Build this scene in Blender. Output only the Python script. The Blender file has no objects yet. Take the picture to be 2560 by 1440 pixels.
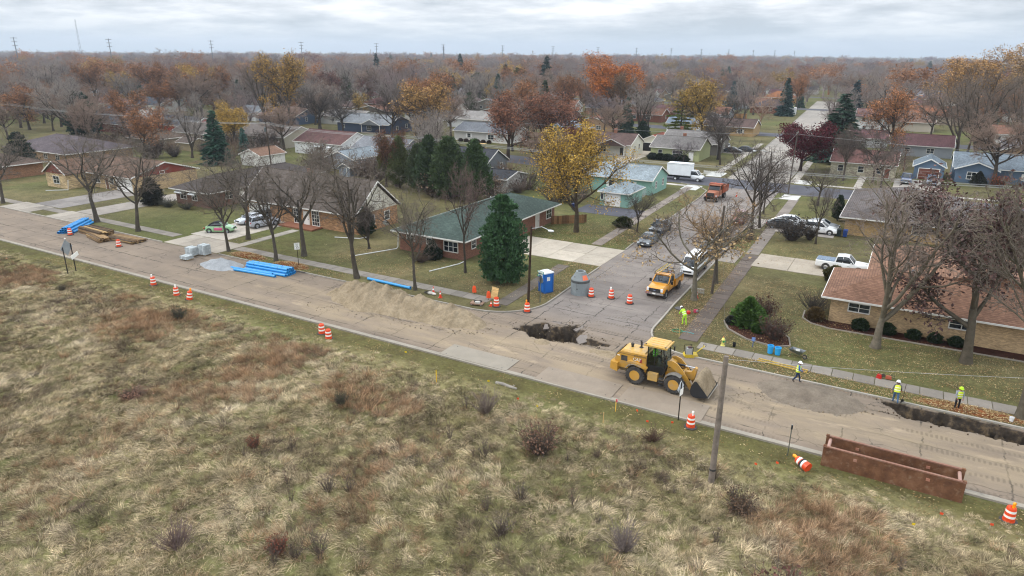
import bpy, bmesh, math, random
import numpy as np
from mathutils import Vector, Matrix
R = math.radians
random.seed(7); rng = np.random.default_rng(7)
sc = bpy.context.scene

# ---------------------------------------------------------------- camera
# world frame: x runs along the main road, y across it (away from the drone), metres
cam_d = bpy.data.cameras.new('camera'); cam = bpy.data.objects.new('camera', cam_d)
sc.collection.objects.link(cam); sc.camera = cam
cam_d.sensor_width = 36.0; cam_d.lens = 36.0 * 1707 / 2560
cam_d.clip_start = 0.5; cam_d.clip_end = 20000
PITCH, ROLL, YAW, CAMH = 18.98, 0.35, 29.9, 24.0
cam.matrix_world = (Matrix.Translation((0, 0, CAMH)) @ Matrix.Rotation(R(YAW), 4, 'Z')
                    @ Matrix.Rotation(R(90 - PITCH), 4, 'X') @ Matrix.Rotation(R(ROLL), 4, 'Z'))

# ---------------------------------------------------------------- world, sun, exposure
SUN_EL, SUN_AZ = 38.0, 250.0           # high thin overcast, brighter towards the left behind the drone
w = bpy.data.worlds.new('World'); sc.world = w; w.use_nodes = True
nt = w.node_tree; nt.nodes.clear()
def nd(t, kind, **kw):
    n = t.nodes.new(kind)
    for k, v in kw.items():
        if k.startswith('i_'):
            key = k[2:]; key = int(key) if key.isdigit() else key
            n.inputs[key].default_value = v
        else: setattr(n, k, v)
    return n
out = nd(nt, 'ShaderNodeOutputWorld'); bg = nd(nt, 'ShaderNodeBackground', i_Strength=0.1)
sky = nd(nt, 'ShaderNodeTexSky', sky_type='NISHITA', sun_disc=False, sun_elevation=R(SUN_EL), sun_rotation=R(SUN_AZ), air_density=1.2, dust_density=2.0)
tc = nd(nt, 'ShaderNodeTexCoord'); sep = nd(nt, 'ShaderNodeSeparateXYZ')
nt.links.new(tc.outputs['Generated'], sep.inputs[0])
# cloud sheet: project the view direction on a layer overhead, so that the bands flatten towards the horizon
zz = nd(nt, 'ShaderNodeMath', operation='ADD', i_1=0.13); nt.links.new(sep.outputs['Z'], zz.inputs[0])
dv = nd(nt, 'ShaderNodeVectorMath', operation='DIVIDE'); cb = nd(nt, 'ShaderNodeCombineXYZ', i_Z=1.0)
nt.links.new(tc.outputs['Generated'], dv.inputs[0])
for i in 'XYZ': nt.links.new(zz.outputs[0], cb.inputs[i])
nt.links.new(cb.outputs[0], dv.inputs[1])
n1 = nd(nt, 'ShaderNodeTexNoise', i_Scale=0.75, i_Detail=7.0, i_Roughness=0.55); nt.links.new(dv.outputs[0], n1.inputs['Vector'])
n2 = nd(nt, 'ShaderNodeTexNoise', i_Scale=1.7, i_Detail=5.0, i_Roughness=0.6); nt.links.new(dv.outputs[0], n2.inputs['Vector'])
mx = nd(nt, 'ShaderNodeMix', data_type='FLOAT', i_0=0.35); nt.links.new(n1.outputs['Fac'], mx.inputs[2]); nt.links.new(n2.outputs['Fac'], mx.inputs[3])
cr = nd(nt, 'ShaderNodeValToRGB'); nt.links.new(mx.outputs[0], cr.inputs[0])
cr.color_ramp.elements[0].position = 0.40; cr.color_ramp.elements[0].color = (4.6, 5.15, 5.7, 1)
cr.color_ramp.elements[1].position = 0.58; cr.color_ramp.elements[1].color = (9.6, 9.7, 9.8, 1)
e = cr.color_ramp.elements.new(0.5); e.color = (7.0, 7.4, 7.9, 1)
# the cloud base thins out to blue-grey distance low over the horizon
lo = nd(nt, 'ShaderNodeMapRange', i_1=0.0, i_2=0.055, i_3=0.0, i_4=1.0); nt.links.new(sep.outputs['Z'], lo.inputs[0])
hz = nd(nt, 'ShaderNodeMix', data_type='RGBA'); hz.inputs[6].default_value = (5.2, 6.15, 6.9, 1)
nt.links.new(lo.outputs[0], hz.inputs[0]); nt.links.new(cr.outputs[0], hz.inputs[7])
m2 = nd(nt, 'ShaderNodeMix', data_type='RGBA', i_0=0.93); nt.links.new(sky.outputs[0], m2.inputs[6]); nt.links.new(hz.outputs[2], m2.inputs[7])
# overcast sky: luminance rises evenly from the horizon to the zenith (1 + 2 sin elevation)
gz = nd(nt, 'ShaderNodeMath', operation='MULTIPLY_ADD', i_1=2.0, i_2=1.0, use_clamp=False); mz_ = nd(nt, 'ShaderNodeMath', operation='MAXIMUM', i_1=0.0)
nt.links.new(sep.outputs['Z'], mz_.inputs[0]); nt.links.new(mz_.outputs[0], gz.inputs[0])
m3 = nd(nt, 'ShaderNodeVectorMath', operation='SCALE'); nt.links.new(m2.outputs[2], m3.inputs[0]); nt.links.new(gz.outputs[0], m3.inputs['Scale'])
nt.links.new(m3.outputs[0], bg.inputs[0]); nt.links.new(bg.outputs[0], out.inputs[0])

sd = bpy.data.lights.new('sun', 'SUN'); so = bpy.data.objects.new('sun', sd); sc.collection.objects.link(so)
sd.energy = 1.5; sd.angle = R(10); sd.color = (1.0, 0.955, 0.90)
az = R(SUN_AZ)
sdir = Vector((math.sin(az) * math.cos(R(SUN_EL)), math.cos(az) * math.cos(R(SUN_EL)), math.sin(R(SUN_EL))))
so.rotation_euler = sdir.to_track_quat('Z', 'Y').to_euler(); so.location = (0, 0, 200)
vs = sc.view_settings; vs.view_transform = 'Standard'; vs.look = 'None'; vs.gamma = 1; vs.exposure = 0.2; vs.use_curve_mapping = False
sc.cycles.max_bounces = 5; sc.cycles.diffuse_bounces = 2; sc.cycles.glossy_bounces = 2; sc.cycles.transparent_max_bounces = 8
sc.cycles.volume_bounces = 0; sc.cycles.use_denoising = True; sc.cycles.use_adaptive_sampling = True; sc.cycles.adaptive_threshold = 0.02
sc.cycles.filter_width = 1.15

# ---------------------------------------------------------------- small helpers
COL = sc.collection
def lin(h):
    h = h.lstrip('#'); v = [int(h[i:i + 2], 16) / 255 for i in (0, 2, 4)]
    return tuple(c / 12.92 if c <= 0.04045 else ((c + 0.055) / 1.055) ** 2.4 for c in v) + (1.0,)
def tag(o, label=None, cat=None, group=None, kind=None):
    for k, v in (('label', label), ('category', cat), ('group', group), ('kind', kind)):
        if v: o[k] = v
    return o
def thing(name, loc=(0, 0, 0), rz=0, label=None, cat=None, group=None):
    o = bpy.data.objects.new(name, None); COL.objects.link(o); o.location = loc; o.rotation_euler = (0, 0, rz)
    o.empty_display_size = 0.2
    return tag(o, label, cat, group)
def link(name, me, parent=None, color=None, loc=None, rot=None):
    o = bpy.data.objects.new(name, me); COL.objects.link(o)
    if parent is not None: o.parent = parent
    if color is not None: o.color = lin(color) if isinstance(color, str) else color
    if loc is not None: o.location = loc
    if rot is not None: o.rotation_euler = rot
    return o
def copy_tree(o, parent=None, loc=None, rz=None, sca=None):
    c = o.copy(); COL.objects.link(c); c.parent = parent
    if loc is not None: c.location = loc
    if rz is not None: c.rotation_euler = (c.rotation_euler[0], c.rotation_euler[1], rz)
    if sca is not None: c.scale = sca
    for ch in o.children: copy_tree(ch, c)
    return c

class MB:
    """collects shapes; build() links them as one mesh object"""
    def __init__(s): s.v = []; s.f = []; s.m = []; s.cur = 0
    def add(s, vs, fs, m=None):
        b = len(s.v); s.v += [tuple(p) for p in vs]; s.f += [tuple(i + b for i in f) for f in fs]
        s.m += [s.cur if m is None else m] * len(fs); return s
    def box(s, c, d, rz=0, bev=0, M=None):
        x, y, z = (k / 2 for k in d)
        P = [(-x, -y, -z), (x, -y, -z), (x, y, -z), (-x, y, -z), (-x, -y, z), (x, -y, z), (x, y, z), (-x, y, z)]
        if bev: P = P[:4] + [(px * (1 - bev / x), py * (1 - bev / y), pz) for px, py, pz in P[4:]]
        T = Matrix.Translation(c) @ Matrix.Rotation(rz, 4, 'Z')
        if M is not None: T = T @ M
        return s.add([T @ Vector(p) for p in P], [(3, 2, 1, 0), (4, 5, 6, 7), (0, 1, 5, 4), (1, 2, 6, 5), (2, 3, 7, 6), (3, 0, 4, 7)])
    def bx(s, x0, x1, y0, y1, z0, z1): return s.box(((x0 + x1) / 2, (y0 + y1) / 2, (z0 + z1) / 2), (x1 - x0, y1 - y0, z1 - z0))
    def tube(s, pts, rad, n=8, cap=True):
        pts = [Vector(p) for p in pts]; rad = rad if hasattr(rad, '__len__') else [rad] * len(pts)
        b = []; up = None
        for i, p in enumerate(pts):
            d = (pts[min(i + 1, len(pts) - 1)] - pts[max(i - 1, 0)]).normalized()
            if up is None: up = Vector((0, 0, 1)) if abs(d.z) < 0.9 else Vector((1, 0, 0))
            a = d.cross(up).normalized(); c = a.cross(d).normalized(); up = c
            b += [p + (a * math.cos(2 * math.pi * k / n) + c * math.sin(2 * math.pi * k / n)) * rad[i] for k in range(n)]
        fs = []
        for i in range(len(pts) - 1):
            for k in range(n):
                k2 = (k + 1) % n; fs.append((i * n + k, i * n + k2, (i + 1) * n + k2, (i + 1) * n + k))
        if cap: fs += [tuple(reversed(range(n))), tuple((len(pts) - 1) * n + k for k in range(n))]
        return s.add(b, fs)
    def lathe(s, prof, n=16, c=(0, 0, 0), axis='z', cap=True):
        P = []
        for r, h in prof:
            for k in range(n):
                a = 2 * math.pi * k / n; x, y = r * math.cos(a), r * math.sin(a)
                P.append({'z': (x, y, h), 'y': (x, h, -y), 'x': (h, x, y)}[axis])
        P = [(p[0] + c[0], p[1] + c[1], p[2] + c[2]) for p in P]
        fs = [(i * n + k, i * n + (k + 1) % n, (i + 1) * n + (k + 1) % n, (i + 1) * n + k) for i in range(len(prof) - 1) for k in range(n)]
        if cap: fs += [tuple(reversed(range(n))), tuple((len(prof) - 1) * n + k for k in range(n))]
        return s.add(P, fs)
    def prism(s, poly, a0, a1, axis='y'):
        """polygon given in the other two axes, extruded along axis"""
        def mk(p, a): return {'y': (p[0], a, p[1]), 'x': (a, p[0], p[1]), 'z': (p[0], p[1], a)}[axis]
        n = len(poly); P = [mk(p, a0) for p in poly] + [mk(p, a1) for p in poly]
        return s.add(P, [tuple(reversed(range(n))), tuple(range(n, 2 * n))] + [(k, (k + 1) % n, n + (k + 1) % n, n + k) for k in range(n)])
    def ball(s, c, r, n=8, m=6, sc=(1, 1, 1)):
        prof = [(max(1e-3, math.sin(math.pi * i / m)) * r, -math.cos(math.pi * i / m) * r) for i in range(m + 1)]
        b = len(s.v); s.lathe(prof, n)
        for i in range(b, len(s.v)): p = s.v[i]; s.v[i] = (p[0] * sc[0] + c[0], p[1] * sc[1] + c[1], p[2] * sc[2] + c[2])
        return s
    def xf(s, M, start=0):
        for i in range(start, len(s.v)): s.v[i] = tuple(M @ Vector(s.v[i]))
        return s
    def mesh(s, name, mats, smooth=False):
        me = bpy.data.meshes.new(name); me.from_pydata(s.v, [], s.f)
        for m in (mats if isinstance(mats, (list, tuple)) else [mats]): me.materials.append(m)
        if any(s.m): me.polygons.foreach_set('material_index', s.m)
        bm = bmesh.new(); bm.from_mesh(me); bmesh.ops.recalc_face_normals(bm, faces=bm.faces); bm.to_mesh(me); bm.free()
        if smooth:
            me.polygons.foreach_set('use_smooth', [True] * len(me.polygons))
            try: me.set_sharp_from_angle(angle=R(40))
            except Exception: pass
        me.update(); return me
    def build(s, name, mats, parent=None, color=None, smooth=False, loc=None, rot=None):
        return link(name, s.mesh(name, mats, smooth), parent, color, loc, rot)
def npmesh(name, V, F, mats, smooth=False, mi=None):
    """V (n,3), F list of equally long index rows"""
    me = bpy.data.meshes.new(name); F = np.asarray(F, dtype=np.int32); k = F.shape[1]
    me.vertices.add(len(V)); me.vertices.foreach_set('co', np.asarray(V, dtype=np.float32).ravel())
    me.loops.add(F.size); me.loops.foreach_set('vertex_index', F.ravel())
    me.polygons.add(len(F)); me.polygons.foreach_set('loop_start', np.arange(0, F.size, k, dtype=np.int32))
    for m in (mats if isinstance(mats, (list, tuple)) else [mats]): me.materials.append(m)
    if mi is not None: me.polygons.foreach_set('material_index', np.asarray(mi, dtype=np.int32))
    if smooth: me.polygons.foreach_set('use_smooth', np.ones(len(F), dtype=bool))
    me.update(calc_edges=True); return me
def vnoise(x, y, seed=0):
    """smooth value noise in numpy, about 0..1"""
    x = np.asarray(x, float); y = np.asarray(y, float)
    xi = np.floor(x).astype(np.int64); yi = np.floor(y).astype(np.int64); fx = x - xi; fy = y - yi
    def h(a, b):
        n = (a * 374761393 + b * 668265263 + seed * 974711) & 0x7fffffff
        n = ((n ^ (n >> 13)) * 1274126177) & 0x7fffffff
        return ((n ^ (n >> 16)) & 0xffff) / 65535.0
    fx = fx * fx * (3 - 2 * fx); fy = fy * fy * (3 - 2 * fy)
    return (h(xi, yi) * (1 - fx) + h(xi + 1, yi) * fx) * (1 - fy) + (h(xi, yi + 1) * (1 - fx) + h(xi + 1, yi + 1) * fx) * fy
def fbm(x, y, seed=0, o=4):
    s = 0; a = 0.5; t = 0
    for k in range(o): s = s + a * vnoise(x * 2 ** k, y * 2 ** k, seed + k); t += a; a *= 0.5
    return s / t

# ---------------------------------------------------------------- materials
MATS = {}
def mat(name, rough=0.7, metal=0.0, base=None, build=None, coat=0, spec=0.4):
    m = bpy.data.materials.new(name); m.use_nodes = True; t = m.node_tree; b = t.nodes['Principled BSDF']
    b.inputs['Roughness'].default_value = rough; b.inputs['Metallic'].default_value = metal
    b.inputs['Specular IOR Level'].default_value = spec
    if coat: b.inputs['Coat Weight'].default_value = coat; b.inputs['Coat Roughness'].default_value = 0.08
    if base is not None: b.inputs['Base Color'].default_value = lin(base) if isinstance(base, str) else base
    if build: build(t, b)
    MATS[name] = m; return m
def L(t, a, b): t.links.new(a, b)
def noise(t, scale, detail=4, rough=0.55, coord='Object', vec=None, dist=0.0):
    n = nd(t, 'ShaderNodeTexNoise', i_Scale=scale, i_Detail=detail, i_Roughness=rough, i_Distortion=dist)
    if vec is None:
        c = nd(t, 'ShaderNodeNewGeometry').outputs['Position'] if coord == 'World' else nd(t, 'ShaderNodeTexCoord').outputs[coord]
    else: c = vec
    L(t, c, n.inputs['Vector']); return n.outputs['Fac']
def ramp(t, fac, stops):
    r = nd(t, 'ShaderNodeValToRGB'); L(t, fac, r.inputs[0]); e = r.color_ramp.elements
    e[0].position, e[0].color = stops[0][0], lin(stops[0][1]) if isinstance(stops[0][1], str) else stops[0][1]
    e[1].position, e[1].color = stops[-1][0], lin(stops[-1][1]) if isinstance(stops[-1][1], str) else stops[-1][1]
    for p, c in stops[1:-1]: k = e.new(p); k.color = lin(c) if isinstance(c, str) else c
    return r.outputs[0]
def mixc(t, fac, a, b, mode='MIX'):
    m = nd(t, 'ShaderNodeMix', data_type='RGBA', blend_type=mode)
    for i, s in ((0, fac), (6, a), (7, b)):
        if hasattr(s, 'is_output'): L(t, s, m.inputs[i])
        else: m.inputs[i].default_value = lin(s) if isinstance(s, str) else s
    return m.outputs[2]
def maprange(t, f, a, b, c=0.0, d=1.0):
    m = nd(t, 'ShaderNodeMapRange', i_1=a, i_2=b, i_3=c, i_4=d); L(t, f, m.inputs[0]); return m.outputs[0]
def bump(t, b, h, strength=0.4, dist=0.02):
    n = nd(t, 'ShaderNodeBump', i_Strength=strength, i_Distance=dist); L(t, h, n.inputs['Height']); L(t, n.outputs[0], b.inputs['Normal'])
def grey(v): return (v, v, v, 1)
def objcol(t): return nd(t, 'ShaderNodeObjectInfo').outputs['Color']
def vary(t, col, fac, lo=0.75, hi=1.2):
    """multiply a colour by a grey that follows fac"""
    return mixc(t, 1.0, col, ramp(t, fac, [(0.25, grey(lo)), (0.75, grey(hi))]), 'MULTIPLY')

def _paint(sc_=1.2, lo=0.8, hi=1.15, dirt=0.0):
    def f(t, b):
        c = vary(t, objcol(t), noise(t, sc_, 5), lo, hi)
        if dirt: c = mixc(t, maprange(t, noise(t, 2.3, 6), 0.5, 0.75, 0, dirt), c, '8f8575')
        L(t, c, b.inputs['Base Color']); bump(t, b, noise(t, 30, 3), 0.08, 0.01)
    return f
mat('plain', 0.75, build=_paint()); mat('satin', 0.45, build=_paint(0.9, 0.9, 1.08)); mat('dusty', 0.7, build=_paint(0.8, 0.85, 1.1, 0.45))
mat('car_paint', 0.28, build=_paint(0.5, 0.95, 1.04), coat=0.6); mat('machine_paint', 0.38, build=_paint(1.0, 0.85, 1.06, 0.6), coat=0.2)
mat('plastic', 0.4, build=_paint(1.5, 0.9, 1.06)); mat('cloth', 0.9, build=_paint(6, 0.8, 1.15))
mat('metal', 0.35, 0.9, build=_paint(2, 0.8, 1.1)); mat('chrome', 0.18, 1.0, base=(0.6, 0.6, 0.62, 1))
mat('reflective', 0.5, base='f0efe9'); mat('lamp_amber', 0.3, base='ff9a1a'); mat('lamp_red', 0.3, base='a01414'); mat('lamp_clear', 0.15, base='dfe4e6')
mat('rubber', 0.8, build=lambda t, b: L(t, ramp(t, noise(t, 3, 5), [(0.35, '272728'), (0.7, '4b4844')]), b.inputs['Base Color']))
mat('glass', 0.04, base=(0.012, 0.016, 0.02, 1), spec=0.7)
def _pane(t, b):
    L(t, ramp(t, noise(t, 1.1, 2, coord='World'), [(0.35, '14181c'), (0.7, '3b444b')]), b.inputs['Base Color'])
mat('pane', 0.06, build=_pane, spec=0.7)
def _cabglass(t, b):
    tr = nd(t, 'ShaderNodeBsdfTransparent', i_Color=(0.55, 0.62, 0.60, 1)); g = nd(t, 'ShaderNodeBsdfGlossy', i_Roughness=0.03)
    mx = nd(t, 'ShaderNodeMixShader', i_Fac=0.10); L(t, tr.outputs[0], mx.inputs[1]); L(t, g.outputs[0], mx.inputs[2])
    L(t, mx.outputs[0], t.nodes['Material Output'].inputs['Surface'])
mat('cab_glass', build=_cabglass)
def _skin(t, b): L(t, objcol(t), b.inputs['Base Color'])
mat('skin', 0.55, base='a9765a')

def zcoord(t, coord='Object'):
    s = nd(t, 'ShaderNodeSeparateXYZ'); L(t, nd(t, 'ShaderNodeTexCoord').outputs[coord], s.inputs[0]); return s.outputs
def _siding(t, b):
    o = zcoord(t); mz = nd(t, 'ShaderNodeMath', operation='MULTIPLY', i_1=6.0); L(t, o['Z'], mz.inputs[0])
    fr = nd(t, 'ShaderNodeMath', operation='FRACT'); L(t, mz.outputs[0], fr.inputs[0])
    c = vary(t, objcol(t), noise(t, 0.6, 5), 0.9, 1.06)
    c = mixc(t, ramp(t, fr.outputs[0], [(0.0, grey(0.45)), (0.14, grey(0.0))]), c, (0.08, 0.08, 0.08, 1))
    L(t, c, b.inputs['Base Color']); bump(t, b, fr.outputs[0], 0.5, 0.02)
mat('siding', 0.6, build=_siding)
def _brickuv(t):
    # bricks follow height and the horizontal run of whichever wall they lie on
    o = zcoord(t); a = nd(t, 'ShaderNodeMath', operation='ADD'); L(t, o['X'], a.inputs[0]); L(t, o['Y'], a.inputs[1])
    c = nd(t, 'ShaderNodeCombineXYZ'); L(t, a.outputs[0], c.inputs[0]); L(t, o['Z'], c.inputs[1]); return c.outputs[0]
def _brick(bw, rh, var=0.4):
    def f(t, b):
        k = nd(t, 'ShaderNodeTexBrick', i_Scale=1.0); L(t, _brickuv(t), k.inputs['Vector'])
        k.inputs['Brick Width'].default_value = bw; k.inputs['Row Height'].default_value = rh; k.inputs['Mortar Size'].default_value = 0.012
        k.inputs['Color1'].default_value = grey(1 - var); k.inputs['Color2'].default_value = grey(1 + var * 0.7); k.inputs['Mortar'].default_value = (0.9, 0.88, 0.85, 1)
        c = mixc(t, 1.0, objcol(t), k.outputs['Color'], 'MULTIPLY'); c = vary(t, c, noise(t, 0.8, 5), 0.85, 1.12)
        L(t, c, b.inputs['Base Color']); bump(t, b, k.outputs['Fac'], -0.4, 0.02)
    return f
mat('brick', 0.85, build=_brick(0.22, 0.075)); mat('stone_brick', 0.85, build=_brick(0.45, 0.13, 0.45))
def _roof(t, b):
    # shingle courses follow height; broken tabs and weathering streaks vary the tone
    o = zcoord(t); a = nd(t, 'ShaderNodeMath', operation='ADD'); L(t, o['X'], a.inputs[0]); L(t, o['Y'], a.inputs[1])
    c = nd(t, 'ShaderNodeCombineXYZ'); L(t, a.outputs[0], c.inputs[0]); L(t, o['Z'], c.inputs[1])
    k = nd(t, 'ShaderNodeTexBrick', i_Scale=1.0); L(t, c.outputs[0], k.inputs['Vector'])
    k.inputs['Brick Width'].default_value = 0.33; k.inputs['Row Height'].default_value = 0.085; k.inputs['Mortar Size'].default_value = 0.009
    k.inputs['Color1'].default_value = grey(0.78); k.inputs['Color2'].default_value = grey(1.22); k.inputs['Mortar'].default_value = grey(0.5)
    col = mixc(t, 0.85, objcol(t), k.outputs['Color'], 'MULTIPLY')
    col = vary(t, col, noise(t, 0.35, 6, 0.65), 0.66, 1.28); col = vary(t, col, noise(t, 3.0, 5, 0.7), 0.72, 1.25)
    L(t, col, b.inputs['Base Color']); bump(t, b, k.outputs['Fac'], -0.5, 0.02)
mat('roof', 0.9, build=_roof, spec=0.2)
def _needle(t, b): L(t, vary(t, vary(t, objcol(t), noise(t, .5, 4), .7, 1.35), nd(t, 'ShaderNodeNewGeometry').outputs['Random Per Island'], .82, 1.18), b.inputs['Base Color'])
mat('needle', .75, build=_needle, spec=.15)
def _leaf(t, b):
    oi = nd(t, 'ShaderNodeObjectInfo')
    c = mixc(t, 1.0, oi.outputs['Color'], ramp(t, noise(t, 1.3, 3), [(0.3, grey(0.55)), (0.5, grey(1.0)), (0.7, grey(1.5))]), 'MULTIPLY')
    g = nd(t, 'ShaderNodeNewGeometry'); c2 = mixc(t, 1.0, c, ramp(t, g.outputs['Random Per Island'], [(0.0, grey(0.6)), (1.0, grey(1.4))]), 'MULTIPLY')
    L(t, c2, b.inputs['Base Color'])
mat('leaf', 0.75, build=_leaf, spec=0.15)
def _bark(t, b):
    c = vary(t, objcol(t), noise(t, 3.0, 6, 0.65), 0.6, 1.35)
    L(t, mixc(t, maprange(t, noise(t, 0.7, 3), 0.5, 0.7, 0, 0.35), c, '4b4c36'), b.inputs['Base Color']); bump(t, b, noise(t, 14, 4), 0.6, 0.03)
mat('bark', 0.95, build=_bark, spec=0.1)
mat('twig', 0.9, build=lambda t, b: L(t, vary(t, objcol(t), noise(t, 0.5, 3), 0.75, 1.3), b.inputs['Base Color']), spec=0.1)
def _timber(t, b):
    oi = nd(t, 'ShaderNodeObjectInfo')
    mp = nd(t, 'ShaderNodeMapping'); mp.inputs['Scale'].default_value = (0.5, 9, 9); L(t, nd(t, 'ShaderNodeTexCoord').outputs['Object'], mp.inputs[0])
    c = mixc(t, 1.0, oi.outputs['Color'], ramp(t, noise(t, 2.0, 5, vec=mp.outputs[0]), [(0.25, grey(0.5)), (0.7, grey(1.35))]), 'MULTIPLY')
    L(t, vary(t, c, oi.outputs['Random'], 0.7, 1.35), b.inputs['Base Color'])
mat('timber', 0.9, build=_timber)
# ================================================================ ground and roads
MAIN0, MAIN1 = 42.3, 52.7                      # near and far kerb of the main road
def side_c(y): return float(np.interp(y, [50, 85, 120, 160, 210, 265, 340, 450, 900], [-23.6, -24.2, -25.1, -26.3, -29.5, -33, -38, -45, -72]))
SIDE_W = 5.75
def cross_c(x): return float(np.interp(x, [-700, -250, -130, -90, -42, -9, 40, 400], [170, 152, 147, 144, 137.8, 137.2, 135, 128]))

def _lawn(t, b):
    p = nd(t, 'ShaderNodeNewGeometry').outputs['Position']
    c = ramp(t, noise(t, 0.11, 5, 0.6, vec=p), [(0.30, '524a34'), (0.45, '595439'), (0.58, '676042'), (0.72, '74694d')])
    c = mixc(t, maprange(t, noise(t, 0.03, 4, vec=p), 0.44, 0.62, 0, 0.6), c, '545d30')
    c = mixc(t, maprange(t, noise(t, 0.06, 4, 0.6, vec=p, dist=0.4), 0.56, 0.74, 0, 0.8), c, '62513b')
    c = vary(t, c, noise(t, 0.7, 5, 0.65, vec=p), 0.72, 1.28); c = vary(t, c, noise(t, 3.2, 6, 0.7, vec=p), 0.6, 1.4); L(t, c, b.inputs['Base Color'])
    bump(t, b, noise(t, 6, 5, 0.7, vec=p), 0.8, 0.08)
mat('lawn', 0.95, build=_lawn, spec=0.1)

def crackline(t, p, axis, period, off, wid, wob):
    s = nd(t, 'ShaderNodeSeparateXYZ'); L(t, p, s.inputs[0])
    n = noise(t, 0.9, 4, 0.6, vec=p); m = nd(t, 'ShaderNodeMath', operation='MULTIPLY_ADD', i_1=wob, i_2=off); L(t, n, m.inputs[0])
    a = nd(t, 'ShaderNodeMath', operation='ADD'); L(t, s.outputs[axis], a.inputs[0]); L(t, m.outputs[0], a.inputs[1])
    pp = nd(t, 'ShaderNodeMath', operation='PINGPONG', i_1=period / 2); L(t, a.outputs[0], pp.inputs[0])
    return maprange(t, pp.outputs[0], wid * 0.4, wid, 1.0, 0.0)
def mx_(t, a, b, op='MAXIMUM'):
    m = nd(t, 'ShaderNodeMath', operation=op)
    for i, s in enumerate((a, b)):
        if hasattr(s, 'is_output'): L(t, s, m.inputs[i])
        else: m.inputs[i].default_value = s
    return m.outputs[0]
def stretch(t, p, sx, sy):
    m = nd(t, 'ShaderNodeMapping'); m.inputs['Scale'].default_value = (sx, sy, 1); L(t, p, m.inputs[0]); return m.outputs[0]
def _road(sand, c0, c1, leafy=0.0):
    def f(t, b):
        p = nd(t, 'ShaderNodeNewGeometry').outputs['Position']; s = nd(t, 'ShaderNodeSeparateXYZ'); L(t, p, s.inputs[0])
        c = mixc(t, maprange(t, noise(t, 1.0, 5, 0.6, vec=stretch(t, p, 0.10, 0.5)), 0.35, 0.66), c0, c1)
        if sand: c = mixc(t, maprange(t, s.outputs['Y'], 52.5, 57.5), c, mixc(t, noise(t, .5, 5, vec=p), '756d68', '877f78'))
        c = vary(t, c, noise(t, 0.35, 5, 0.65, vec=p), 0.84, 1.12); c = vary(t, c, noise(t, 7.0, 4, 0.7, vec=p), 0.9, 1.08)
        k = mx_(t, crackline(t, p, 'X', 4.6, 0.4, 0.075, 0.75), crackline(t, p, 'Y', 3.45, 1.02, 0.07, 0.5))
        k = mx_(t, k, maprange(t, noise(t, 0.5, 3, vec=p), 0.4, 0.52), 'MULTIPLY')
        # fine map cracking
        v = nd(t, 'ShaderNodeTexVoronoi', feature='DISTANCE_TO_EDGE', i_Scale=0.55); wp = nd(t, 'ShaderNodeVectorMath', operation='ADD')
        nn = nd(t, 'ShaderNodeTexNoise', i_Scale=1.1, i_Detail=4.0); L(t, p, nn.inputs['Vector']); L(t, p, wp.inputs[0]); L(t, nn.outputs['Color'], wp.inputs[1]); L(t, wp.outputs[0], v.inputs['Vector'])
        k2 = mx_(t, maprange(t, v.outputs['Distance'], 0.006, 0.022, 0.8, 0.0), maprange(t, noise(t, 0.21, 3, vec=p), 0.48, 0.6), 'MULTIPLY')
        c = mixc(t, mx_(t, mx_(t, k, k2), 1.0 if sand else .6, 'MULTIPLY'), c, '3b3733')
        if sand:
            g = mx_(t, maprange(t, s.outputs['X'], -75, -46), maprange(t, s.outputs['X'], 60, 14), 'MULTIPLY')
            lane = mx_(t, maprange(t, s.outputs['Y'], 43.0, 44.6), maprange(t, s.outputs['Y'], 51.6, 49.6), 'MULTIPLY')
            d = mx_(t, mx_(t, g, lane, 'MULTIPLY'), maprange(t, noise(t, 1.0, 6, 0.62, vec=stretch(t, p, 0.16, 0.6)), 0.36, 0.60), 'MULTIPLY')
            c = mixc(t, mx_(t, d, 0.7, 'MULTIPLY'), c, '97876f')
            # ribbed tyre tracks pressed into the sand
            wv = nd(t, 'ShaderNodeTexWave', i_Scale=1.1, i_Distortion=1.5); L(t, p, wv.inputs['Vector']); tb = mx_(t, crackline(t, p, 'Y', 1.9, .3, .3, .9), maprange(t, noise(t, .12, 3, vec=p), .46, .56), 'MULTIPLY')
            c = mixc(t, mx_(t, mx_(t, g, tb, 'MULTIPLY'), maprange(t, wv.outputs['Fac'], .3, .7, .1, .55), 'MULTIPLY'), c, '5f554a')
            # pale tracked-out fines and damp patches
            c = mixc(t, mx_(t, mx_(t, g, maprange(t, noise(t, 1.0, 6, 0.6, vec=stretch(t, p, 0.3, 0.9)), 0.58, 0.72, 0, 0.5), 'MULTIPLY'), lane, 'MULTIPLY'), c, 'b7a488')
            c = mixc(t, mx_(t, g, maprange(t, noise(t, 1.3, 5, 0.6, vec=stretch(t, p, 0.12, 0.5)), 0.60, 0.74, 0, 0.6), 'MULTIPLY'), c, '68625d')
            # exposed soil below the broken pavement
            so_ = ramp(t, noise(t, 1.6, 6, 0.65, vec=p), [(0.3, '211c18'), (0.5, '3a322a'), (0.7, '6a5a45')])
            c = mixc(t, maprange(t, s.outputs['Z'], -0.03, -0.12), c, so_)
        L(t, c, b.inputs['Base Color']); bump(t, b, mx_(t, noise(t, 9, 5, 0.7, vec=p), k, 'SUBTRACT'), 0.35, 0.015)
    return f
mat('road', 0.9, build=_road(True, '766a5e', '867869'), spec=0.2)
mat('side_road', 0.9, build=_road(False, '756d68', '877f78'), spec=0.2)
mat('far_road', 0.9, build=_road(False, '8d8780', '9d968c'), spec=0.2)
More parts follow.
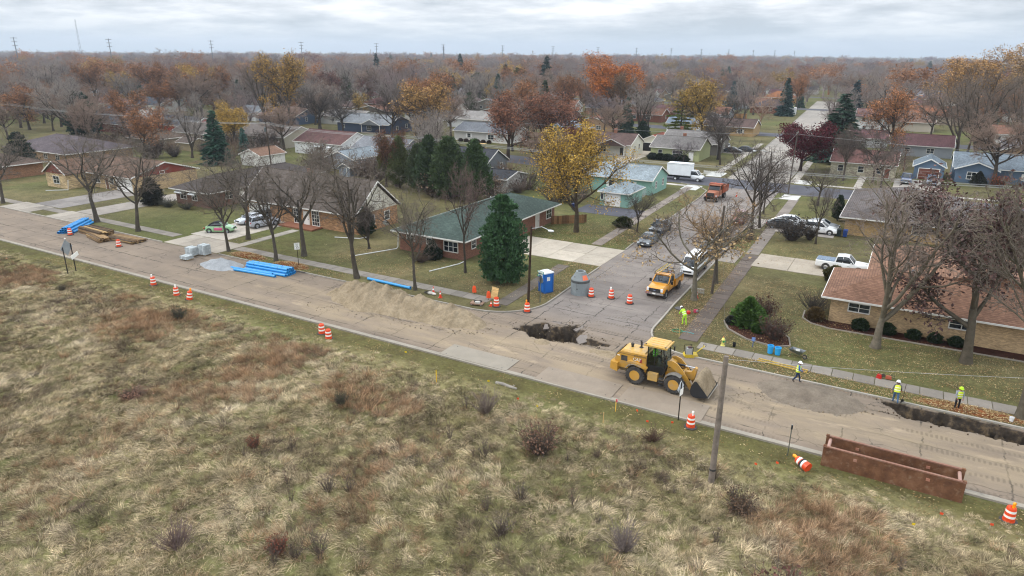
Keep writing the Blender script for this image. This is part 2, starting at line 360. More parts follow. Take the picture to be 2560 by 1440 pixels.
def _asph(t, b):
    p = nd(t, 'ShaderNodeNewGeometry').outputs['Position']
    L(t, vary(t, ramp(t, noise(t, 0.3, 5, vec=p), [(0.3, '43434a'), (0.7, '55555c')]), noise(t, 8, 4, 0.7, vec=p), 0.85, 1.15), b.inputs['Base Color'])
mat('asphalt', 0.85, build=_asph, spec=0.25)
def _conc(t, b):
    p = nd(t, 'ShaderNodeNewGeometry').outputs['Position']
    c = vary(t, objcol(t), noise(t, 0.5, 6, 0.65, vec=p), 0.78, 1.14); c = vary(t, c, noise(t, 6, 5, 0.7, vec=p), 0.9, 1.08)
    c = mixc(t, maprange(t, noise(t, 0.9, 5, 0.7, vec=p), 0.58, 0.72, 0, 0.45), c, '5d564d')
    L(t, vary(t, c, nd(t, 'ShaderNodeObjectInfo').outputs['Random'], 0.88, 1.08), b.inputs['Base Color']); bump(t, b, noise(t, 12, 4, vec=p), 0.3, 0.01)
mat('concrete', 0.9, build=_conc, spec=0.2)
def _granular(c0, c1, sc_, bs):
    def f(t, b):
        p = nd(t, 'ShaderNodeNewGeometry').outputs['Position']
        c = ramp(t, noise(t, 0.9, 6, 0.65, vec=p), [(0.3, c0), (0.7, c1)]); c = vary(t, c, noise(t, sc_, 4, 0.8, vec=p), 0.7, 1.25)
        L(t, c, b.inputs['Base Color']); bump(t, b, noise(t, sc_, 5, 0.75, vec=p), bs, 0.05)
    return f
mat('sand', 0.95, build=_granular('7d6f5a', '9a8b74', 5, 0.8), spec=0.1)
mat('gravel_light', 0.95, build=_granular('84878a', 'a3a6a8', 14, 0.8), spec=0.1)
mat('gravel_brown', 0.95, build=_granular('6a6055', '857a6c', 9, 1.0), spec=0.1)
mat('soil', 0.95, build=_granular('3a3027', '5a4a3b', 4, 0.8), spec=0.1)
mat('mulch', 0.95, build=_granular('2c1c17', '4a2e25', 9, 0.8), spec=0.1)

def tensor(name, xs, ys, zf, m, keep=None, kind='structure', smooth=True):
    X, Y = np.meshgrid(xs, ys); Z = zf(X, Y); nx = len(xs); ny = len(ys)
    V = np.stack([X, Y, Z], -1).reshape(-1, 3); i = np.arange((ny - 1) * (nx - 1)); r = i // (nx - 1); c = i % (nx - 1); a = r * nx + c
    F = np.stack([a, a + 1, a + nx + 1, a + nx], -1)
    if keep is not None: F = F[keep(V[F].mean(1)[:, 0], V[F].mean(1)[:, 1])]
    used = np.unique(F); mp = np.full(len(V), -1); mp[used] = np.arange(len(used))
    o = link(name, npmesh(name, V[used], mp[F], m, smooth)); 
    if kind: o['kind'] = kind
    return o
def insetpoly(X, Y, P):
    """signed distance to polygon P, positive inside"""
    P = np.array(P, float); Q = np.roll(P, -1, 0); d = np.full(X.shape, 1e9); ins = np.zeros(X.shape, bool)
    for (ax, ay), (bx, by) in zip(P, Q):
        t = np.clip(((X - ax) * (bx - ax) + (Y - ay) * (by - ay)) / ((bx - ax) ** 2 + (by - ay) ** 2), 0, 1)
        d = np.minimum(d, np.hypot(X - ax - t * (bx - ax), Y - ay - t * (by - ay)))
        cond = (ay > Y) != (by > Y); xc = (bx - ax) * (Y - ay) / (by - ay + 1e-12) + ax; ins ^= cond & (X < xc)
    return np.where(ins, d, -d)
PIT = [(-29.0, 50.8), (-27.2, 53.7), (-26.0, 52.9), (-24.3, 54.7), (-23.2, 53.6), (-22.4, 51.5), (-23.4, 50.3), (-25.6, 49.5)]
PIT2 = [(-23.2, 52.5), (-19.3, 51.9), (-20.8, 50.6), (-23.5, 50.4)]
TRENCH = [(1.2, 52.3), (2.1, 51.4), (2.8, 50.55), (9.7, 50.4), (26, 50.3), (26, 52.62), (1.5, 52.62)]
def pitz(X, Y):
    n = (fbm(X * 1.9, Y * 1.9, 3) - 0.5) * 1.9; n2 = fbm(X * 3, Y * 3, 8) - 0.5
    def dig(P, dep, run):
        d = insetpoly(X, Y, P) + n * 0.5; s = np.clip((d - .1) / run, 0, 1); return -(.22 if dep > 1 else .12) * np.clip(d / .1, 0, 1) - dep * s * s * (3 - 2 * s)
    z = dig(PIT, 1.7, 0.9) + dig(PIT2, 0.45, 0.5) + dig(TRENCH, 1.7, 0.45) * np.clip((52.63 - Y) / .1, 0, 1)
    return 0.012 + z + np.where(z < -0.05, n2 * 0.3, n2 * 0.012)
def road_keep(x, y):
    lb = np.where(y < 58.5, -29.4 - 5.2 * (1 - np.sqrt(np.clip(1 - ((58.5 - y) / 5.8) ** 2, 0, 1))), -29.4)
    rb = np.where(y < 58.5, -17.85 + 4.6 * (1 - np.sqrt(np.clip(1 - ((58.5 - y) / 5.8) ** 2, 0, 1))), -17.85)
    return (y < MAIN1) | ((x > lb) & (x < rb))
xs = np.concatenate([np.arange(-1500, -140, 20), np.arange(-140, -36, 2), np.arange(-36, 27, 0.15), np.arange(27, 60, 3), np.arange(60, 400, 20)])
ys = np.concatenate([np.linspace(MAIN0, 49.0, 25), np.arange(49.15, 60.01, 0.15)])
tensor('road', xs, ys, pitz, MATS['road'], road_keep)
def strip(name, pts, hw, z, m):
    V = []; F = []
    for i, (x, y) in enumerate(pts):
        a = pts[max(i - 1, 0)]; c = pts[min(i + 1, len(pts) - 1)]; d = Vector((c[0] - a[0], c[1] - a[1])).normalized(); n = Vector((-d.y, d.x))
        V += [(x + n.x * hw, y + n.y * hw, z), (x - n.x * hw, y - n.y * hw, z)]
        if i: F.append((2 * i - 2, 2 * i - 1, 2 * i + 1, 2 * i))
    o = link(name, npmesh(name, np.array(V), F, m)); o['kind'] = 'structure'; return o
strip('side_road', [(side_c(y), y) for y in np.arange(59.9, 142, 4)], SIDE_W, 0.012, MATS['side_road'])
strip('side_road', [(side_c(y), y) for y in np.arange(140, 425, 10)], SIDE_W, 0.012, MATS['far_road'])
strip('cross_road', [(x, cross_c(x)) for x in np.arange(-700, 400, 15)], 5.1, 0.016, MATS['asphalt'])
for k, yy in enumerate((231, 352, 455, 560, 670)):
    strip('cross_road', [(x, yy + cross_c(x) - 137) for x in np.arange(-900, 500, 25)], 5.0, 0.018, MATS['asphalt'])
# ground sheet: one plane to the horizon, left open only under the dug-up stretch of road
gx = np.concatenate([[-9000, -4000, -2000, -1200], np.arange(-800, -30, 35), [-36, -33.9, -29.3, -18.0, -12, 30, 60, 120, 200, 400, 900, 2000, 5000, 9000]])
gy = np.concatenate([[-3000, -600, -100, -20], [0, 20, 36, 42.6, 52.69, 58.3, 70, 100, 150, 200, 300, 400, 600, 900, 1500, 3000, 6000, 9000]])
def gkeep(x, y): return ~((x > -33.9) & (x < 30) & (y > 42.6) & (y < 52.69)) & ~((x > -29.3) & (x < -18.0) & (y > 52.69) & (y < 58.3))
tensor('ground', gx, gy, lambda X, Y: X * 0, MATS['lawn'], gkeep, smooth=False)

# ---------------------------------------------------------------- kerbs
def kerb(pts, w=0.17, h=0.13, color='9a948a', gutter=0.0):
    mb = MB(); n = len(pts); prof = [(-w / 2, 0.0), (-w / 2, h), (w / 2, h), (w / 2, 0.0)]
    if gutter: prof = [(-w / 2, 0.0), (-w / 2, h), (w / 2, h), (w / 2 + 0.03, 0.035), (w / 2 + gutter, 0.028), (w / 2 + gutter, 0.0)]
    V = []
    for i, p in enumerate(pts):
        a = Vector(pts[max(i - 1, 0)]); c = Vector(pts[min(i + 1, n - 1)]); d = (c - a).normalized(); nn = Vector((d.y, -d.x))
        V += [(p[0] + nn.x * q[0], p[1] + nn.y * q[0], q[1]) for q in prof]
    k = len(prof); F = [(i * k + j, i * k + (j + 1) % k, (i + 1) * k + (j + 1) % k, (i + 1) * k + j) for i in range(n - 1) for j in range(k)]
    F += [tuple(range(k)), tuple((n - 1) * k + j for j in range(k))]
    mb.add(V, F); o = mb.build('kerb', MATS['concrete'], None, color); o['kind'] = 'structure'; return o
def arc(cx, cy, r, a0, a1, n=10): return [(cx + r * math.cos(R(a0 + (a1 - a0) * i / n)), cy + r * math.sin(R(a0 + (a1 - a0) * i / n))) for i in range(n + 1)]
kerb([(x, MAIN0 - 0.05) for x in range(300, -600, -15)][::-1], gutter=0.42, color='aaa397') if False else None
kerb([(x, MAIN0 - 0.02) for x in range(-600, 300, 15)][::-1], gutter=0.42, color='918a7e')
lx = [(x, MAIN1 + 0.08) for x in np.arange(-600, -84, 12)]
kerb(lx + [(-84, MAIN1 + 0.08)])
kerb([(-72.6, MAIN1 + 0.08), (-52, MAIN1 + 0.08), (-34.7, MAIN1 + 0.08)] + arc(-34.7, 58.3, 5.45, -85, -5, 8) + [(-29.3, 60), (-29.5, 66), (-29.6, 72.3)])
kerb([(-29.75, 81.2)] + [(side_c(y) - SIDE_W, y) for y in np.arange(84, 124, 6)] + [(-31.5, 127), (-34.5, 131.5), (-38, 132.6)])
kerb([(20, MAIN1 + 0.1), (-12.8, MAIN1 + 0.1)] + arc(-13.0, 57.6, 4.85, -95, -180, 8) + [(-17.9, 60)] + [(side_c(y) + SIDE_W, y) for y in np.arange(64, 83, 6)])
kerb([(side_c(y) + SIDE_W, y) for y in np.arange(89, 128, 6)] + [(-17, 130.8), (-13, 131.9), (60, 129)])
kerb([(side_c(y) - SIDE_W, y) for y in np.arange(148, 222, 8)]); kerb([(side_c(y) + SIDE_W, y) for y in np.arange(148, 222, 8)])
kerb([(side_c(y) - SIDE_W, y) for y in np.arange(240, 340, 8)]); kerb([(side_c(y) + SIDE_W, y) for y in np.arange(240, 340, 8)])

# ---------------------------------------------------------------- pavements: every slab a piece
def slab_mesh(w, d, h=0.055):
    mb = MB(); mb.box((0, 0, h / 2), (w - 0.035, d - 0.035, h), bev=0.012); return mb.mesh('slab', MATS['concrete'])
def paving(name, fn, n, w, d, color, kind='structure', jit=0.006):
    """n slabs laid along fn(i) -> (x, y, rz)"""
    root = thing(name, (0, 0, 0)); root['kind'] = kind; me = slab_mesh(w, d)
    for i in range(n):
        x, y, rz = fn(i); o = link('slab', me, root, color, (x, y, random.uniform(-jit, jit) - 0.003), (random.uniform(-.004, .004), random.uniform(-.004, .004), rz))
    return root
def drive(x0, x1, y0, y1, nx, ny, color='b4aa9b', name='driveway'):
    w, d = (x1 - x0) / nx, (y1 - y0) / ny
    paving(name, lambda i: (x0 + w * (i % nx + 0.5), y0 + d * (i // nx + 0.5), 0), nx * ny, w, d, color)
WALK = '857e75'
paving('sidewalk', lambda i: (-138 + 1.53 * i, 55.95, 0), 35, 1.53, 1.5, WALK)
paving('sidewalk', lambda i: (-72.2 + 1.53 * i, 55.95, 0), 25, 1.53, 1.5, WALK)
paving('sidewalk', lambda i: (-12.4 + 1.53 * i, 55.6, 0), 30, 1.53, 1.5, WALK)
paving('sidewalk', lambda i: (-33.2 - 0.045 * (i - 0) , 56.2 + 1.55 * i, R(1.0)), 10, 1.5, 1.55, '6f675f')
paving('sidewalk', lambda i: (-34.0 - 0.045 * i, 82.2 + 1.55 * i, R(1.0)), 31, 1.5, 1.55, '877d74')
paving('sidewalk', lambda i: (-14.3 - 0.04 * i, 56.9 + 1.55 * i, R(1.2)), 20, 1.7, 1.55, '655b54')
paving('sidewalk', lambda i: (-15.2 - 0.04 * i, 88.2 + 1.55 * i, R(1.2)), 26, 1.6, 1.55, '837a72')
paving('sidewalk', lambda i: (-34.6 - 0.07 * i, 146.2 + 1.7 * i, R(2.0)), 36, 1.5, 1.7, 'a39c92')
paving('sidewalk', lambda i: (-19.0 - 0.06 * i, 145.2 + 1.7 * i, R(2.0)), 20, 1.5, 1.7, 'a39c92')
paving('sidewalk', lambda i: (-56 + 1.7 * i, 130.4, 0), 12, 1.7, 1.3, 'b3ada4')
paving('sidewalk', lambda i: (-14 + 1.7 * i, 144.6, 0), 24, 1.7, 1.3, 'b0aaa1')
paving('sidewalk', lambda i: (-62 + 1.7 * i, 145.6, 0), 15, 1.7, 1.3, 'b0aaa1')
drive(-44.2, -29.7, 72.7, 80.8, 4, 2)                        # beside the green-roofed house
drive(-83.8, -73.2, 52.9, 57.4, 4, 1, 'a39a8d'); drive(-84.6, -77.4, 57.5, 71.6, 2, 4, 'b0a79b')
drive(-113, -105.5, 52.9, 57, 3, 1, '9a9287'); drive(-112, -106.5, 57.1, 74, 1, 4, '8d867e')
drive(-126.5, -118, 52.9, 57, 3, 1, '9a9287'); drive(-124, -116.5, 57.1, 75.5, 2, 5, '857f7a')
drive(-18.3, -16.2, 82.3, 88.6, 1, 1, '8e857b'); drive(-14.3, -1.9, 82.3, 88.5, 3, 1, 'aca191')
drive(-19.2, -17.0, 101.5, 108.6, 1, 1, '8d857d'); drive(-15.0, -7.2, 101.5, 108.8, 2, 1, '958d85')
drive(-61.4, -56.4, 145, 173.5, 1, 5, 'b2a797'); drive(-45, -35.2, 181, 190, 2, 1, '958f88')
drive(-1.8, 6.4, 146, 161.5, 2, 3, 'a49c93'); drive(-74.5, -73.1, 57.0, 66.5, 1, 6, '9d968c', 'garden_path')
drive(-8.3, -6.9, 145.4, 160, 1, 6, 'aea79d', 'garden_path'); drive(-139, -135.5, 150.5, 166, 1, 4, 'a79d90')
drive(-36.4, -33.4, 126.5, 131.4, 1, 3, 'c8c8c4', 'kerb_ramp'); drive(-36.2, -33.0, 143.6, 149.5, 1, 3, 'c8c8c4', 'kerb_ramp')
drive(-18.6, -15.6, 126.5, 131.2, 1, 3, 'c4c2bd', 'kerb_ramp'); drive(-18.8, -15.8, 143.8, 148.5, 1, 3, 'c4c2bd', 'kerb_ramp')
pad = MB().bx(-45.5, -34.6, 98.6, 104.6, -0.02, 0.03).build('asphalt_pad', MATS['asphalt']); pad['kind'] = 'structure'
# ================================================================ trees: prototypes (trunk + crown meshes), placed later
mat('twig_grey', 0.9, base='5d534b', spec=0.1)
def seg_mesh(name, S, sides, m, minr=0.0):
    """S rows: p0(3) p1(3) r0 r1 -> prisms"""
    S = np.asarray(S, float); p0, p1 = S[:, :3], S[:, 3:6]; d = p1 - p0; ln = np.linalg.norm(d, axis=1, keepdims=True); d = d / np.maximum(ln, 1e-6)
    up = np.where(np.abs(d[:, 2:3]) < 0.9, np.array([[0, 0, 1.0]]), np.array([[1.0, 0, 0]]))
    a = np.cross(d, up); a /= np.linalg.norm(a, axis=1, keepdims=True); b = np.cross(a, d); n = len(S)
    ang = np.arange(sides) * 2 * np.pi / sides; ring = a[:, None, :] * np.cos(ang)[None, :, None] + b[:, None, :] * np.sin(ang)[None, :, None]
    V = np.concatenate([p0[:, None] + ring * np.maximum(S[:, 6], minr)[:, None, None], p1[:, None] + ring * np.maximum(S[:, 7], minr)[:, None, None]], 1).reshape(-1, 3)
    base = (np.arange(n) * 2 * sides)[:, None]; k = np.arange(sides); k2 = (k + 1) % sides
    F = np.stack([base + k, base + k2, base + sides + k2, base + sides + k], -1).reshape(-1, 4)
    return V, F
def join(parts):
    V = []; F = []; M = []; o = 0
    for v, f, m in parts:
        if len(f) == 0: continue
        if f.shape[1] == 3: f = np.concatenate([f, f[:, 2:3]], 1) if False else f
        V.append(v); F.append(f + o); M.append(np.full(len(f), m)); o += len(v)
    return np.concatenate(V), np.concatenate(F), np.concatenate(M)
class Tree:
    def __init__(s, seed): s.r = np.random.default_rng(seed); s.seg = {}; s.tips = []
    def grow(s, p, d, length, rad, lev, sp):
        """sp[lev] = (steps, wander, upward pull, children, child length ratio, child angle deg, start fraction, radius ratio)"""
        st, wan, upw, nch, lr, ang, start, rr = sp[lev]; r = s.r; pts = [np.array(p, float)]; dirs = []; rads = []
        d = np.array(d, float); d /= np.linalg.norm(d)
        for i in range(st):
            d = d + r.normal(0, wan, 3) + np.array([0, 0, upw]); d /= np.linalg.norm(d)
            pts.append(pts[-1] + d * length / st); dirs.append(d.copy())
        endr = 0.35 if lev < len(sp) - 1 else 0.5
        f = lambda u: rad * (1 - (1 - endr) * u)
        s.seg.setdefault(lev, [])
        for i in range(st): s.seg[lev].append(np.concatenate([pts[i], pts[i + 1], [f(i / st), f((i + 1) / st)]]))
        if lev == len(sp) - 1: s.tips.append(np.concatenate([pts[-1], d])); s.tips.append(np.concatenate([pts[st // 2], d])); return
        n = max(1, int(round(nch * r.uniform(0.8, 1.2)))); ph = r.uniform(0, 6.28)
        for k in range(n):
            u = start + (1 - start) * (k + r.uniform(0.1, 0.9)) / n; u = min(u, 0.999); i = int(u * st); q = pts[i] + (pts[i + 1] - pts[i]) * (u * st - i); dd = dirs[i]
            ph += 2.4 + r.uniform(-0.5, 0.5); t = R(ang * r.uniform(0.7, 1.25))
            a = np.cross(dd, [0.3, 0.2, 1.0]); a /= np.linalg.norm(a) + 1e-9; b = np.cross(a, dd)
            cd = dd * math.cos(t) + (a * math.cos(ph) + b * math.sin(ph)) * math.sin(t)
            s.grow(q, cd, length * lr * r.uniform(0.7, 1.2) * (1.15 - 0.45 * u if lev else 1), min(f(u) * 0.9, rad * rr * r.uniform(0.8, 1.15)), lev + 1, sp)
def leaf_cloud(r, pts, n, size, spread, flat=0.0):
    """n small quads scattered about the given points"""
    P = pts[r.integers(0, len(pts), n), :3] + r.normal(0, spread, (n, 3)); a = r.normal(0, 1, (n, 3)); a /= np.linalg.norm(a, axis=1, keepdims=True)
    b = r.normal(0, 1, (n, 3)); b[:, 2] *= (1 - flat); b -= a * (a * b).sum(1, keepdims=True); b /= np.linalg.norm(b, axis=1, keepdims=True)
    sz = size * r.uniform(0.6, 1.4, (n, 1)); V = np.stack([P - a * sz, P - b * sz * 0.55, P + a * sz, P + b * sz * 0.55], 1).reshape(-1, 3)
    return V, np.arange(n * 4).reshape(-1, 4)
PROTO = {}
def proto_deciduous(key, seed, sp, trunk_len, trunk_r, lean=0.03, twig_min=0.006, leaves=0, leaf_size=0.09, leaf_spread=0.28, split=2, leaf_lo=None):
    T = Tree(seed); T.grow((0, 0, -0.15), (T.r.normal(0, lean), T.r.normal(0, lean), 1), trunk_len, trunk_r, 0, sp)
    n = len(sp); parts = []
    for l in range(split + 1): parts.append((*seg_mesh('', T.seg[l], 7 if l == 0 else (6 if l == 1 else 4), None), 0))
    fl = T.r.uniform(0, 6.28)   # root flare
    V, F, M = join(parts); low = V[:, 2] < 0.35; V[low, :2] *= 1.35
    trunk = npmesh('trunk', V, F, MATS['bark'], True)
    tw = [(*seg_mesh('', T.seg[l], 3, None, twig_min), 0) for l in range(split + 1, n)]
    if leaves:
        tips = np.array(T.tips)
        if leaf_lo is not None: tips = tips[tips[:, 2] < np.quantile(tips[:, 2], leaf_lo)]
        V2, F2 = leaf_cloud(T.r, tips, leaves, leaf_size, leaf_spread); tw.append((V2, F2, 1))
    V, F, M = join(tw); crown = npmesh('crown', V, F, [MATS['twig_grey' if leaves else 'twig'], MATS['leaf']], False, M)
    allz = np.array(T.tips)[:, :3]; PROTO[key] = dict(trunk=trunk, crown=crown, h=float(np.quantile(allz[:, 2], 0.98)), w=float(np.quantile(np.hypot(allz[:, 0], allz[:, 1]), 0.95)))
# street tree: short trunk, spreading crooked limbs, open crown
for k in range(3):
    proto_deciduous(f'street{k}', 11 + k, [(6, .05, .0, 6, .85, 42, .50, .55), (6, .12, .06, 6, .55, 45, .25, .5), (5, .16, .04, 5, .55, 48, .2, .5), (4, .2, .02, 5, .55, 50, .2, .55), (3, .22, 0, 3, .5, 45, .2, .6), (2, .2, 0, 0, 0, 0, 0, 0)], 4.6, 0.19, twig_min=0.008)
# tall vase-shaped bare tree of the gardens
for k in range(3):
    proto_deciduous(f'vase{k}', 31 + k, [(5, .04, .0, 7, 1.9, 28, .45, .6), (7, .07, .05, 7, .42, 36, .22, .45), (5, .12, .04, 6, .5, 38, .15, .5), (4, .16, .03, 5, .55, 40, .1, .55), (3, .18, .02, 4, .5, 40, .1, .6), (2, .15, 0, 0, 0, 0, 0, 0)], 4.8, 0.34, twig_min=0.012)
# rounded bare tree
for k in range(2):
    proto_deciduous(f'round{k}', 51 + k, [(6, .05, .0, 9, .75, 50, .40, .5), (6, .1, .07, 7, .5, 45, .2, .5), (5, .14, .05, 6, .52, 45, .15, .5), (4, .18, .03, 6, .55, 45, .1, .55), (3, .2, .0, 4, .5, 45, .1, .6), (2, .2, 0, 0, 0, 0, 0, 0)], 6.2, 0.25, twig_min=0.012)
# leafy trees
LSP = [(6, .05, .0, 9, .72, 42, .32, .5), (6, .1, .08, 7, .5, 42, .2, .5), (5, .14, .05, 6, .5, 45, .15, .5), (4, .18, .03, 5, .55, 45, .1, .55), (2, .2, 0, 0, 0, 0, 0, 0)]
for k in range(2): proto_deciduous(f'leafy{k}', 71 + k, LSP, 6.6, 0.22, leaves=15000, leaf_size=0.1, leaf_spread=0.30, twig_min=0.012)
proto_deciduous('maple', 75, LSP, 6.6, 0.22, leaves=15000, leaf_size=0.078, leaf_spread=0.25, twig_min=0.012)
proto_deciduous('sparse0', 81, LSP, 6.4, 0.24, leaves=7500, leaf_size=0.095, leaf_spread=0.26, twig_min=0.014)
proto_deciduous('dense0', 83, [(5, .05, .0, 10, .85, 55, .28, .5)] + LSP[1:], 4.6, 0.2, leaves=15000, leaf_size=0.11, leaf_spread=0.26, twig_min=0.012)
# tree with dead leaves held low in the crown (beside the service truck)
proto_deciduous('clinging0', 12, [(6, .05, .0, 6, 1.15, 46, .50, .5), (6, .12, .05, 5, .55, 45, .25, .45), (5, .16, .04, 4, .6, 48, .2, .45), (4, .2, .02, 4, .6, 50, .2, .5), (3, .22, 0, 3, .5, 45, .2, .6), (2, .2, 0, 0, 0, 0, 0, 0)], 4.2, 0.2, leaves=800, leaf_size=0.11, leaf_spread=0.2, leaf_lo=0.35, twig_min=0.01)
def proto_spruce(key, seed, H, W, whorls, nb, droop, per, size, pw=0.9, base=0.06, gap=0.0):
    r = np.random.default_rng(seed); seg = []; LV = []
    for i in range(whorls):
        u = base + (1 - base) * (i / whorls); z = H * u; Lb = W * (1 - u) ** pw * (1 + gap * math.sin(i * 1.9)) + 0.15; k = max(4, int(nb * (1 - 0.5 * u)))
        for j in range(k):
            a = r.uniform(0, 6.283); L_ = Lb * r.uniform(0.7, 1.1); dr = droop * r.uniform(0.6, 1.3)
            tip = np.array([math.cos(a) * L_, math.sin(a) * L_, z - dr * L_ + 0.18 * L_ * (u > .5)]); o = np.array([0, 0, z]); seg.append(np.concatenate([o, tip, [0.03, 0.01]]))
            m = max(3, int(per * L_ / W)); t = np.sqrt(r.uniform(0.05, 1.0, m))[:, None]; p = o + (tip - o) * t; side = np.array([-math.sin(a), math.cos(a), 0])
            p = p + side * (r.normal(0, 0.30, (m, 1)) * L_ * 0.42 * (1.15 - t)) + np.array([0, 0, -1]) * r.uniform(0, 0.12, (m, 1)); LV.append(p)
    P = np.concatenate(LV); n = len(P); out = P.copy(); out[:, 2] = 0; out /= np.linalg.norm(out, axis=1, keepdims=True) + 1e-6
    a = out * 0.9 + r.normal(0, .35, (n, 3)); a[:, 2] -= droop * 0.5; a /= np.linalg.norm(a, axis=1, keepdims=True); b = np.cross(a, r.normal(0, 1, (n, 3)) * [0.5, 0.5, 1]); b /= np.linalg.norm(b, axis=1, keepdims=True)
    sz = size * r.uniform(0.6, 1.4, (n, 1)); V = np.stack([P - a * sz * .6, P - b * sz * .38, P + a * sz, P + b * sz * .38], 1).reshape(-1, 3)
    v, f, mi = join([(*seg_mesh('', seg, 3, None), 0), (V, np.arange(n * 4).reshape(-1, 4), 1)])
    tr = seg_mesh('', [np.array([0, 0, -.1, 0, 0, H * .5, H * .018, H * .011]), np.array([0, 0, H * .5, 0, 0, H * .98, H * .011, .01])], 7, None)
    PROTO[key] = dict(trunk=npmesh('trunk', tr[0], tr[1], MATS['bark'], True), crown=npmesh('crown', v, f, [MATS['bark'], MATS['needle']], False, mi), h=H, w=W)
proto_spruce('spruce0', 5, 10, 2.7, 34, 13, .28, 34, .34, .95)
proto_spruce('spruce1', 6, 10, 2.2, 30, 12, .38, 32, .36, .8)
proto_spruce('pine0', 7, 10, 2.7, 12, 15, .02, 60, .34, .75, .2, .4)
def blob(key, seed, H, W, n, size, shape, lump_a=.5):
    """dense evergreen: small upright faces through the outer volume of a solid of revolution"""
    r = np.random.default_rng(seed); u = r.uniform(0.0, 1, n); a = r.uniform(0, 6.283, n)
    lump = 1 + lump_a * (fbm(a * 2.2 + 7, u * H / W * 3.4, seed) - .5) * 2 ; lump = np.where(np.abs(a - np.pi) > 2.6, lump * .5 + .5 * (1 + lump_a * (fbm((a + 3) * 2.2, u * H / W * 2.4, seed + 1) - .5) * 2), lump); rad = np.array([shape(x) for x in u]) * W * lump * np.sqrt(r.uniform(0.5, 1.12, n))
    P = np.stack([np.cos(a) * rad, np.sin(a) * rad, u * H], 1); out = np.stack([np.cos(a), np.sin(a), 0.9 * np.ones(n)], 1) + r.normal(0, .35, (n, 3)); out /= np.linalg.norm(out, axis=1, keepdims=True)
    b = np.cross(out, r.normal(0, 1, (n, 3))); b /= np.linalg.norm(b, axis=1, keepdims=True); sz = size * r.uniform(.6, 1.4, (n, 1))
    V = np.stack([P - out * sz * .6, P - b * sz * .5, P + out * sz, P + b * sz * .5], 1).reshape(-1, 3); F = np.arange(n * 4).reshape(-1, 4)
    core = MB(); core.lathe([(max(.02, shape(x) * W * .5), x * H * .9) for x in np.linspace(0, 1, 9)], 10); cv = np.array(core.v); cf = np.array([f for f in core.f if len(f) == 4])
    v, f, mi = join([(cv, cf, 0), (V, F, 0)])
    tr = seg_mesh('', [np.array([0, 0, -.1, 0, 0, H * .6, H * .016 + .02, .02])], 6, None)
    PROTO[key] = dict(trunk=npmesh('trunk', tr[0], tr[1], MATS['bark'], True), crown=npmesh('crown', v, f, [MATS['needle']], False, mi), h=H, w=W)
def clumpy(key, seed, H, W, tiers, nb, shape, cl=3, per=22, csz=.55, fsz=.2, flat=.55, droop=.1, upright=0.0, base=.06):
    """evergreen built of separate foliage clumps carried on limbs, tier by tier"""
    r = np.random.default_rng(seed); seg = []; PV = []; DV = []
    for i in range(tiers):
        u = base + (1 - base) * (i + r.uniform(-.3, .3)) / tiers; u = min(max(u, base), .985); z = H * u; n = max(3, int(nb * (.35 + shape(u))))
        for j in range(n):
            a = 6.283 * (j + r.uniform(-.4, .4)) / n + i * 1.3; Lb = W * shape(u) * r.uniform(.72, 1.18) + .1; d = np.array([math.cos(a), math.sin(a), 0]); tip = np.array([0, 0, z]) + d * Lb + np.array([0, 0, -droop * Lb + upright * Lb]); seg.append(np.concatenate([[0, 0, z - .15 * Lb * (upright > 0)], tip, [.045, .012]]))
            for k in range(cl):
                t = 1 - k * (.62 / cl) - r.uniform(0, .1); c = np.array([0, 0, z]) + (tip - np.array([0, 0, z])) * t + r.normal(0, .08, 3); rad = csz * r.uniform(.7, 1.25) * (.5 + .5 * min(1, Lb / W * 2)); q = r.normal(0, 1, (per, 3)); q /= np.linalg.norm(q, axis=1, keepdims=True); q *= r.uniform(.45, 1, (per, 1)); PV.append(c + q * rad * np.array([1, 1, flat])); o = q * .9 + d * .5 + np.array([0, 0, .45 + upright]); DV.append(o)
    P = np.concatenate(PV); D = np.concatenate(DV) + r.normal(0, .3, (len(P), 3)); D /= np.linalg.norm(D, axis=1, keepdims=True); B = np.cross(D, r.normal(0, 1, (len(P), 3))); B /= np.linalg.norm(B, axis=1, keepdims=True); sz = fsz * r.uniform(.6, 1.4, (len(P), 1)); V = np.stack([P - D * sz * .6, P - B * sz * .55, P + D * sz, P + B * sz * .55], 1).reshape(-1, 3)
    v, f, mi = join([(*seg_mesh('', seg, 3, None), 0), (V, np.arange(len(P) * 4).reshape(-1, 4), 1)]); tr = seg_mesh('', [np.array([0, 0, -.1, 0, 0, H * .55, H * .02, H * .012]), np.array([0, 0, H * .55, 0, 0, H * .97, H * .012, .01])], 7, None)
    PROTO[key] = dict(trunk=npmesh('trunk', tr[0], tr[1], MATS['bark'], True), crown=npmesh('crown', v, f, [MATS['bark'], MATS['needle']], False, mi), h=H, w=W)
clumpy('arbor0', 21, 10, 2.2, 26, 11, lambda u: (1 - u ** 1.7) * (.85 + .15 * min(1, u * 6)) + .04, 2, 20, .5, .2, 1.1, 0, .55)
clumpy('arbor1', 22, 10, 1.9, 26, 10, lambda u: (1 - u ** 2.4) * (.85 + .15 * min(1, u * 6)) + .04, 2, 20, .5, .2, 1.1, 0, .6)
clumpy('bigpine', 23, 10, 3.3, 15, 12, lambda u: max(.05, (math.sin(math.pi * (.2 + u * .78)) ** .75) * (1 - .3 * u)), 4, 26, .62, .2, .5, .06, .08)
blob('bush', 24, 1, .62, 1500, .10, lambda u: max(.05, math.sin(math.pi * (.18 + u * .8)) ** .6))
blob('conebush', 25, 1, .55, 2200, .085, lambda u: max(.03, (1 - u ** 1.5) * (.8 + .2 * min(1, u * 5))))
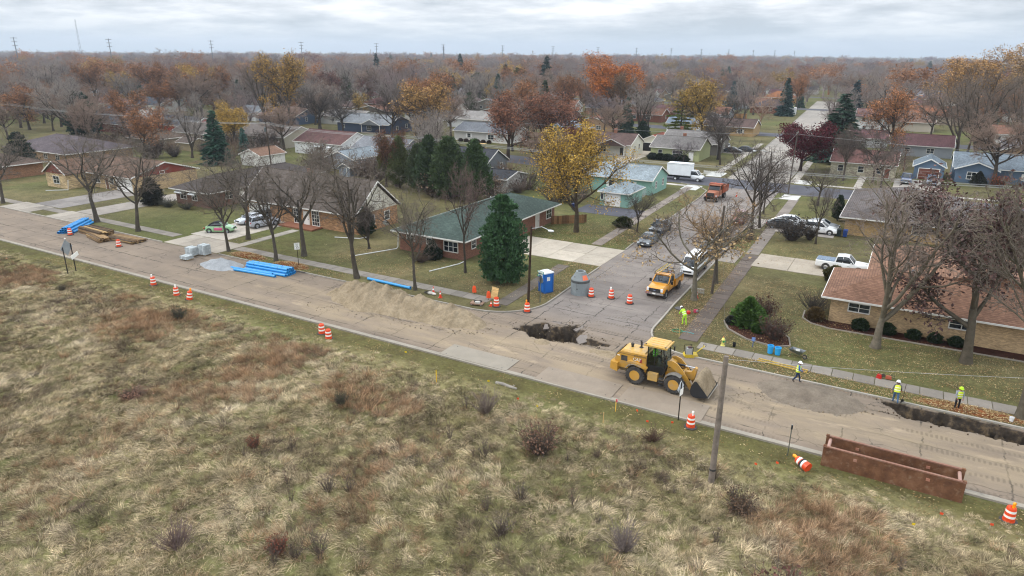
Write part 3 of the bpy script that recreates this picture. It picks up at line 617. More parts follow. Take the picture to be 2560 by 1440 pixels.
def proto_shrub(key, seed, n, H, W, leaves=0):
    r = np.random.default_rng(seed); S = []; tips = []
    for i in range(n):
        a = r.uniform(0, 6.28); t = r.uniform(.1, 1) ** .7; p = np.array([math.cos(a) * W * .18 * t, math.sin(a) * W * .18 * t, -0.03]); d = np.array([math.cos(a) * t * W / H, math.sin(a) * t * W / H, 1]) + r.normal(0, .12, 3)
        l = H * r.uniform(.6, 1.1) / np.linalg.norm(d) ; q = p
        for s in range(3):
            d2 = d + r.normal(0, .12, 3); e = q + d2 * l / 3; S.append(np.concatenate([q, e, [.014 - .003 * s, .011 - .003 * s]])); 
            for kk in range(2):
                d3 = d2 + r.normal(0, .5, 3); e3 = e + d3 * l * .22; S.append(np.concatenate([e, e3, [.008, .005]])); tips.append(e3)
            q = e
    parts = [(*seg_mesh('', S, 3, None), 0)]
    if leaves: parts.append((*leaf_cloud(r, np.array(tips), leaves, .05, .06), 1))
    v, f, mi = join(parts); PROTO[key] = dict(trunk=None, crown=npmesh('crown', v, f, [MATS['twig_grey' if leaves else 'twig'], MATS['leaf']], False, mi), h=H, w=W)
proto_shrub('shrub0', 91, 70, 1.0, .7); proto_shrub('shrub2', 94, 45, 1.0, 1.0, 160); proto_shrub('shrub1', 92, 120, 1.0, .8, 900); proto_shrub('weed0', 93, 14, 1.0, .35, 60)

TREES = []          # (x, y) of every placed tree, for spacing
def tree(name, proto, x, y, h, label, cat='tree', crown='6b625c', bark='4a453f', group=None, wide=1.0, rz=None, z=0.0, tall_color=None):
    p = PROTO[proto]; s = h / p['h']; rz = random.uniform(0, 6.28) if rz is None else rz
    t = thing(name, (x, y, z), rz, label, cat, group); t.scale = (s * wide, s * wide, s)
    if p['trunk']: link('trunk', p['trunk'], t, bark)
    c = link('crown' if cat in ('tree',) else 'foliage', p['crown'], t, crown); TREES.append((x, y)); return t
# ================================================================ houses
HOUSES = []
FIL = (0.0,)
def pane_set(root, cx, cz, w, h, face, X, Y, style, trim):
    """one window: frame (with muntins), pane as its sub-part. X, Y half sizes of the wall box"""
    d = 0.05; fr = MB(); t = 0.09
    def P(a0, a1, z0, z1, o0, o1):
        if face == 'S': fr_.bx(a0, a1, -Y - o1, -Y - o0, z0, z1)
        elif face == 'N': fr_.bx(a0, a1, Y + o0, Y + o1, z0, z1)
        elif face == 'E': fr_.bx(X + o0, X + o1, a0, a1, z0, z1)
        else: fr_.bx(-X - o1, -X - o0, a0, a1, z0, z1)
    fr_ = fr; x0, x1, z0, z1 = cx - w / 2, cx + w / 2, cz - h / 2, cz + h / 2
    P(x0 - t, x0, z0 - t, z1 + t, -.02, d); P(x1, x1 + t, z0 - t, z1 + t, -.02, d); P(x0, x1, z1, z1 + t, -.02, d); P(x0 - .05, x1 + .05, z0 - t, z0, -.02, d + .04)
    n = {'double': 1, 'triple': 2}.get(style, 0)
    for k in range(n): xm = x0 + w * (k + 1) / (n + 1); P(xm - .035, xm + .035, z0, z1, -.02, d - .01)
    if style in ('sash', 'double', 'triple'): P(x0, x1, cz - .025, cz + .025, -.02, d - .015)
    if style == 'grid':
        for k in range(1, 3): xm = x0 + w * k / 3; P(xm - .03, xm + .03, z0, z1, -.02, d - .01)
        for k in range(1, 4): zm = z0 + h * k / 4; P(x0, x1, zm - .025, zm + .025, -.02, d - .015)
    win = fr.build('window', MATS['satin'], root, trim); fr_ = MB(); P(x0, x1, z0, z1, -.02, .012); fr_.build('pane', MATS['pane'], win)
    return win, P
def house(label, x0, x1, y0, y1, eave=2.65, roof='hip', rise=1.7, wall='a08060', wmat='siding', rcol='5d5350', over=0.5, wins=(), doors=(), chim=(), trim='d9d6cf', gable=None, gmat='siding', porch=None, base=None, name='house', shutters=(), vents=1, rot=0, cat='house', near=''):
    cx, cy = (x0 + x1) / 2, (y0 + y1) / 2; X, Y = (x1 - x0) / 2, (y1 - y0) / 2; root = thing(name, (cx, cy, 0), rot, label, cat); HOUSES.append((x0, x1, y0, y1, near or label))
    if not name.endswith('shed') and not name.endswith('garage'): root['group'] = 'houses of the neighbourhood'
    wx, wy = X - over, Y - over; ov2 = over if roof == 'hip' else 0.28
    if roof == 'gx': wx = X - ov2
    if roof == 'gy': wy = Y - ov2
    W = MB()
    if roof == 'gx': W.prism([(-wy, -.1), (wy, -.1), (wy, eave), (0, eave + rise * wy / Y), (-wy, eave)], -wx, wx, 'x')
    elif roof == 'gy': W.prism([(-wx, -.1), (wx, -.1), (wx, eave), (0, eave + rise * wx / X), (-wx, eave)], -wy, wy, 'y')
    else: W.bx(-wx, wx, -wy, wy, -.1, eave + .02)
    W.build('wall', MATS[wmat], root, wall)
    if base: MB().bx(-wx - .03, wx + .03, -wy - .03, wy + .03, -.1, .35).build('plinth', MATS['concrete'], root, base)
    e = eave + .04; th = .13; rb = MB()
    if roof == 'gx': top = [(-X, -Y, e), (X, -Y, e), (X, 0, e + rise), (-X, 0, e + rise), (X, Y, e), (-X, Y, e)]; fs = [(0, 1, 2, 3), (3, 2, 4, 5)]; rim = [0, 1, 2, 4, 5, 3]
    elif roof == 'gy': top = [(-X, -Y, e), (X, -Y, e), (X, Y, e), (-X, Y, e), (0, -Y, e + rise), (0, Y, e + rise)]; fs = [(0, 4, 5, 3), (4, 1, 2, 5)]; rim = [0, 4, 1, 2, 5, 3]
    else:
        if X >= Y: k = X - Y * .98; top = [(-X, -Y, e), (X, -Y, e), (X, Y, e), (-X, Y, e), (-k, 0, e + rise), (k, 0, e + rise)]; fs = [(0, 1, 5, 4), (1, 2, 5), (2, 3, 4, 5), (3, 0, 4)]
        else: k = Y - X * .98; top = [(-X, -Y, e), (X, -Y, e), (X, Y, e), (-X, Y, e), (0, -k, e + rise), (0, k, e + rise)]; fs = [(0, 1, 4), (1, 2, 5, 4), (2, 3, 5), (3, 0, 4, 5)]
        rim = [0, 1, 2, 3]
    n = len(top); bot = [(a, b, c - th) for a, b, c in top]
    rb.add(top + bot, fs + [tuple(reversed([i + n for i in f])) for f in fs] + [(rim[i], rim[(i + 1) % len(rim)], rim[(i + 1) % len(rim)] + n, rim[i] + n) for i in range(len(rim))])
    rf = rb.build('roof', MATS['roof'], root, rcol)
    g = MB()   # gutters and barge boards
    if roof in ('gx', 'hip'): g.bx(-X, X, -Y - .07, -Y + .02, e - .17, e - .015); g.bx(-X, X, Y - .02, Y + .07, e - .17, e - .015)
    if roof in ('gy', 'hip'): g.bx(-X - .07, -X + .02, -Y, Y, e - .17, e - .015); g.bx(X - .02, X + .07, -Y, Y, e - .17, e - .015)
    if roof in ('gx', 'gy'):
        A, B = (Y, X) if roof == 'gx' else (X, Y)
        for s in (-1, 1):
            for q in (-1, 1):
                P = [(q * A, e - .2), (q * A, e + .015), (0, e + rise + .015), (0, e + rise - .2)]
                g.prism(P, s * (B - .02), s * (B + .05), 'x' if roof == 'gx' else 'y')
    g.build('fascia', MATS['satin'], rf, trim)
    if roof == 'hip' or roof[0] == 'g':   # ridge capping
        c = MB(); a, b = (top[3], top[2]) if roof == 'gx' else (top[4], top[5]); c.tube([(a[0], a[1], a[2] + .02), (b[0], b[1], b[2] + .02)], .07, 6); c.build('ridge_cap', MATS['roof'], rf, rcol)
    for px, py in chim:
        zz = e + rise * max(.1, 1 - abs(py if (roof == 'gx' or X >= Y) else px) / (Y if (roof == 'gx' or X >= Y) else X)); cm = MB(); cm.box((px, py, zz + .15), (.7, .6, 1.5)); cm.box((px, py, zz + .95), (.8, .7, .12)); cm.build('chimney', MATS['brick'], rf, '8d5f4a')
    for k in range(vents): m = MB(); vx = (-.6 + 1.2 * random.random()) * X * .7; vy = Y * .35; zz = e + rise * (1 - .35) ; m.tube([(vx, vy - .0, zz - .1), (vx, vy, zz + .45)], .07, 6); m.build('vent_pipe', MATS['satin'], rf, 'c9c9c6')
    if gable:
        gm = MB(); A = wy if roof == 'gx' else wx
        for s in (-1, 1):
            B = (wx if roof == 'gx' else wy) + .03; Am = A * .995; gm.prism([(-Am, eave - .02), (Am, eave - .02), (0, eave + rise * (A / (Y if roof == 'gx' else X)) - .04)], s * (B - .05), s * B, 'x' if roof == 'gx' else 'y')
            gm.build('gable', MATS[gmat], root, gable); gm = MB()
    for wdef in wins:
        face, u, cz, ww, hh = wdef[:5]; style = wdef[5] if len(wdef) > 5 else 'sash'; half = wx if face in 'SN' else wy
        win, P = pane_set(root, u * half, cz, ww, hh, face, wx, wy, style, trim)
        if shutters and face in shutters[0]:
            for s in (-1, 1):
                sm = MB(); c = u * half + s * (ww / 2 + .32)
                a = (c - .2, c + .2)
                if face == 'S': sm.bx(*a, -wy - .04, -wy + .01, cz - hh / 2 - .05, cz + hh / 2 + .05)
                elif face == 'E': sm.bx(wx - .01, wx + .04, *a, cz - hh / 2 - .05, cz + hh / 2 + .05)
                sm.build('shutter', MATS['satin'], win, shutters[1])
    for face, u, w, h, colr, kind in doors:
        half = wx if face in 'SN' else wy; c = u * half; dm = MB(); fm = MB()
        def bxf(m, a0, a1, z0, z1, o0, o1):
            if face == 'S': m.bx(a0, a1, -wy - o1, -wy - o0, z0, z1)
            elif face == 'N': m.bx(a0, a1, wy + o0, wy + o1, z0, z1)
            elif face == 'E': m.bx(wx + o0, wx + o1, a0, a1, z0, z1)
            else: m.bx(-wx - o1, -wx - o0, a0, a1, z0, z1)
        bxf(dm, c - w / 2, c + w / 2, 0.03, h, -.02, .04); d = dm.build('garage_door' if kind == 'garage' else 'door', MATS['satin'], root, colr)
        for s in (-1, 1): bxf(fm, c + s * (w / 2 + .05) - .06, c + s * (w / 2 + .05) + .06, 0.0, h + .12, -.02, .06)
        bxf(fm, c - w / 2 + .02, c + w / 2 - .02, h + .005, h + .12, -.02, .06); fm.build('door_frame', MATS['satin'], d, trim)
        if kind == 'garage':
            for k in range(1, 4): r_ = MB(); bxf(r_, c - w / 2 + .05, c + w / 2 - .05, h * k / 4 - .015, h * k / 4 + .015, .03, .052); r_.build('door_rib', MATS['satin'], d, 'b9b7b0')
        else:
            k = MB(); bxf(k, c + w * .32, c + w * .42, 1.0, 1.1, .03, .09); k.build('door_handle', MATS['metal'], d, '777777')
    if porch:   # (face S) small gabled or shed porch: u0, u1, depth, gabled
        u0, u1, dp, gb = porch; a0, a1 = u0 * wx, u1 * wx; pr = MB(); mid = (a0 + a1) / 2; zp = eave - .15
        if gb: pr.prism([(a0 - .3, zp), (a1 + .3, zp), (mid, zp + .42 * (a1 - a0) / 2 + .1)], -wy - dp - .2, -wy + wy * .55, 'y')
        else: pr.prism([(-wy - dp - .2, zp - .1), (-wy + .02, zp + .3), (-wy + .02, zp + .42), (-wy - dp - .2, zp + .05)], a0 - .2, a1 + .2, 'x')
        pr.build('porch_roof', MATS['roof'], root, rcol)
        if gb:
            bm_ = MB()
            for s in (-1, 1): bm_.prism([(mid, zp + .42 * (a1 - a0) / 2 + .14), (mid, zp + .42 * (a1 - a0) / 2 - .02), (mid + s * ((a1 - a0) / 2 + .34), zp - .1), (mid + s * ((a1 - a0) / 2 + .34), zp + .06)], -wy - dp - .26, -wy - dp - .2, 'y')
            bm_.build('barge_board', MATS['satin'], root, trim)
        for xx in (a0 + .1, a1 - .1): MB().bx(xx - .07, xx + .07, -wy - dp, -wy - dp + .14, 0, zp + .02).build('porch_post', MATS['satin'], root, trim)
        MB().bx(a0 - .1, a1 + .1, -wy - dp - .1, -wy + .01, -.05, .28).build('porch_floor', MATS['concrete'], root, 'a59c90')
    return root
W_ = lambda *a: a
# ---- front row along the main road
B_ = house('long tan brick house with brown roof and red gable end behind bare street trees', -138.5, -118.0, 70.2, 84.2, 2.7, 'gx', 2.1, 'b39b78', 'brick', '6d5648', .6,
      wins=[W_('S', -.1, 1.5, 1.4, 1.1, 'double'), W_('E', -.1, 3.0, .9, .4, 'plain'), W_('S', .35, 1.6, 1.0, 1.0)], doors=[('S', .72, 4.6, 2.2, 'e6e4df', 'garage'), ('S', .2, .95, 2.05, '6b4a3a', 'door')], gable='7c3a2e', near='red-gabled tan house')
# its projecting front wing
def wing(root, x0, x1, y0, y1, eave, rise, wall, wmat, rcol, gable, wins, trim='d9d6cf'):
    ox, oy = root.location.x, root.location.y; x0 -= ox; x1 -= ox; y0 -= oy; y1 -= oy; c = (x0 + x1) / 2; w = (x1 - x0) / 2
    MB().prism([(x0 + .4, -.1), (x1 - .4, -.1), (x1 - .4, eave), (c, eave + rise * .88), (x0 + .4, eave)], y0 + .35, y1, 'y').build('wing_wall', MATS[wmat], root, wall)
    m = MB(); e = eave + .03; m.add([(x0, y0, e), (c, y0, e + rise), (x1, y0, e), (x0, y1, e), (c, y1, e + rise), (x1, y1, e), (x0, y0, e - .13), (c, y0, e + rise - .15), (x1, y0, e - .13), (x0, y1, e - .13), (c, y1, e + rise - .15), (x1, y1, e - .13)], [(0, 1, 4, 3), (1, 2, 5, 4), (6, 9, 10, 7), (7, 10, 11, 8), (0, 6, 7, 1), (1, 7, 8, 2), (3, 4, 10, 9), (4, 5, 11, 10), (0, 3, 9, 6), (2, 8, 11, 5)])
    r = m.build('wing_roof', MATS['roof'], root, rcol); g = MB()
    for s, a in ((-1, x0), (1, x1)): g.prism([(a, e - .2), (a, e + .015), (c, e + rise + .015), (c, e + rise - .2)], y0 - .05, y0 + .02, 'y')
    g.build('barge_board', MATS['satin'], r, trim)
    if gable: MB().prism([(x0 + .5, eave - .05), (x1 - .5, eave - .05), (c, eave + rise * .84)], y0 + .30, y0 + .36, 'y').build('gable', MATS['siding'], root, gable)
    for (u, cz, ww, hh, st) in wins:
        wn, P = pane_set(root, c + u * w, cz, ww, hh, 'S', 0, -(y0 + .35), st, trim)
wing(B_, -139.2, -131.6, 66.4, 78, 2.7, 2.2, 'b8a17c', 'stone_brick', '6d5648', '7c3a2e', [(0, 1.45, 1.9, 1.3, 'double'), (-.3, 2.9, .1, .1, 'plain')])
house('low brown brick house with dark hip roof and white window awnings', -105.2, -95.2, 68.8, 94.5, 2.6, 'hip', 1.9, '74564a', 'brick', '4b4441', .7,
      wins=[W_('S', -.55, 1.55, 1.5, 1.1, 'double'), W_('S', .1, 1.55, 1.2, 1.1, 'double'), W_('E', -.7, 1.6, 1.3, 1.0, 'double'), W_('E', -.3, 1.6, 1.3, 1.0, 'double'), W_('E', .2, 1.6, 1.3, 1.0, 'double')], doors=[('E', -.5, .95, 2.05, 'ddd9d2', 'door')], vents=2, near='dark hip-roofed brick house')
D_ = house('one and a half storey tan stone house with steep brown roof and cream gable', -87.5, -64.2, 68.6, 78.4, 2.75, 'gx', 4.1, 'a67f5d', 'stone_brick', '5f5650', .6,
      wins=[W_('S', -.02, 1.35, 1.35, 2.1, 'grid'), W_('S', .30, 1.35, 1.35, 2.1, 'grid'), W_('E', -.35, 1.55, 1.4, 1.2, 'double'), W_('E', .45, 1.6, 1.0, 1.2), W_('E', -.02, 4.3, 1.5, 1.1, 'double')],
      doors=[('S', -.72, 4.4, 2.15, 'e4e3de', 'garage'), ('S', .14, 1.0, 2.1, 'e9e7e2', 'door')], gable='c9c4b4', chim=[(-2, .6)], near='steep-roofed stone house')
MB().bx(-2.2, 4.6, -6.4, -4.3, -.05, .22).build('porch_floor', MATS['brick'], D_, '8a5a44')
E_ = house('corner red brick ranch house with long green hip roof', -55.6, -44.2, 65.6, 91.6, 2.6, 'hip', 2.0, '805a4a', 'brick', '45524c', .75,
      wins=[W_('S', -.62, 1.8, 1.2, .6, 'double'), W_('S', -.05, 1.75, .7, .7, 'plain'), W_('S', .62, 1.5, 2.0, 1.2, 'triple'), W_('E', -.82, 1.6, .9, 1.0), W_('E', -.3, 1.6, 1.4, 1.0, 'double'), W_('E', .85, 1.5, 1.6, 1.3, 'double')],
      doors=[('E', .55, .95, 2.05, 'c9c5bd', 'door')], vents=2, near='green-roofed corner house')
R_ = house('large tan brick ranch house with sprawling leaf-strewn brown hip roof', -4.9, 21, 66.9, 77.5, 2.6, 'hip', 1.9, 'b79c78', 'brick', '80604e', .8,
      wins=[W_('S', -.80, 1.75, 1.7, .75, 'double'), W_('S', -.13, 1.75, 1.8, .75, 'double'), W_('S', .45, 1.75, 1.8, .75, 'double'), W_('W', 0, 1.6, 1.4, 1.0, 'double')], vents=1, near='brown-roofed ranch house')
x0, y0 = R_.location.x, R_.location.y
MB().bx(-.9 - x0, 18 - x0, 76 - y0, 89.2 - y0, -.1, 2.6).build('rear_wall', MATS['brick'], R_, 'b79c78')
m = MB(); ra = [(-1.8, 72), (19, 72), (19, 90.3), (-1.8, 90.3)]; ee = 2.66
m.add([(a - x0, b - y0, ee) for a, b in ra] + [(8.6 - x0, 72 - y0, ee + 2.9), (8.6 - x0, 81.5 - y0, ee + 2.9)] + [(a - x0, b - y0, ee - .15) for a, b in ra], [(0, 4, 5, 3), (1, 2, 5, 4), (2, 3, 5), (0, 1, 4), (0, 3, 9, 6), (3, 2, 8, 9), (2, 1, 7, 8), (6, 9, 8, 7)])
rr_ = m.build('rear_roof', MATS['roof'], R_, '836350'); MB().bx(-1.87 - x0, -1.79 - x0, 77.5 - y0, 90.3 - y0, ee - .18, ee - .01).build('gutter', MATS['satin'], rr_, 'd9d6cf')
for vx, vy, c in ((2.2, 74.2, 'b8c8d4'), (11, 84, 'dddddd')): MB().tube([(vx - x0, vy - y0, 3.2), (vx - x0, vy - y0, 4.35 if vx < 5 else 5.6)], .12, 8).build('vent_pipe', MATS['satin'], rr_, c)
house('grey hip-roofed tan brick house behind parked white cars', -7.0, 8.5, 104.2, 128.5, 2.6, 'hip', 2.3, 'ab8f66', 'brick', '5f5856', .75, wins=[W_('S', .3, 1.6, 1.6, 1.0, 'double'), W_('W', 0, 1.6, 1.4, 1.0, 'double')], vents=1, near='grey hip-roofed house')
house('brown long-roofed tan house far left behind dark evergreens', -184, -158, 80.5, 97, 2.7, 'hip', 2.6, 'a58a6c', 'brick', '544b4e', .8, wins=[W_('S', .3, 1.6, 1.4, 1.0, 'double'), W_('S', .7, 1.6, 1.4, 1.0, 'double')], near='long-roofed tan house')
house('orange brick house at the left edge beside the lawn', -172, -152, 62, 74, 2.6, 'hip', 2.0, '8d6a52', 'brick', '5b4c44', .7, wins=[W_('S', .5, 1.5, 1.5, 1.1, 'double')], near='orange brick house')
# ---- garages and houses between the main road and the cross street
house('mint green clapboard garage with white door on the black pad', -44.0, -38.4, 104.9, 112.6, 2.35, 'hip', 1.25, '84ab9f', 'siding', '848f94', .35, doors=[('S', -.08, 2.6, 2.0, 'e8e6e1', 'garage')], wins=[W_('W', 0, 1.5, .8, .8), W_('S', -.85, 1.5, .4, .9, 'plain')], name='garage', cat='garage', near='mint green garage')
house('mint green clapboard cottage with pale grey roof and white shutters', -52.5, -38.6, 117.0, 126.4, 2.65, 'gx', 2.0, '86afa3', 'siding', '8a9499', .4, wins=[W_('S', .42, 1.55, .95, 1.15), W_('S', -.15, 1.55, .95, 1.15), W_('E', -.45, 1.6, .7, 1.1), W_('E', .45, 1.6, .7, 1.1)], shutters=('S', 'e3e6e4'), near='mint green cottage', vents=2)
house('white clapboard house with maroon roof and two window awnings', -134.5, -118.3, 123.0, 135.0, 2.9, 'gx', 2.5, 'dcdcda', 'siding', '5d4340', .4, wins=[W_('S', .05, 1.6, 1.6, .9, 'double'), W_('S', .55, 1.6, .9, .8), W_('E', -.1, 1.7, .9, 1.0, 'double')], vents=1, near='white awning house')
house('grey blue gabled garage behind white maroon-roofed house', -110.0, -101.6, 109.0, 119.5, 2.45, 'gy', 1.5, '8e949c', 'siding', '7c8489', .35, doors=[('S', 0, 4.2, 2.1, '9aa0a8', 'garage')], name='garage', cat='garage', near='grey blue garage')
house('tiny grey garden shed with white eaves under the conifers', -100.8, -97.4, 103.3, 106.6, 1.9, 'gy', .8, '747c86', 'siding', '686460', .25, doors=[('S', 0, 1.2, 1.7, '6e7680', 'door')], name='garden_shed', cat='shed', near='grey garden shed')
house('beige clapboard house with taupe roof beyond bushes and pole', -161.0, -141.6, 126.6, 139.5, 2.8, 'gx', 2.4, 'a59e8e', 'siding', '665e59', .45, wins=[W_('S', .72, 1.6, .9, 1.2), W_('S', -.2, 1.6, 1.3, 1.0, 'double')], chim=[(-2.5, 2.0)], near='beige taupe-roofed house')
house('small beige gabled cottage right of the bright red house', -181.0, -166, 121.5, 131.0, 2.7, 'gx', 2.2, 'b3a893', 'siding', '6b645f', .4, wins=[W_('S', .75, 1.6, .7, 1.1), W_('E', 0, 1.6, .8, 1.1)], near='small beige cottage')
Rd = house('bright red clapboard house with charcoal roof and white trim', -206.0, -185.5, 131.0, 142.0, 2.8, 'gx', 2.3, '9e3127', 'siding', '3c4047', .4, wins=[W_('S', .35, 1.6, 1.3, 1.1, 'double'), W_('S', .68, 1.6, .7, 1.0), W_('E', -.55, 1.5, .7, 1.2), W_('E', .5, 1.5, .7, 1.2)], trim='e2e0da', near='bright red house')
house('dark red brick house with charcoal hip roof before the white gabled house', -226, -206.5, 124.5, 135.0, 2.7, 'hip', 2.1, '6d3327', 'brick', '3f434a', .6, wins=[W_('S', .3, 1.6, .9, .9), W_('S', .7, 1.6, .9, .9)], near='dark red brick house')
house('white clapboard house with charcoal roof behind the red house', -250, -227.5, 137.0, 154, 2.9, 'gx', 2.9, 'dfe0e0', 'siding', '43474f', .4, wins=[W_('S', .1, 1.6, 1.0, 1.0), W_('S', .4, 1.6, 1.0, 1.0)], near='white charcoal-roofed house')
house('low putty coloured garage with brown hip roof below the red house', -182.0, -167.5, 107.6, 118.5, 2.5, 'hip', 2.1, '8b8272', 'siding', '57493f', .5, wins=[W_('S', .3, 1.5, .6, .6, 'plain')], name='garage', cat='garage', near='putty brown-roofed garage')
house('small tan shed with sagging roof beside big spruce', -163.5, -157.5, 110.5, 116, 2.0, 'gx', 1.1, '9c8d6f', 'siding', '574c45', .3, name='garden_shed', cat='shed', near='tan shed')
house('small white gabled garage half hidden by bare shrubs', -129.5, -122.5, 102.5, 110, 2.4, 'gy', 1.3, 'd3d1cb', 'siding', '7b5f4e', .3, doors=[('S', 0, 2.6, 2.0, 'cfccc6', 'garage')], name='garage', cat='garage', near='small white garage')
house('slate grey gabled cottage with blue windows right of dark conifers', -88, -73.3, 117, 126, 2.8, 'gx', 2.4, '6d7175', 'siding', '3f4045', .35, wins=[W_('E', -.5, 1.3, .8, 1.0), W_('E', .4, 1.7, .8, 1.2)], near='slate grey cottage')
house('black roofed low garage in front of the slate grey cottage', -73.2, -62, 105.6, 114, 2.4, 'gx', 1.0, 'b9b6b0', 'siding', '36373b', .35, name='garage', cat='garage', near='black-roofed garage')
house('pale blue grey house glimpsed behind the tall conifers', -114, -99, 121.5, 131.5, 2.8, 'gx', 2.3, '8d95a3', 'siding', '77797d', .4, wins=[W_('E', 0, 1.6, .9, 1.1), W_('S', .5, 1.6, .9, 1.1)], near='pale blue grey house')
# ---- far side of the cross street
house('white cottage with grey roof and picture window on cross street', -224, -207.5, 173.5, 184, 2.8, 'gx', 2.3, 'd6d7d6', 'siding', '6e7378', .4, wins=[W_('S', .1, 1.55, 1.8, 1.2, 'triple'), W_('S', -.5, 1.6, .9, 1.0)], doors=[('S', .65, .95, 2.05, '2f3136', 'door')], near='white picture-window cottage')
house('blue clapboard house with brown roof and white windows', -204, -185.2, 171.5, 186, 2.8, 'gx', 2.7, '47586d', 'siding', '6f5a50', .4, wins=[W_('S', -.7, 1.6, .8, .9), W_('S', -.3, 1.6, .8, .9), W_('S', .5, 1.6, 1.0, 1.1), W_('E', -.25, 1.6, .7, 1.3), W_('E', .5, 2.0, .8, 1.3)], near='blue brown-roofed house')
house('pale grey bungalow with orange shed roof beside blue house', -184, -165, 181, 192, 2.7, 'gx', 2.0, 'b9b8b3', 'siding', '85807c', .4, wins=[W_('S', -.3, 1.5, 1.2, 1.0, 'double'), W_('S', .5, 1.5, 1.2, 1.0, 'double')], near='pale grey bungalow')
house('navy blue house with columned front porch and grey roof', -162, -140.2, 167, 179.5, 2.8, 'gx', 2.4, '3a465c', 'siding', '7c7f82', .4, wins=[W_('S', -.75, 1.5, .9, .9), W_('S', .25, 1.4, 1.6, 1.3, 'double'), W_('E', -.3, 1.6, .9, 1.0), W_('E', .5, 1.9, .9, 1.0)], porch=(.1, .8, 1.8, True), near='navy porch house')
house('white brick fronted house with grey roof and trimmed bush row', -116, -97, 166.6, 178, 2.75, 'gx', 2.1, 'c6c4c0', 'siding', '6c6f74', .45, wins=[W_('S', -.45, 1.6, 1.0, 1.0), W_('S', .35, 1.5, 1.8, 1.2, 'double')], shutters=('S', 'e7e7e5'), base='d6d3cd', near='grey-roofed bush-row house')
house('white gabled house with grey roof behind the yellow-leaved trees', -140, -122, 197, 208, 2.8, 'gx', 2.4, 'cfd0d0', 'siding', '8b8783', .4, wins=[W_('E', 0, 1.6, .9, 1.1)], near='white gabled house')
Wh = house('cream bungalow with brown roof and gabled front porch', -77.5, -59.3, 161, 171, 2.8, 'gx', 2.3, 'd2cfc4', 'siding', '5f4d48', .4, wins=[W_('S', .2, 1.5, 1.3, 1.2, 'double'), W_('E', -.3, 1.7, .7, 1.2), W_('E', .35, 1.9, .7, 1.2)], doors=[('S', .75, .95, 2.05, '3e3a37', 'door')], porch=(.1, .9, 1.7, True), near='cream porch bungalow', chim=[(3, 0)])
Og = house('open fronted cream garage with red brown roof', -62.2, -54.6, 174, 183, 2.5, 'gy', 1.6, 'd5d0c0', 'siding', '8a4f40', .3, doors=[('S', 0, 5.2, 2.1, '0e0e10', 'door')], name='garage', cat='garage', near='open cream garage')  # the door is a near-black panel, painting the shade inside the open front
house('pale green bungalow with grey roof, hedge and picture window', -55.0, -42.6, 162, 173, 2.75, 'gx', 2.3, 'a9ae80', 'siding', '716d6a', .5, wins=[W_('S', -.6, 1.55, .9, 1.2), W_('S', .12, 1.5, 2.3, 1.3, 'triple')], doors=[('S', .68, .95, 2.05, 'ebe9e4', 'door')], chim=[(.5, .8)], near='pale green bungalow')
house('dark sided rear house with long grey roof beyond green bungalow', -56.5, -41.5, 174.6, 187, 2.8, 'gx', 2.4, '6a6560', 'siding', '76726f', .45, chim=[(-4, .5)], wins=[W_('E', .2, 1.6, .9, 1.1)], near='long grey-roofed rear house')
house('cream stone house with red brown roof behind two bare trees', -14.4, -1.6, 159.6, 170, 2.75, 'gx', 2.2, 'b7b09a', 'stone_brick', '71504a', .5, wins=[W_('S', -.68, 1.5, 1.0, 1.2), W_('S', -.05, 1.5, 1.0, 1.2), W_('S', .5, 1.5, 1.0, 1.2)], doors=[('S', .75, .95, 2.05, '7a4a3a', 'door')], near='cream stone house')
house('blue gabled garage with red brown door and parked pickup', 1.0, 7.0, 163, 172, 2.6, 'gy', 1.6, '5b7086', 'siding', '6d7982', .35, doors=[('S', 0, 3.6, 2.2, '6d3f31', 'garage')], name='garage', cat='garage', trim='e6e6e3', near='blue garage')
Bl = house('slate blue house with grey roof, white shutters and front gable', 8.0, 29, 165.5, 178, 2.75, 'gx', 2.3, '566a80', 'siding', '747e86', .45, wins=[W_('S', .25, 1.5, 1.6, 1.2, 'double'), W_('W', 0, 1.6, .9, 1.1)], shutters=('S', 'e4e2da'), trim='e6e6e3', near='slate blue house')
wing(Bl, 8.2, 16.0, 162.8, 172, 2.7, 1.5, '566a80', 'siding', '747e86', None, [(-.1, 1.5, 2.2, 1.3, 'triple')], 'e6e6e3')
# ---- second block
house('white two storey house with brown roof right of tall spruce', -17.6, -7.4, 256, 266, 5.3, 'gx', 2.0, 'e0e1e0', 'siding', '6d5451', .4, wins=[W_('S', -.4, 1.5, .9, 1.3), W_('S', .1, 1.5, .9, 1.3), W_('S', .7, 1.4, .9, 1.9), W_('S', .35, 4.2, .9, 1.1), W_('S', -.5, 4.2, .9, 1.1)], porch=(-.95, .95, 1.4, False), near='white two storey house')
house('long low garage with maroon roof below the white two storey house', -15.6, -5.6, 213.5, 222, 2.5, 'gx', 1.9, 'b9babb', 'siding', '65494a', .4, wins=[W_('S', -.2, 1.5, 1.1, .8, 'double'), W_('S', .5, 1.5, 1.1, .8, 'double')], name='garage', cat='garage', near='maroon-roofed garage')
house('tan brick bungalow with brown roof and white shutters', -58.5, -42.5, 222, 233, 2.75, 'gx', 2.1, 'a68a62', 'brick', '5c4b46', .5, wins=[W_('S', -.3, 1.55, 1.0, 1.1), W_('S', .5, 1.55, 1.2, 1.0, 'double')], shutters=('S', 'dedcd6'), near='tan shuttered bungalow')
house('white garage with blue grey roof in front of pine', -68.5, -58.8, 216, 223.5, 3.4, 'gx', 1.8, 'dcdee0', 'siding', '7b8893', .35, wins=[W_('E', -.3, 2.4, .7, .9), W_('E', .3, 2.4, .7, .9)], name='garage', cat='garage', near='white blue-roofed garage')
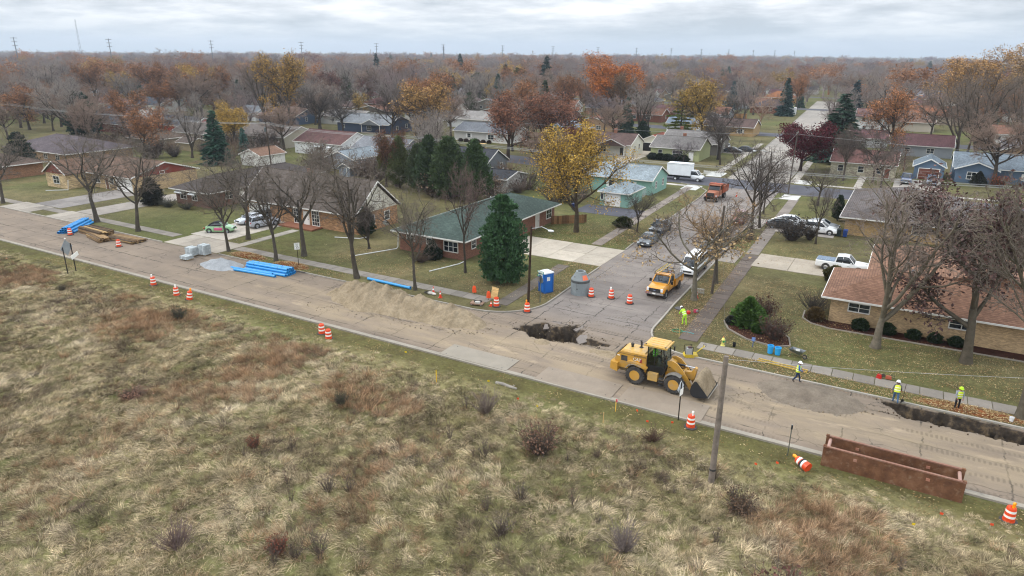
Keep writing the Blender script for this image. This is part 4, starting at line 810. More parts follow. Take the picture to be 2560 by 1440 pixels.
house('tan brick two storey house with brown roofed side wing', -89.5, -77, 352, 364, 5.4, 'gy', 2.1, 'ab8456', 'brick', '54423e', .4, wins=[W_('S', .3, 4.4, 1.2, 1.2), W_('S', .1, 1.5, 2.6, 1.9, 'triple')], chim=[(3, 4)], near='tan two storey house')
house('single storey brown roofed wing house left of the tan two storey house', -108, -90.3, 350, 362, 2.9, 'gx', 2.9, 'a98559', 'brick', '58443f', .4, wins=[W_('S', .2, 1.6, 2.2, 1.4, 'triple'), W_('S', -.5, 1.6, .9, 1.1)], near='brown-roofed wing house')
house('red brick house with dark hip roof by blue spruces', -64, -47.5, 317, 330, 2.9, 'hip', 2.7, '7a4a38', 'brick', '4e474c', .6, wins=[W_('S', .1, 1.6, 1.4, 1.1, 'double')], near='red brick hip-roofed house')
house('yellow brick house with orange brown hip roof behind spruces', -72, -56, 388, 400, 2.9, 'hip', 3.0, 'a97f3f', 'brick', '8a5b3c', .6, wins=[W_('S', 0, 1.6, 1.4, 1.2, 'double')], near='yellow brick house')
house('dark tan house with grey roof facing us behind bare trees', -126, -104, 300, 312, 2.8, 'gx', 2.3, 'a59c8a', 'siding', '5d5a5c', .4, wins=[W_('S', -.4, 1.6, 1.2, 1.6, 'double'), W_('S', .4, 1.6, 1.2, 1.6, 'double')], near='dark tan grey-roofed house')
house('low ranch house with faded tan roof between tall spruces', -190, -168, 345, 357, 2.8, 'hip', 2.6, '8a9a90', 'siding', '8b6f5d', .5, wins=[W_('S', .2, 1.6, 1.6, 1.0, 'double')], near='faded tan-roofed ranch')
house('ranch house with red brown roof beside a dark spruce', -162, -142, 352, 364, 2.8, 'hip', 2.6, 'b6ab97', 'siding', '875747', .5, wins=[W_('S', .2, 1.6, 1.6, 1.0, 'double')], near='red brown-roofed ranch')
house('large orange roofed house behind the white two storey house', -6, 16, 300, 314, 3.0, 'gx', 3.2, 'a49684', 'siding', '8b5b42', .5, near='large orange-roofed house')
house('hip roofed brown house with small white front gable', -14, 6, 268, 284, 3.0, 'hip', 3.3, 'b4aa9b', 'siding', '71594d', .5, near='hip-roofed brown house')
house('beige two storey house with dark roof beside tall bare trees', 20, 33, 214, 224, 2.9, 'hip', 2.0, 'b4a98e', 'siding', '5b5759', .5, wins=[W_('S', -.4, 1.6, 1.0, 1.2), W_('S', .3, 1.6, 1.0, 1.2)], near='beige dark-roofed house')
house('white ranch house with dark roof in the right distance', -3, 17, 420, 432, 2.9, 'hip', 3.0, 'd6d5d0', 'siding', '5a5054', .5, near='white dark-roofed ranch')
house('blue grey roofed white cottage left of the cream bungalow', -96, -84, 186, 196, 2.8, 'hip', 2.2, 'cfcfca', 'siding', '8494a0', .4, near='blue-roofed white cottage')
house('maroon roofed house with tall white chimney stack behind orange oak', -118, -102, 216, 227, 3.0, 'gx', 2.6, '6a5a58', 'siding', '5a4142', .4, wins=[W_('E', 0, 1.6, .8, 1.2)], chim=[(5, 1)], near='maroon-roofed house')
house('white house with black roof on the far left lawn', -290, -268, 176, 190, 2.9, 'gx', 2.7, 'dfe0df', 'siding', '3a3d44', .4, wins=[W_('S', -.5, 1.6, 1.6, 1.1, 'double'), W_('S', .25, 1.6, 1.0, 1.1)], doors=[('S', .5, .95, 2.05, '333a42', 'door')], near='white black-roofed house')
house('pale house with brown roof left of the white black-roofed house', -318, -296, 172, 186, 2.9, 'hip', 2.5, 'cac4b6', 'siding', '664f48', .5, wins=[W_('S', .6, 1.6, 1.0, 1.0)], near='pale brown-roofed house')
house('brick house with maroon hip roof beyond the blue house', -214, -192, 236, 250, 2.8, 'hip', 2.7, '74463a', 'brick', '5d3c3b', .6, wins=[W_('S', -.2, 1.6, 1.4, .8, 'double'), W_('S', .5, 1.6, 1.2, .8, 'double')], near='maroon hip-roofed brick house')
house('brown brick house with parked blue car under orange tree', -262, -240, 330, 342, 2.9, 'hip', 2.6, '755039', 'brick', '6d6266', .5, near='brown brick house')
# ---- further roofs showing between the trees, in rows along the hidden streets
FILL_W = [('c9c6be', 'pale'), ('a08468', 'tan'), ('7c5040', 'red brick'), ('8f9499', 'grey'), ('d9d9d6', 'white'), ('6f6a60', 'olive grey')]
FILL_R = [('5d4c48', 'brown'), ('6a6669', 'grey'), ('7d5a4a', 'rust brown'), ('494a50', 'charcoal'), ('5e4344', 'maroon')]
def in_view(x, y, m=0.02):
    c, s = math.cos(R(YAW)), math.sin(R(YAW)); f = -s * x + c * y; r = c * x + s * y
    return f > 20 and abs(r / f) < 0.75 + m
seen = {}
for row, yy in enumerate((198, 212, 246, 262, 318, 334, 368, 384, 425, 440, 470, 486, 530, 575, 590, 640, 690, 740, 800)):
    for xx in np.arange(-620, 200, 23.0):
        x = xx + random.uniform(-3, 3); y = yy + (cross_c(x) - 137) + random.uniform(-3, 3); w = random.uniform(13, 18); d = random.uniform(9, 12)
        if not in_view(x, y) or math.hypot(x, y) > 900 or abs(x - side_c(y)) < 17: continue
        if any(x + w / 2 + 3 > h[0] and x - w / 2 - 3 < h[1] and y + d + 3 > h[2] and y - 3 < h[3] for h in HOUSES): continue
        if random.random() < (.15 if yy < 500 else .45) and math.hypot(x, y) > 240: continue
        (wc, wn), (rc, rn) = random.choice(FILL_W), random.choice(FILL_R); rt = random.choice(['gx', 'gx', 'hip', 'gy'])
        nb = min(HOUSES[:60], key=lambda h: (h[0] / 2 + h[1] / 2 - x) ** 2 + (h[2] / 2 + h[3] / 2 - y) ** 2)
        dx, dy = x - (nb[0] + nb[1]) / 2, y - (nb[2] + nb[3]) / 2; rel = ('beyond' if dy > 0 else 'in front of') if abs(dy) > abs(dx) else ('right of' if dx > 0 else 'left of')
        lb = f'{wn} house with {rn} {"hip" if rt == "hip" else "gable"} roof {rel} the {nb[4]}'; seen[lb] = seen.get(lb, 0) + 1
        if seen[lb] > 1: lb = lb.replace(' house with', [' bungalow with', ' cottage with', ' home with', ' low house with'][min(seen[lb] - 2, 3)])
        house(lb, x - w / 2, x + w / 2, y, y + d, 2.7, rt, random.uniform(1.9, 2.6), wc, 'brick' if 'brick' in wn else 'siding', rc, .4, wins=[W_('S', -.45, 1.6, 1.1, 1.0), W_('S', .3, 1.6, 1.5, 1.1, 'double'), W_('E', .1, 1.6, .8, 1.0)] if yy < 400 else (), near=f'{wn} {rn}-roofed house')
# ================================================================ the road works
def T(name, loc, rz, label, cat, group=None): return thing(name, loc, rz, label, cat, group)
OR = 'd9481c'
_dm = {}
def drum(x, y, label, lamp=None, rz=0, rot=None, z=0.012, ring=True):
    t = T('traffic_drum', (x, y, z), rz, label, 'traffic drum', 'orange and white traffic drums')
    if rot: t.rotation_euler = rot
    if not _dm:
        _dm['b'] = MB().lathe([(.30, .03), (.295, .16), (.285, .17), (.285, .30), (.268, .31), (.268, .47), (.262, .48), (.262, .61), (.248, .62), (.248, .79), (.235, .80), (.225, .90), (.20, .93)], 20).mesh('drum_body', MATS['plastic'], True)
        _dm['s'] = MB().lathe([(.273, .32), (.273, .46)], 20, cap=False).mesh('stripe', MATS['reflective'], True); _dm['s2'] = MB().lathe([(.253, .63), (.253, .77)], 20, cap=False).mesh('stripe', MATS['reflective'], True)
        m = MB(); m.lathe([(.30, 0), (.44, 0), (.44, .05), (.40, .075), (.31, .08)], 20); _dm['r'] = m.mesh('ballast_ring', MATS['rubber'], True)
        m = MB(); m.tube([(-.09, 0, .92), (-.09, 0, 1.0), (.09, 0, 1.0), (.09, 0, .92)], .02, 6); _dm['h'] = m.mesh('handle', MATS['plastic'])
        m = MB(); m.box((0, .08, 1.0), (.16, .1, .16)); m.lathe([(.02, -.055), (.095, -.05), (.1, 0), (.095, .05), (.02, .055)], 12, (0, .08, 1.16), 'y'); _dm['l'] = m
    link('body', _dm['b'], t, OR); link('stripe', _dm['s'], t); link('stripe', _dm['s2'], t); link('handle', _dm['h'], t, OR)
    if ring: link('ballast_ring', _dm['r'], t)
    if lamp: link('warning_lamp', _dm['l'].mesh('warning_lamp', MATS['lamp_amber' if lamp == 'amber' else 'reflective']), t)
    return t
for x, y, lb, lm in [(-98.0, 48.6, 'drum standing against the far bundle of blue pipes', None), (-86.6, 48.5, 'drum in the road before the low timber mat', None), (-68.5, 41.3, 'leftmost drum of three along the near kerb', 'clear'), (-63.3, 40.4, 'middle drum of three along the near kerb', 'clear'), (-61.1, 40.3, 'tilted drum nearest the camera of the near kerb three', 'amber'),
    (-43.1, 40.7, 'rear drum of the pair opposite the sand pile', None), (-41.7, 40.1, 'front drum of the pair opposite the sand pile', None), (-26.3, 62.3, 'drum touching the concrete manhole cone', None), (-24.3, 62.9, 'drum with white lamp in the middle of the side street', 'clear'), (-22.1, 62.4, 'drum closest to the yellow service truck', None),
    (-29.9, 55.0, 'drum at the kerb below the street light pole', 'amber'), (-33.3, 54.8, 'drum beside the plywood board on the corner', None), (-9.8, 41.5, 'drum at the near kerb in front of the loader', 'clear'), (8.0, 40.5, 'drum with amber lamp at the lower right corner', 'amber')]:
    d = drum(x, y, lb, lm, random.uniform(0, 6.28), (R(-6), R(6), 0) if 'tilted' in lb else None, 0.02 if y < MAIN0 or y > 54 else .015)
drum(-2.1, 39.9, 'toppled drum lying against the rusty trench box', 'amber', 0, (R(82), R(10), R(-125)), .30, ring=False)
MB().lathe([(.272, .45), (.30, .45), (.31, .5), (.30, .55), (.272, .55)], 16, cap=False).build('tyre_ring', MATS['rubber'], [o for o in COL.objects if o.get('label', '').startswith('toppled')][0])
def cone(x, y, label, h=.75, z=.01):
    t = T('traffic_cone', (x, y, z), random.uniform(0, 6), label, 'traffic cone', 'orange traffic cones')
    m = MB(); m.lathe([(.145, .03), (.03, h)], 14); m.build('body', MATS['plastic'], t, 'd93d1b', True); MB().box((0, 0, .02), (.38, .38, .04)).build('base', MATS['plastic'], t, 'b8391e')
    f = lambda q: .145 - .115 * (q - .03) / (h - .03) + .004
    MB().lathe([(f(h * .52), h * .52), (f(h * .74), h * .74)], 14, cap=False).build('collar', MATS['reflective'], t)
cone(-41.0, 54.7, 'cone standing on the tool heap behind the sand pile'); cone(-39.6, 54.0, 'cone right of the tool heap behind the sand pile'); cone(-33.8, 54.6, 'short cone left of the drum on the corner', .5); cone(-16.7, 67.6, 'cone against the tree trunk beside the yellow truck', .7); cone(-25.5, 124.5, 'cone on the side street behind the orange dump truck', .7)
# blue pipes
PB = '2f8fd0'
def pipe_mesh(Ln, r=.15):
    m = MB(); n = 18; prof = [(r * .86, -Ln / 2), (r, -Ln / 2), (r, Ln / 2 - .35), (r * 1.12, Ln / 2 - .28), (r * 1.12, Ln / 2), (r * .95, Ln / 2), (r * .86, Ln / 2 - .5), (r * .86, -Ln / 2)]; m.lathe(prof, n, axis='x', cap=False); return m.mesh('pipe', MATS['plastic'], True)
pm = pipe_mesh(6.1)
def pipes(cx, cy, ang, rows, label, group, jit=.12, r=.15, straps=True):
    c, s = math.cos(ang), math.sin(ang); z = r + .015; first = True
    for row, n in enumerate(rows):
        for i in range(n):
            off = (i - (n - 1) / 2) * r * 2.14; a = random.uniform(-jit, jit)
            o = link('blue_pipe', pm, None, PB, (cx - s * off + c * a, cy + c * off + s * a, z + row * r * 1.85), (0, 0, ang + (math.pi if (i + row) % 2 else 0)))
            pos = ['front', 'second', 'third', 'fourth', 'fifth', 'sixth', 'seventh'][n - 1 - i] if n > 1 else 'single'
            tag(o, f'{pos} blue pipe in the {["bottom", "middle", "top"][row]} layer of the {label}', 'pipe', group)
            if row == len(rows) - 1:
                for u in (-1.9, 1.6):
                    st = MB(); st.lathe([(r * 1.03, u - .025), (r * 1.03, u + .025)], 14, axis='x', cap=False); st.build('strap', MATS['rubber'], o)
pipes(-101.2, 51.2, math.atan2(-5.8, 4.4), [7, 5, 3], 'bundle by the timber mats', 'blue pipes of the far bundle')
pipes(-61.6, 51.2, R(5), [6, 4, 3], 'bundle by the gravel heap', 'blue pipes of the near bundle')
o = link('blue_pipe', pm, None, PB, (-62.4, 49.6, .165), (0, 0, R(6))); tag(o, 'loose blue pipe nearest the road beside the near bundle', 'pipe', 'blue pipes of the near bundle')
o = link('blue_pipe', pm, None, PB, (-63.3, 49.95, .165), (0, 0, R(187))); tag(o, 'second loose blue pipe beside the near bundle', 'pipe', 'blue pipes of the near bundle')
o = link('blue_pipe', pm, None, '2f95d6', (-46.9, 54.55, .17), (0, 0, R(-1.5))); tag(o, 'single blue pipe on the verge between two bare trees', 'pipe')
o = link('black_pipe', MB().tube([(-3.2, 0, 0), (3.2, 0, 0)], .06, 10).mesh('black_pipe', MATS['rubber']), None, None, (-60.6, 52.45, .2), (0, 0, R(1))); tag(o, 'thin black pipe lying along the kerb behind the blue bundle', 'pipe')
# timber mats: every plank a part
def timber(cx, cy, ang, Ln, layers, per, label, pw=.24, ph=.08):
    t = T('timber_stack', (cx, cy, .012), ang, label, 'timber', 'stacks of timber planks')
    me = MB().box((0, 0, 0), (Ln, pw - .02, ph - .006)).mesh('plank', MATS['timber'])
    for l in range(layers):
        for k in range(per):
            if l == layers - 1 and random.random() < .25: continue
            o = link('plank', me, t, random.choice(['8a6f4c', '6d563c', '7a6246', '55432f', '9c8156']), (random.uniform(-.22, .22), (k - (per - 1) / 2) * pw + random.uniform(-.02, .02), ph * (l + .5)), (0, 0, random.uniform(-.025, .025))); o.scale[0] = random.uniform(.93, 1.03)
timber(-95.4, 50.7, R(-3), 6.0, 11, 8, 'tallest stack of weathered planks beside the far blue pipes'); timber(-92.6, 49.3, R(-12), 4.6, 7, 6, 'lower stack of planks on the road side of the tall one'); timber(-89.0, 50.9, R(2), 5.8, 5, 9, 'flat spread stack of planks nearest the speed limit sign')
# pallets with wrapped blocks
def pallet(x, y, rz, hgt, label, w=1.2, d=1.0):
    t = T('block_pallet', (x, y, .012), rz, label, 'pallet', 'pallets of wrapped blocks')
    for k in range(5): MB().box((0, (k - 2) * d / 5 + 0, .12), (w, d / 5 - .05, .03)).build('board', MATS['timber'], t, '8f7a58')
    for k in (-1, 0, 1): MB().box((k * w * .42, 0, .052), (.1, d * .98, .10)).build('bearer', MATS['timber'], t, '7d6a4c')
    nx, ny, nz = 4, 3, int(round(hgt / .2)); bm_ = MB().box((0, 0, 0), (w / nx - .015, d / ny - .015, .19)).mesh('block', MATS['concrete'])
    for i in range(nx):
        for j in range(ny):
            for k in range(nz): link('block', bm_, t, 'a9b0b2', ((i - (nx - 1) / 2) * w / nx, (j - (ny - 1) / 2) * d / ny, .135 + .1 + k * .2), None)
    for k in (-1, 1): m = MB(); m.bx(k * w * .25 - .02, k * w * .25 + .02, -d / 2 - .012, d / 2 + .012, .14, .14 + nz * .2 + .012); m.build('strap', MATS['plastic'], t, 'dfe3e3')
pallet(-74.0, 49.3, R(8), .4, 'low pallet of wrapped blocks nearest the traffic'); pallet(-74.9, 50.7, R(4), 1.0, 'half height pallet of wrapped blocks in the middle'); pallet(-73.9, 51.75, R(6), 1.2, 'tallest pallet of wrapped blocks at the kerb')
# heaps
def heap(name, x0, x1, y0, y1, step, zf, m, label, cat):
    xs = np.arange(x0, x1 + step, step); ys = np.arange(y0, y1 + step, step); X, Y = np.meshgrid(xs, ys); Z = zf(X, Y); nx = len(xs); V = np.stack([X, Y, np.maximum(Z, -.02)], -1).reshape(-1, 3); i = np.arange((len(ys) - 1) * (nx - 1)); a = i // (nx - 1) * nx + i % (nx - 1); F = np.stack([a, a + 1, a + nx + 1, a + nx], -1)
    F = F[(V[F][:, :, 2].max(1) > 0.0)]; u = np.unique(F); mp = np.full(len(V), -1); mp[u] = np.arange(len(u)); o = link(name, npmesh(name, V[u], mp[F], m, True)); return tag(o, label, cat)
SP = [(-48.8, 50.4, 1.2), (-47.0, 49.9, 1.9), (-44.9, 49.5, 2.2), (-43.0, 49.9, 2.0), (-41.1, 49.5, 1.6), (-39.2, 49.9, 1.85), (-37.3, 49.7, 1.6), (-35.6, 49.9, 1.7), (-34.1, 49.6, 1.3), (-32.8, 49.5, .95), (-49.8, 49.2, .6)]
def sandz(X, Y):
    wx = X + (fbm(X * .7, Y * .7, 31) - .5) * 1.2; wy = Y + (fbm(X * .7 + 9, Y * .7, 32) - .5) * 1.0; z = np.full(X.shape, -9.0); K = 11.0; s = 0
    for px, py, h in SP: s = s + np.exp(K * (h - .66 * np.hypot(wx - px, (wy - py) * 1.08)))
    z = np.log(s + 1e-9) / K; rill = (fbm(X * 2.6 + Y * .6, Y * 0.55, 33) - .5) * .7 * np.clip(z, 0, 1); z = z + rill + (fbm(X * 5, Y * 5, 34) - .5) * .3 * np.clip(z * 2, 0, 1)
    tread = .035 * np.sin(X * 14) * np.exp(-((Y - 46.1 - .06 * (X + 42)) / .3) ** 2); return np.where(z > 0, z, .25 * z) + .01 + tread * (z < .1)
heap('sand_pile', -53, -29.5, 45.2, 54.6, .13, sandz, MATS['sand'], 'long heap of tan sand dumped across the main road', 'sand pile')
heap('gravel_pile', -72, -64.8, 47.2, 52.5, .16, lambda X, Y: .95 - .42 * np.hypot((X + 68.4 + (fbm(X, Y, 41) - .5)) * .72, (Y - 49.9) * 1.25) + (fbm(X * 3, Y * 3, 42) - .5) * .18, MATS['gravel_light'], 'pale grey crushed stone heap before the near pipe bundle', 'gravel pile')
heap('gravel_pile', -9.5, 2.5, 47.0, 52.5, .16, lambda X, Y: .62 - .19 * np.hypot((X + 3.4) * .85, (Y - 50.4) * 1.4) + (fbm(X * 2.2, Y * 2.2, 44) - .5) * .22, MATS['gravel_brown'], 'low brown gravel spread behind the walking worker', 'gravel pile')
heap('sand_pile', -26.2, -24.2, 48.4, 50.2, .1, lambda X, Y: .32 - .42 * np.hypot(X + 25.2, (Y - 49.2) * 1.2) + (fbm(X * 4, Y * 4, 45) - .5) * .1, MATS['sand'], 'small sand mound on the near lip of the pit', 'sand pile')
heap('sand_pile', -21.3, -16.3, 48.6, 51.0, .12, lambda X, Y: .22 - .13 * np.hypot((X + 18.8) * .8, (Y - 49.8) * 2.2) + (fbm(X * 3, Y * 3, 46) - .5) * .14, MATS['sand'], 'thin sand spill between the pit and the loader', 'sand pile')
def leafpile(x, y, w, d, h, label): heap('leaf_pile', x - w, x + w, y - d, y + d, .12, lambda X, Y: h * (1 - np.hypot((X - x) / w, (Y - y) / d) ** 1.6) + (fbm(X * 5, Y * 5, int(x)) - .5) * .16, MATS['leaf_litter'], label, 'leaf pile')
mat('leaf_litter', .95, build=_granular('5b3420', '8a5634', 9, 1.0), spec=.1)
leafpile(-68.9, 54.2, 2.9, .85, .42, 'rust brown raked leaf pile behind the gravel heap'); leafpile(-61.3, 54.1, 2.7, .85, .42, 'rust brown raked leaf pile around the speed limit sign'); leafpile(6.8, 54.0, 3.4, .75, .2, 'brown leaf heap between trench and pavement at the right')
# steel road plates
for x0, x1, y0, y1, lb, c in ((-31.5, -25.0, 42.55, 44.8, 'pale steel road plate nearest the sand pile', '8a8275'), (-22.4, -16.05, 42.5, 45.0, 'steel road plate under the rear of the loader', '857869'), (-15.5, -9.4, 42.5, 45.1, 'steel road plate under the front of the loader', '877a6b')):
    t = T('road_plate', ((x0 + x1) / 2, (y0 + y1) / 2, .035), 0, lb, 'steel plate', 'steel plates on the road'); w, d = x1 - x0, y1 - y0; MB().box((0, 0, .012), (w, d, .025)).build('plate', MATS['dusty'], t, c)
    for sx in (-1, 1):
        for sy in (-1, 1): MB().lathe([(.05, .02), (.05, .03)], 8, (sx * w * .42, sy * d * .38, 0)).build('lifting_hole', MATS['rubber'], t)
# trench box
t = T('trench_box', (2.15, 41.85, .02), R(-.5), 'long rust brown steel trench box lying on the near kerb', 'trench box')
def _rust(t_, b):
    c = ramp(t_, noise(t_, 1.2, 6, .65), [(.3, '54392a'), (.5, '6b4a35'), (.7, '836048')]); c = mixc(t_, maprange(t_, noise(t_, 3.5, 5, .7), .55, .72, 0, .5), c, '8f7a66'); L(t_, c, b.inputs['Base Color']); bump(t_, b, noise(t_, 12, 4), .3, .01)
mat('rust', .85, build=_rust, spec=.2)
for s in (-1, 1):
    w = MB(); w.bx(-3.7, 3.7, s * .72 - .05, s * .72 + .05, 0, 1.3); p_ = w.build('side_panel', MATS['rust'], t)
    f = MB(); f.bx(-3.74, 3.74, s * .72 - .075, s * .72 + .075, 1.302, 1.38); f.build('top_rail', MATS['dusty'], p_, '86604f')
    for e in (-1, 1):
        c = MB(); c.bx(e * 3.62 - .09, e * 3.62 + .09, s * .70 - .08, s * .70 + .08, -.002, 1.42); c.build('corner_post', MATS['rust'], p_)
        k = MB(); k.bx(e * 1.9 - .1, e * 1.9 + .1, s * .72 - .09, s * .72 + .08, .85, 1.02); k.build('lifting_lug', MATS['dusty'], p_, 'a4715c')
for e in (-1, 1):
    for z in (.35, 1.12): MB().tube([(e * 3.45, -.68, z), (e * 3.45, .68, z)], .10, 12).build('spreader', MATS['dusty'], t, 'a58478')
# manhole cone and barrel
t = T('manhole_section', (-27.75, 62.7, .012), 0, 'grey concrete manhole barrel with cone top and orange paint mark', 'manhole section')
m = MB(); m.lathe([(.98, 0), (.98, 1.32), (.80, 1.32), (.80, .05)], 32, cap=False); m.build('barrel', MATS['concrete'], t, '8e9698', True)
m = MB(); m.lathe([(.985, 1.33), (.985, 1.62), (.99, 1.63), (.52, 2.36), (.52, 2.46), (.36, 2.46), (.36, 2.0)], 32, cap=False); c_ = m.build('cone', MATS['concrete'], t, '858b8c', True)
m = MB(); m.lathe([(.992, 1.34), (.992, 1.58)], 32, cap=False); m.build('joint_band', MATS['concrete'], t, '5d6061', True)
for a, z in ((-115, 1.95), (-80, 1.45), (-85, .75)):
    m = MB(); r_ = .985 if z < 1.6 else .79; m.lathe([(.06, -.02), (.06, .02), (.03, .03)], 10, (0, 0, 0), 'y'); m.xf(Matrix.Translation((math.cos(R(a)) * r_, math.sin(R(a)) * r_, z)) @ Matrix.Rotation(R(a + 90), 4, 'Z')); m.build('lifting_pocket', MATS['rubber'], c_ if z > 1.3 else t)
m = MB(); nn = 7; m.add([(math.cos(R(-50 + 7 * i)) * rr, math.sin(R(-50 + 7 * i)) * rr, zz) for zz, rr in ((1.70, .962), (2.15, .672)) for i in range(nn)], [(i, i + 1, nn + i + 1, nn + i) for i in range(nn - 1)]); m.build('paint_mark', MATS['plastic'], c_, 'e0704a')
MB().bx(-.005, .005, -.99, -.975, 0.02, 1.3).build('seam', MATS['rubber'], t)
# portable toilet
t = T('portable_toilet', (-31.1, 61.3, .03), R(-28), 'blue portable toilet with white roof on the corner verge', 'portable toilet'); BLU = '1e63b4'
MB().box((0, 0, .06), (1.16, 1.16, .12)).build('skid', MATS['plastic'], t, '17508f'); MB().box((0, 0, 1.12), (1.06, 1.06, 2.02)).build('cabin', MATS['plastic'], t, BLU)
for s in (-1, 1):
    for q in (-1, 1): MB().box((s * .52, q * .52, 1.12), (.1, .1, 2.03)).build('corner_post', MATS['plastic'], t, '1a589f')
m = MB(); m.box((0, 0, 2.19), (1.2, 1.2, .12)); m.box((0, 0, 2.30), (1.16, 1.16, .12), bev=.2); m.build('roof', MATS['plastic'], t, 'e2e6ea')
d = MB().box((.02, -.545, 1.1), (.7, .035, 1.85)).build('door', MATS['plastic'], t, '2067b8'); MB().box((.3, -.575, 1.1), (.06, .03, .2)).build('door_handle', MATS['plastic'], d, '16324f')
sg = MB().box((-.05, -.568, 1.72), (.42, .012, .42)).build('sign', MATS['reflective'], d); MB().box((-.05, -.577, 1.80), (.3, .008, .1)).build('sign_band', MATS['plastic'], sg, '2f4f8f'); MB().box((-.05, -.577, 1.66), (.3, .008, .05)).build('sign_mark', MATS['plastic'], sg, 'b8402f')
sg = MB().box((.541, -.05, 1.55), (.012, .38, .42)).build('sign', MATS['reflective'], t)
for k in range(3): MB().box((.55, -.05, 1.68 - .12 * k), (.008, .28, .035)).build('sign_line', MATS['plastic'], sg, '5a7390')
# posts and signs
def textmesh(s, size, m, ext=.003, align='CENTER'):
    cu = bpy.data.curves.new('txt', 'FONT'); cu.body = s; cu.size = size; cu.align_x = align; cu.align_y = 'CENTER'; cu.extrude = ext; cu.space_character = .95; o = bpy.data.objects.new('txt', cu); COL.objects.link(o); me = bpy.data.meshes.new_from_object(o); bpy.data.objects.remove(o); me.materials.clear(); me.materials.append(m); return me
def post(t, h, x=0, y=0, c='5d5a55', r=.03): return MB().bx(x - r, x + r, y - r, y + r, -.1, h).build('post', MATS['metal'], t, c)
FACE = (R(90), 0, R(0))
t = T('speed_limit_sign', (-60.1, 54.1, .02), R(52), 'white speed limit 35 sign on dark post in the leaf pile', 'sign'); post(t, 2.9, c='33302c')
p_ = MB().bx(-.31, .31, -.062, -.04, 2.15, 2.95).build('sign_panel', MATS['reflective'], t); MB().bx(-.285, .285, -.066, -.0615, 2.175, 2.925).build('panel_border', MATS['plastic'], p_, '1c1c1c'); MB().bx(-.27, .27, -.071, -.0655, 2.19, 2.91).build('panel_face', MATS['reflective'], p_)
for s_, sz, z in (('SPEED', .155, 2.80), ('LIMIT', .155, 2.64), ('35', .42, 2.39)): o = link('lettering', textmesh(s_, sz, MATS['ink']) if 'ink' in MATS else textmesh(s_, sz, mat('ink', .6, base='141414')), p_, None, (0, -.074, z), FACE)
t = T('speed_limit_sign', (-19.3 + 2.0, 96.6, .02), R(18), 'white 25 speed limit sign amid trees on the side street', 'sign'); post(t, 2.8, c='6d6a64')
p_ = MB().bx(-.31, .31, -.06, -.04, 2.1, 2.9).build('sign_panel', MATS['reflective'], t)
for s_, sz, z in (('SPEED', .15, 2.76), ('LIMIT', .15, 2.60), ('25', .42, 2.34)): link('lettering', textmesh(s_, sz, MATS['ink']), p_, None, (0, -.064, z), FACE)
t = T('warning_sign', (-80.0, 39.1, .02), R(115), 'back of a diamond warning sign on two posts with small plate', 'sign')
for i, (px, hh) in enumerate(((-.75, 3.3), (.55, 3.45))): MB().bx(px - .04, px + .04, -.03, .05, -.2, hh).build('post', MATS['timber'], t, '2c2723')
m = MB(); m.prism([(-1.05, 3.1), (-.1, 2.2), (.85, 3.1), (-.1, 4.05)], .055, .075, 'y'); p_ = m.build('sign_panel', MATS['plain'], t, '8f9599'); MB().box((-.1, .05, 3.95), (.16, .03, .1)).build('bracket', MATS['metal'], p_, 'b9bdbf')
MB().box((.75, -.05, 1.95), (1.2, .02, .5), M=Matrix.Rotation(R(-14), 4, 'Y')).build('sign_plate', MATS['reflective'], t); MB().ball((-.05, .06, 4.12), .09).build('warning_lamp', MATS['reflective'], t)
t = T('road_sign', (-10.8, 42.0, .02), R(82), 'narrow road sign seen edge on in front of the loader wheel', 'sign'); post(t, 2.9, c='3a3733'); m = MB(); m.prism([(-.52, 2.5), (0, 1.98), (.52, 2.5), (0, 3.02)], .035, .055, 'y'); m.build('sign_panel', MATS['plain'], t, 'b9bfc4'); MB().box((0, -.05, 2.2), (.5, .02, .5)).build('sign_plate', MATS['reflective'], t)
t = T('bare_post', (-3.5, 41.2, .02), R(10), 'bare grey metal sign post left of the trench box', 'post'); post(t, 2.2, c='9aa1a6'); MB().box((0, -.04, 2.05), (.1, .03, .3)).build('bracket', MATS['metal'], t, '4a5560')
t = T('stop_sign', (-30.0, 57.9, .02), R(160), 'back of a stop sign with green street name blades', 'sign'); post(t, 3.15, c='8d9a98'); oc = [(.38 * math.cos(R(22.5 + 45 * k)), 2.45 + .38 * math.sin(R(22.5 + 45 * k))) for k in range(8)]
MB().prism(oc, -.06, -.04, 'y').build('sign_panel', MATS['metal'], t, '9fa5a8'); 
p_ = MB().bx(-.45, .45, -.012, .012, 3.18, 3.40).build('street_name_blade', MATS['plastic'], t, '0f7f5f'); [MB().bx(a, b, .012, .018, c, d).build('blade_border', MATS['reflective'], p_) for a, b, c, d in ((-.44, .44, 3.19, 3.205), (-.44, .44, 3.375, 3.39))]
p_ = MB().bx(-.012, .012, -.42, .42, 2.94, 3.14).build('street_name_blade', MATS['plastic'], t, '0f7f5f')
for bx_ in range(4): MB().bx(.018 * -1 - .002, -.012, -.3 + .17 * bx_, -.2 + .17 * bx_, 2.99, 3.09).build('blade_lettering', MATS['reflective'], p_)
for bx_ in range(5): MB().bx(-.36 + .15 * bx_, -.26 + .15 * bx_, .0125, .018, 3.23, 3.35).build('blade_lettering', MATS['reflective'], [c for c in t.children if c.name.startswith('street_name_blade')][0])
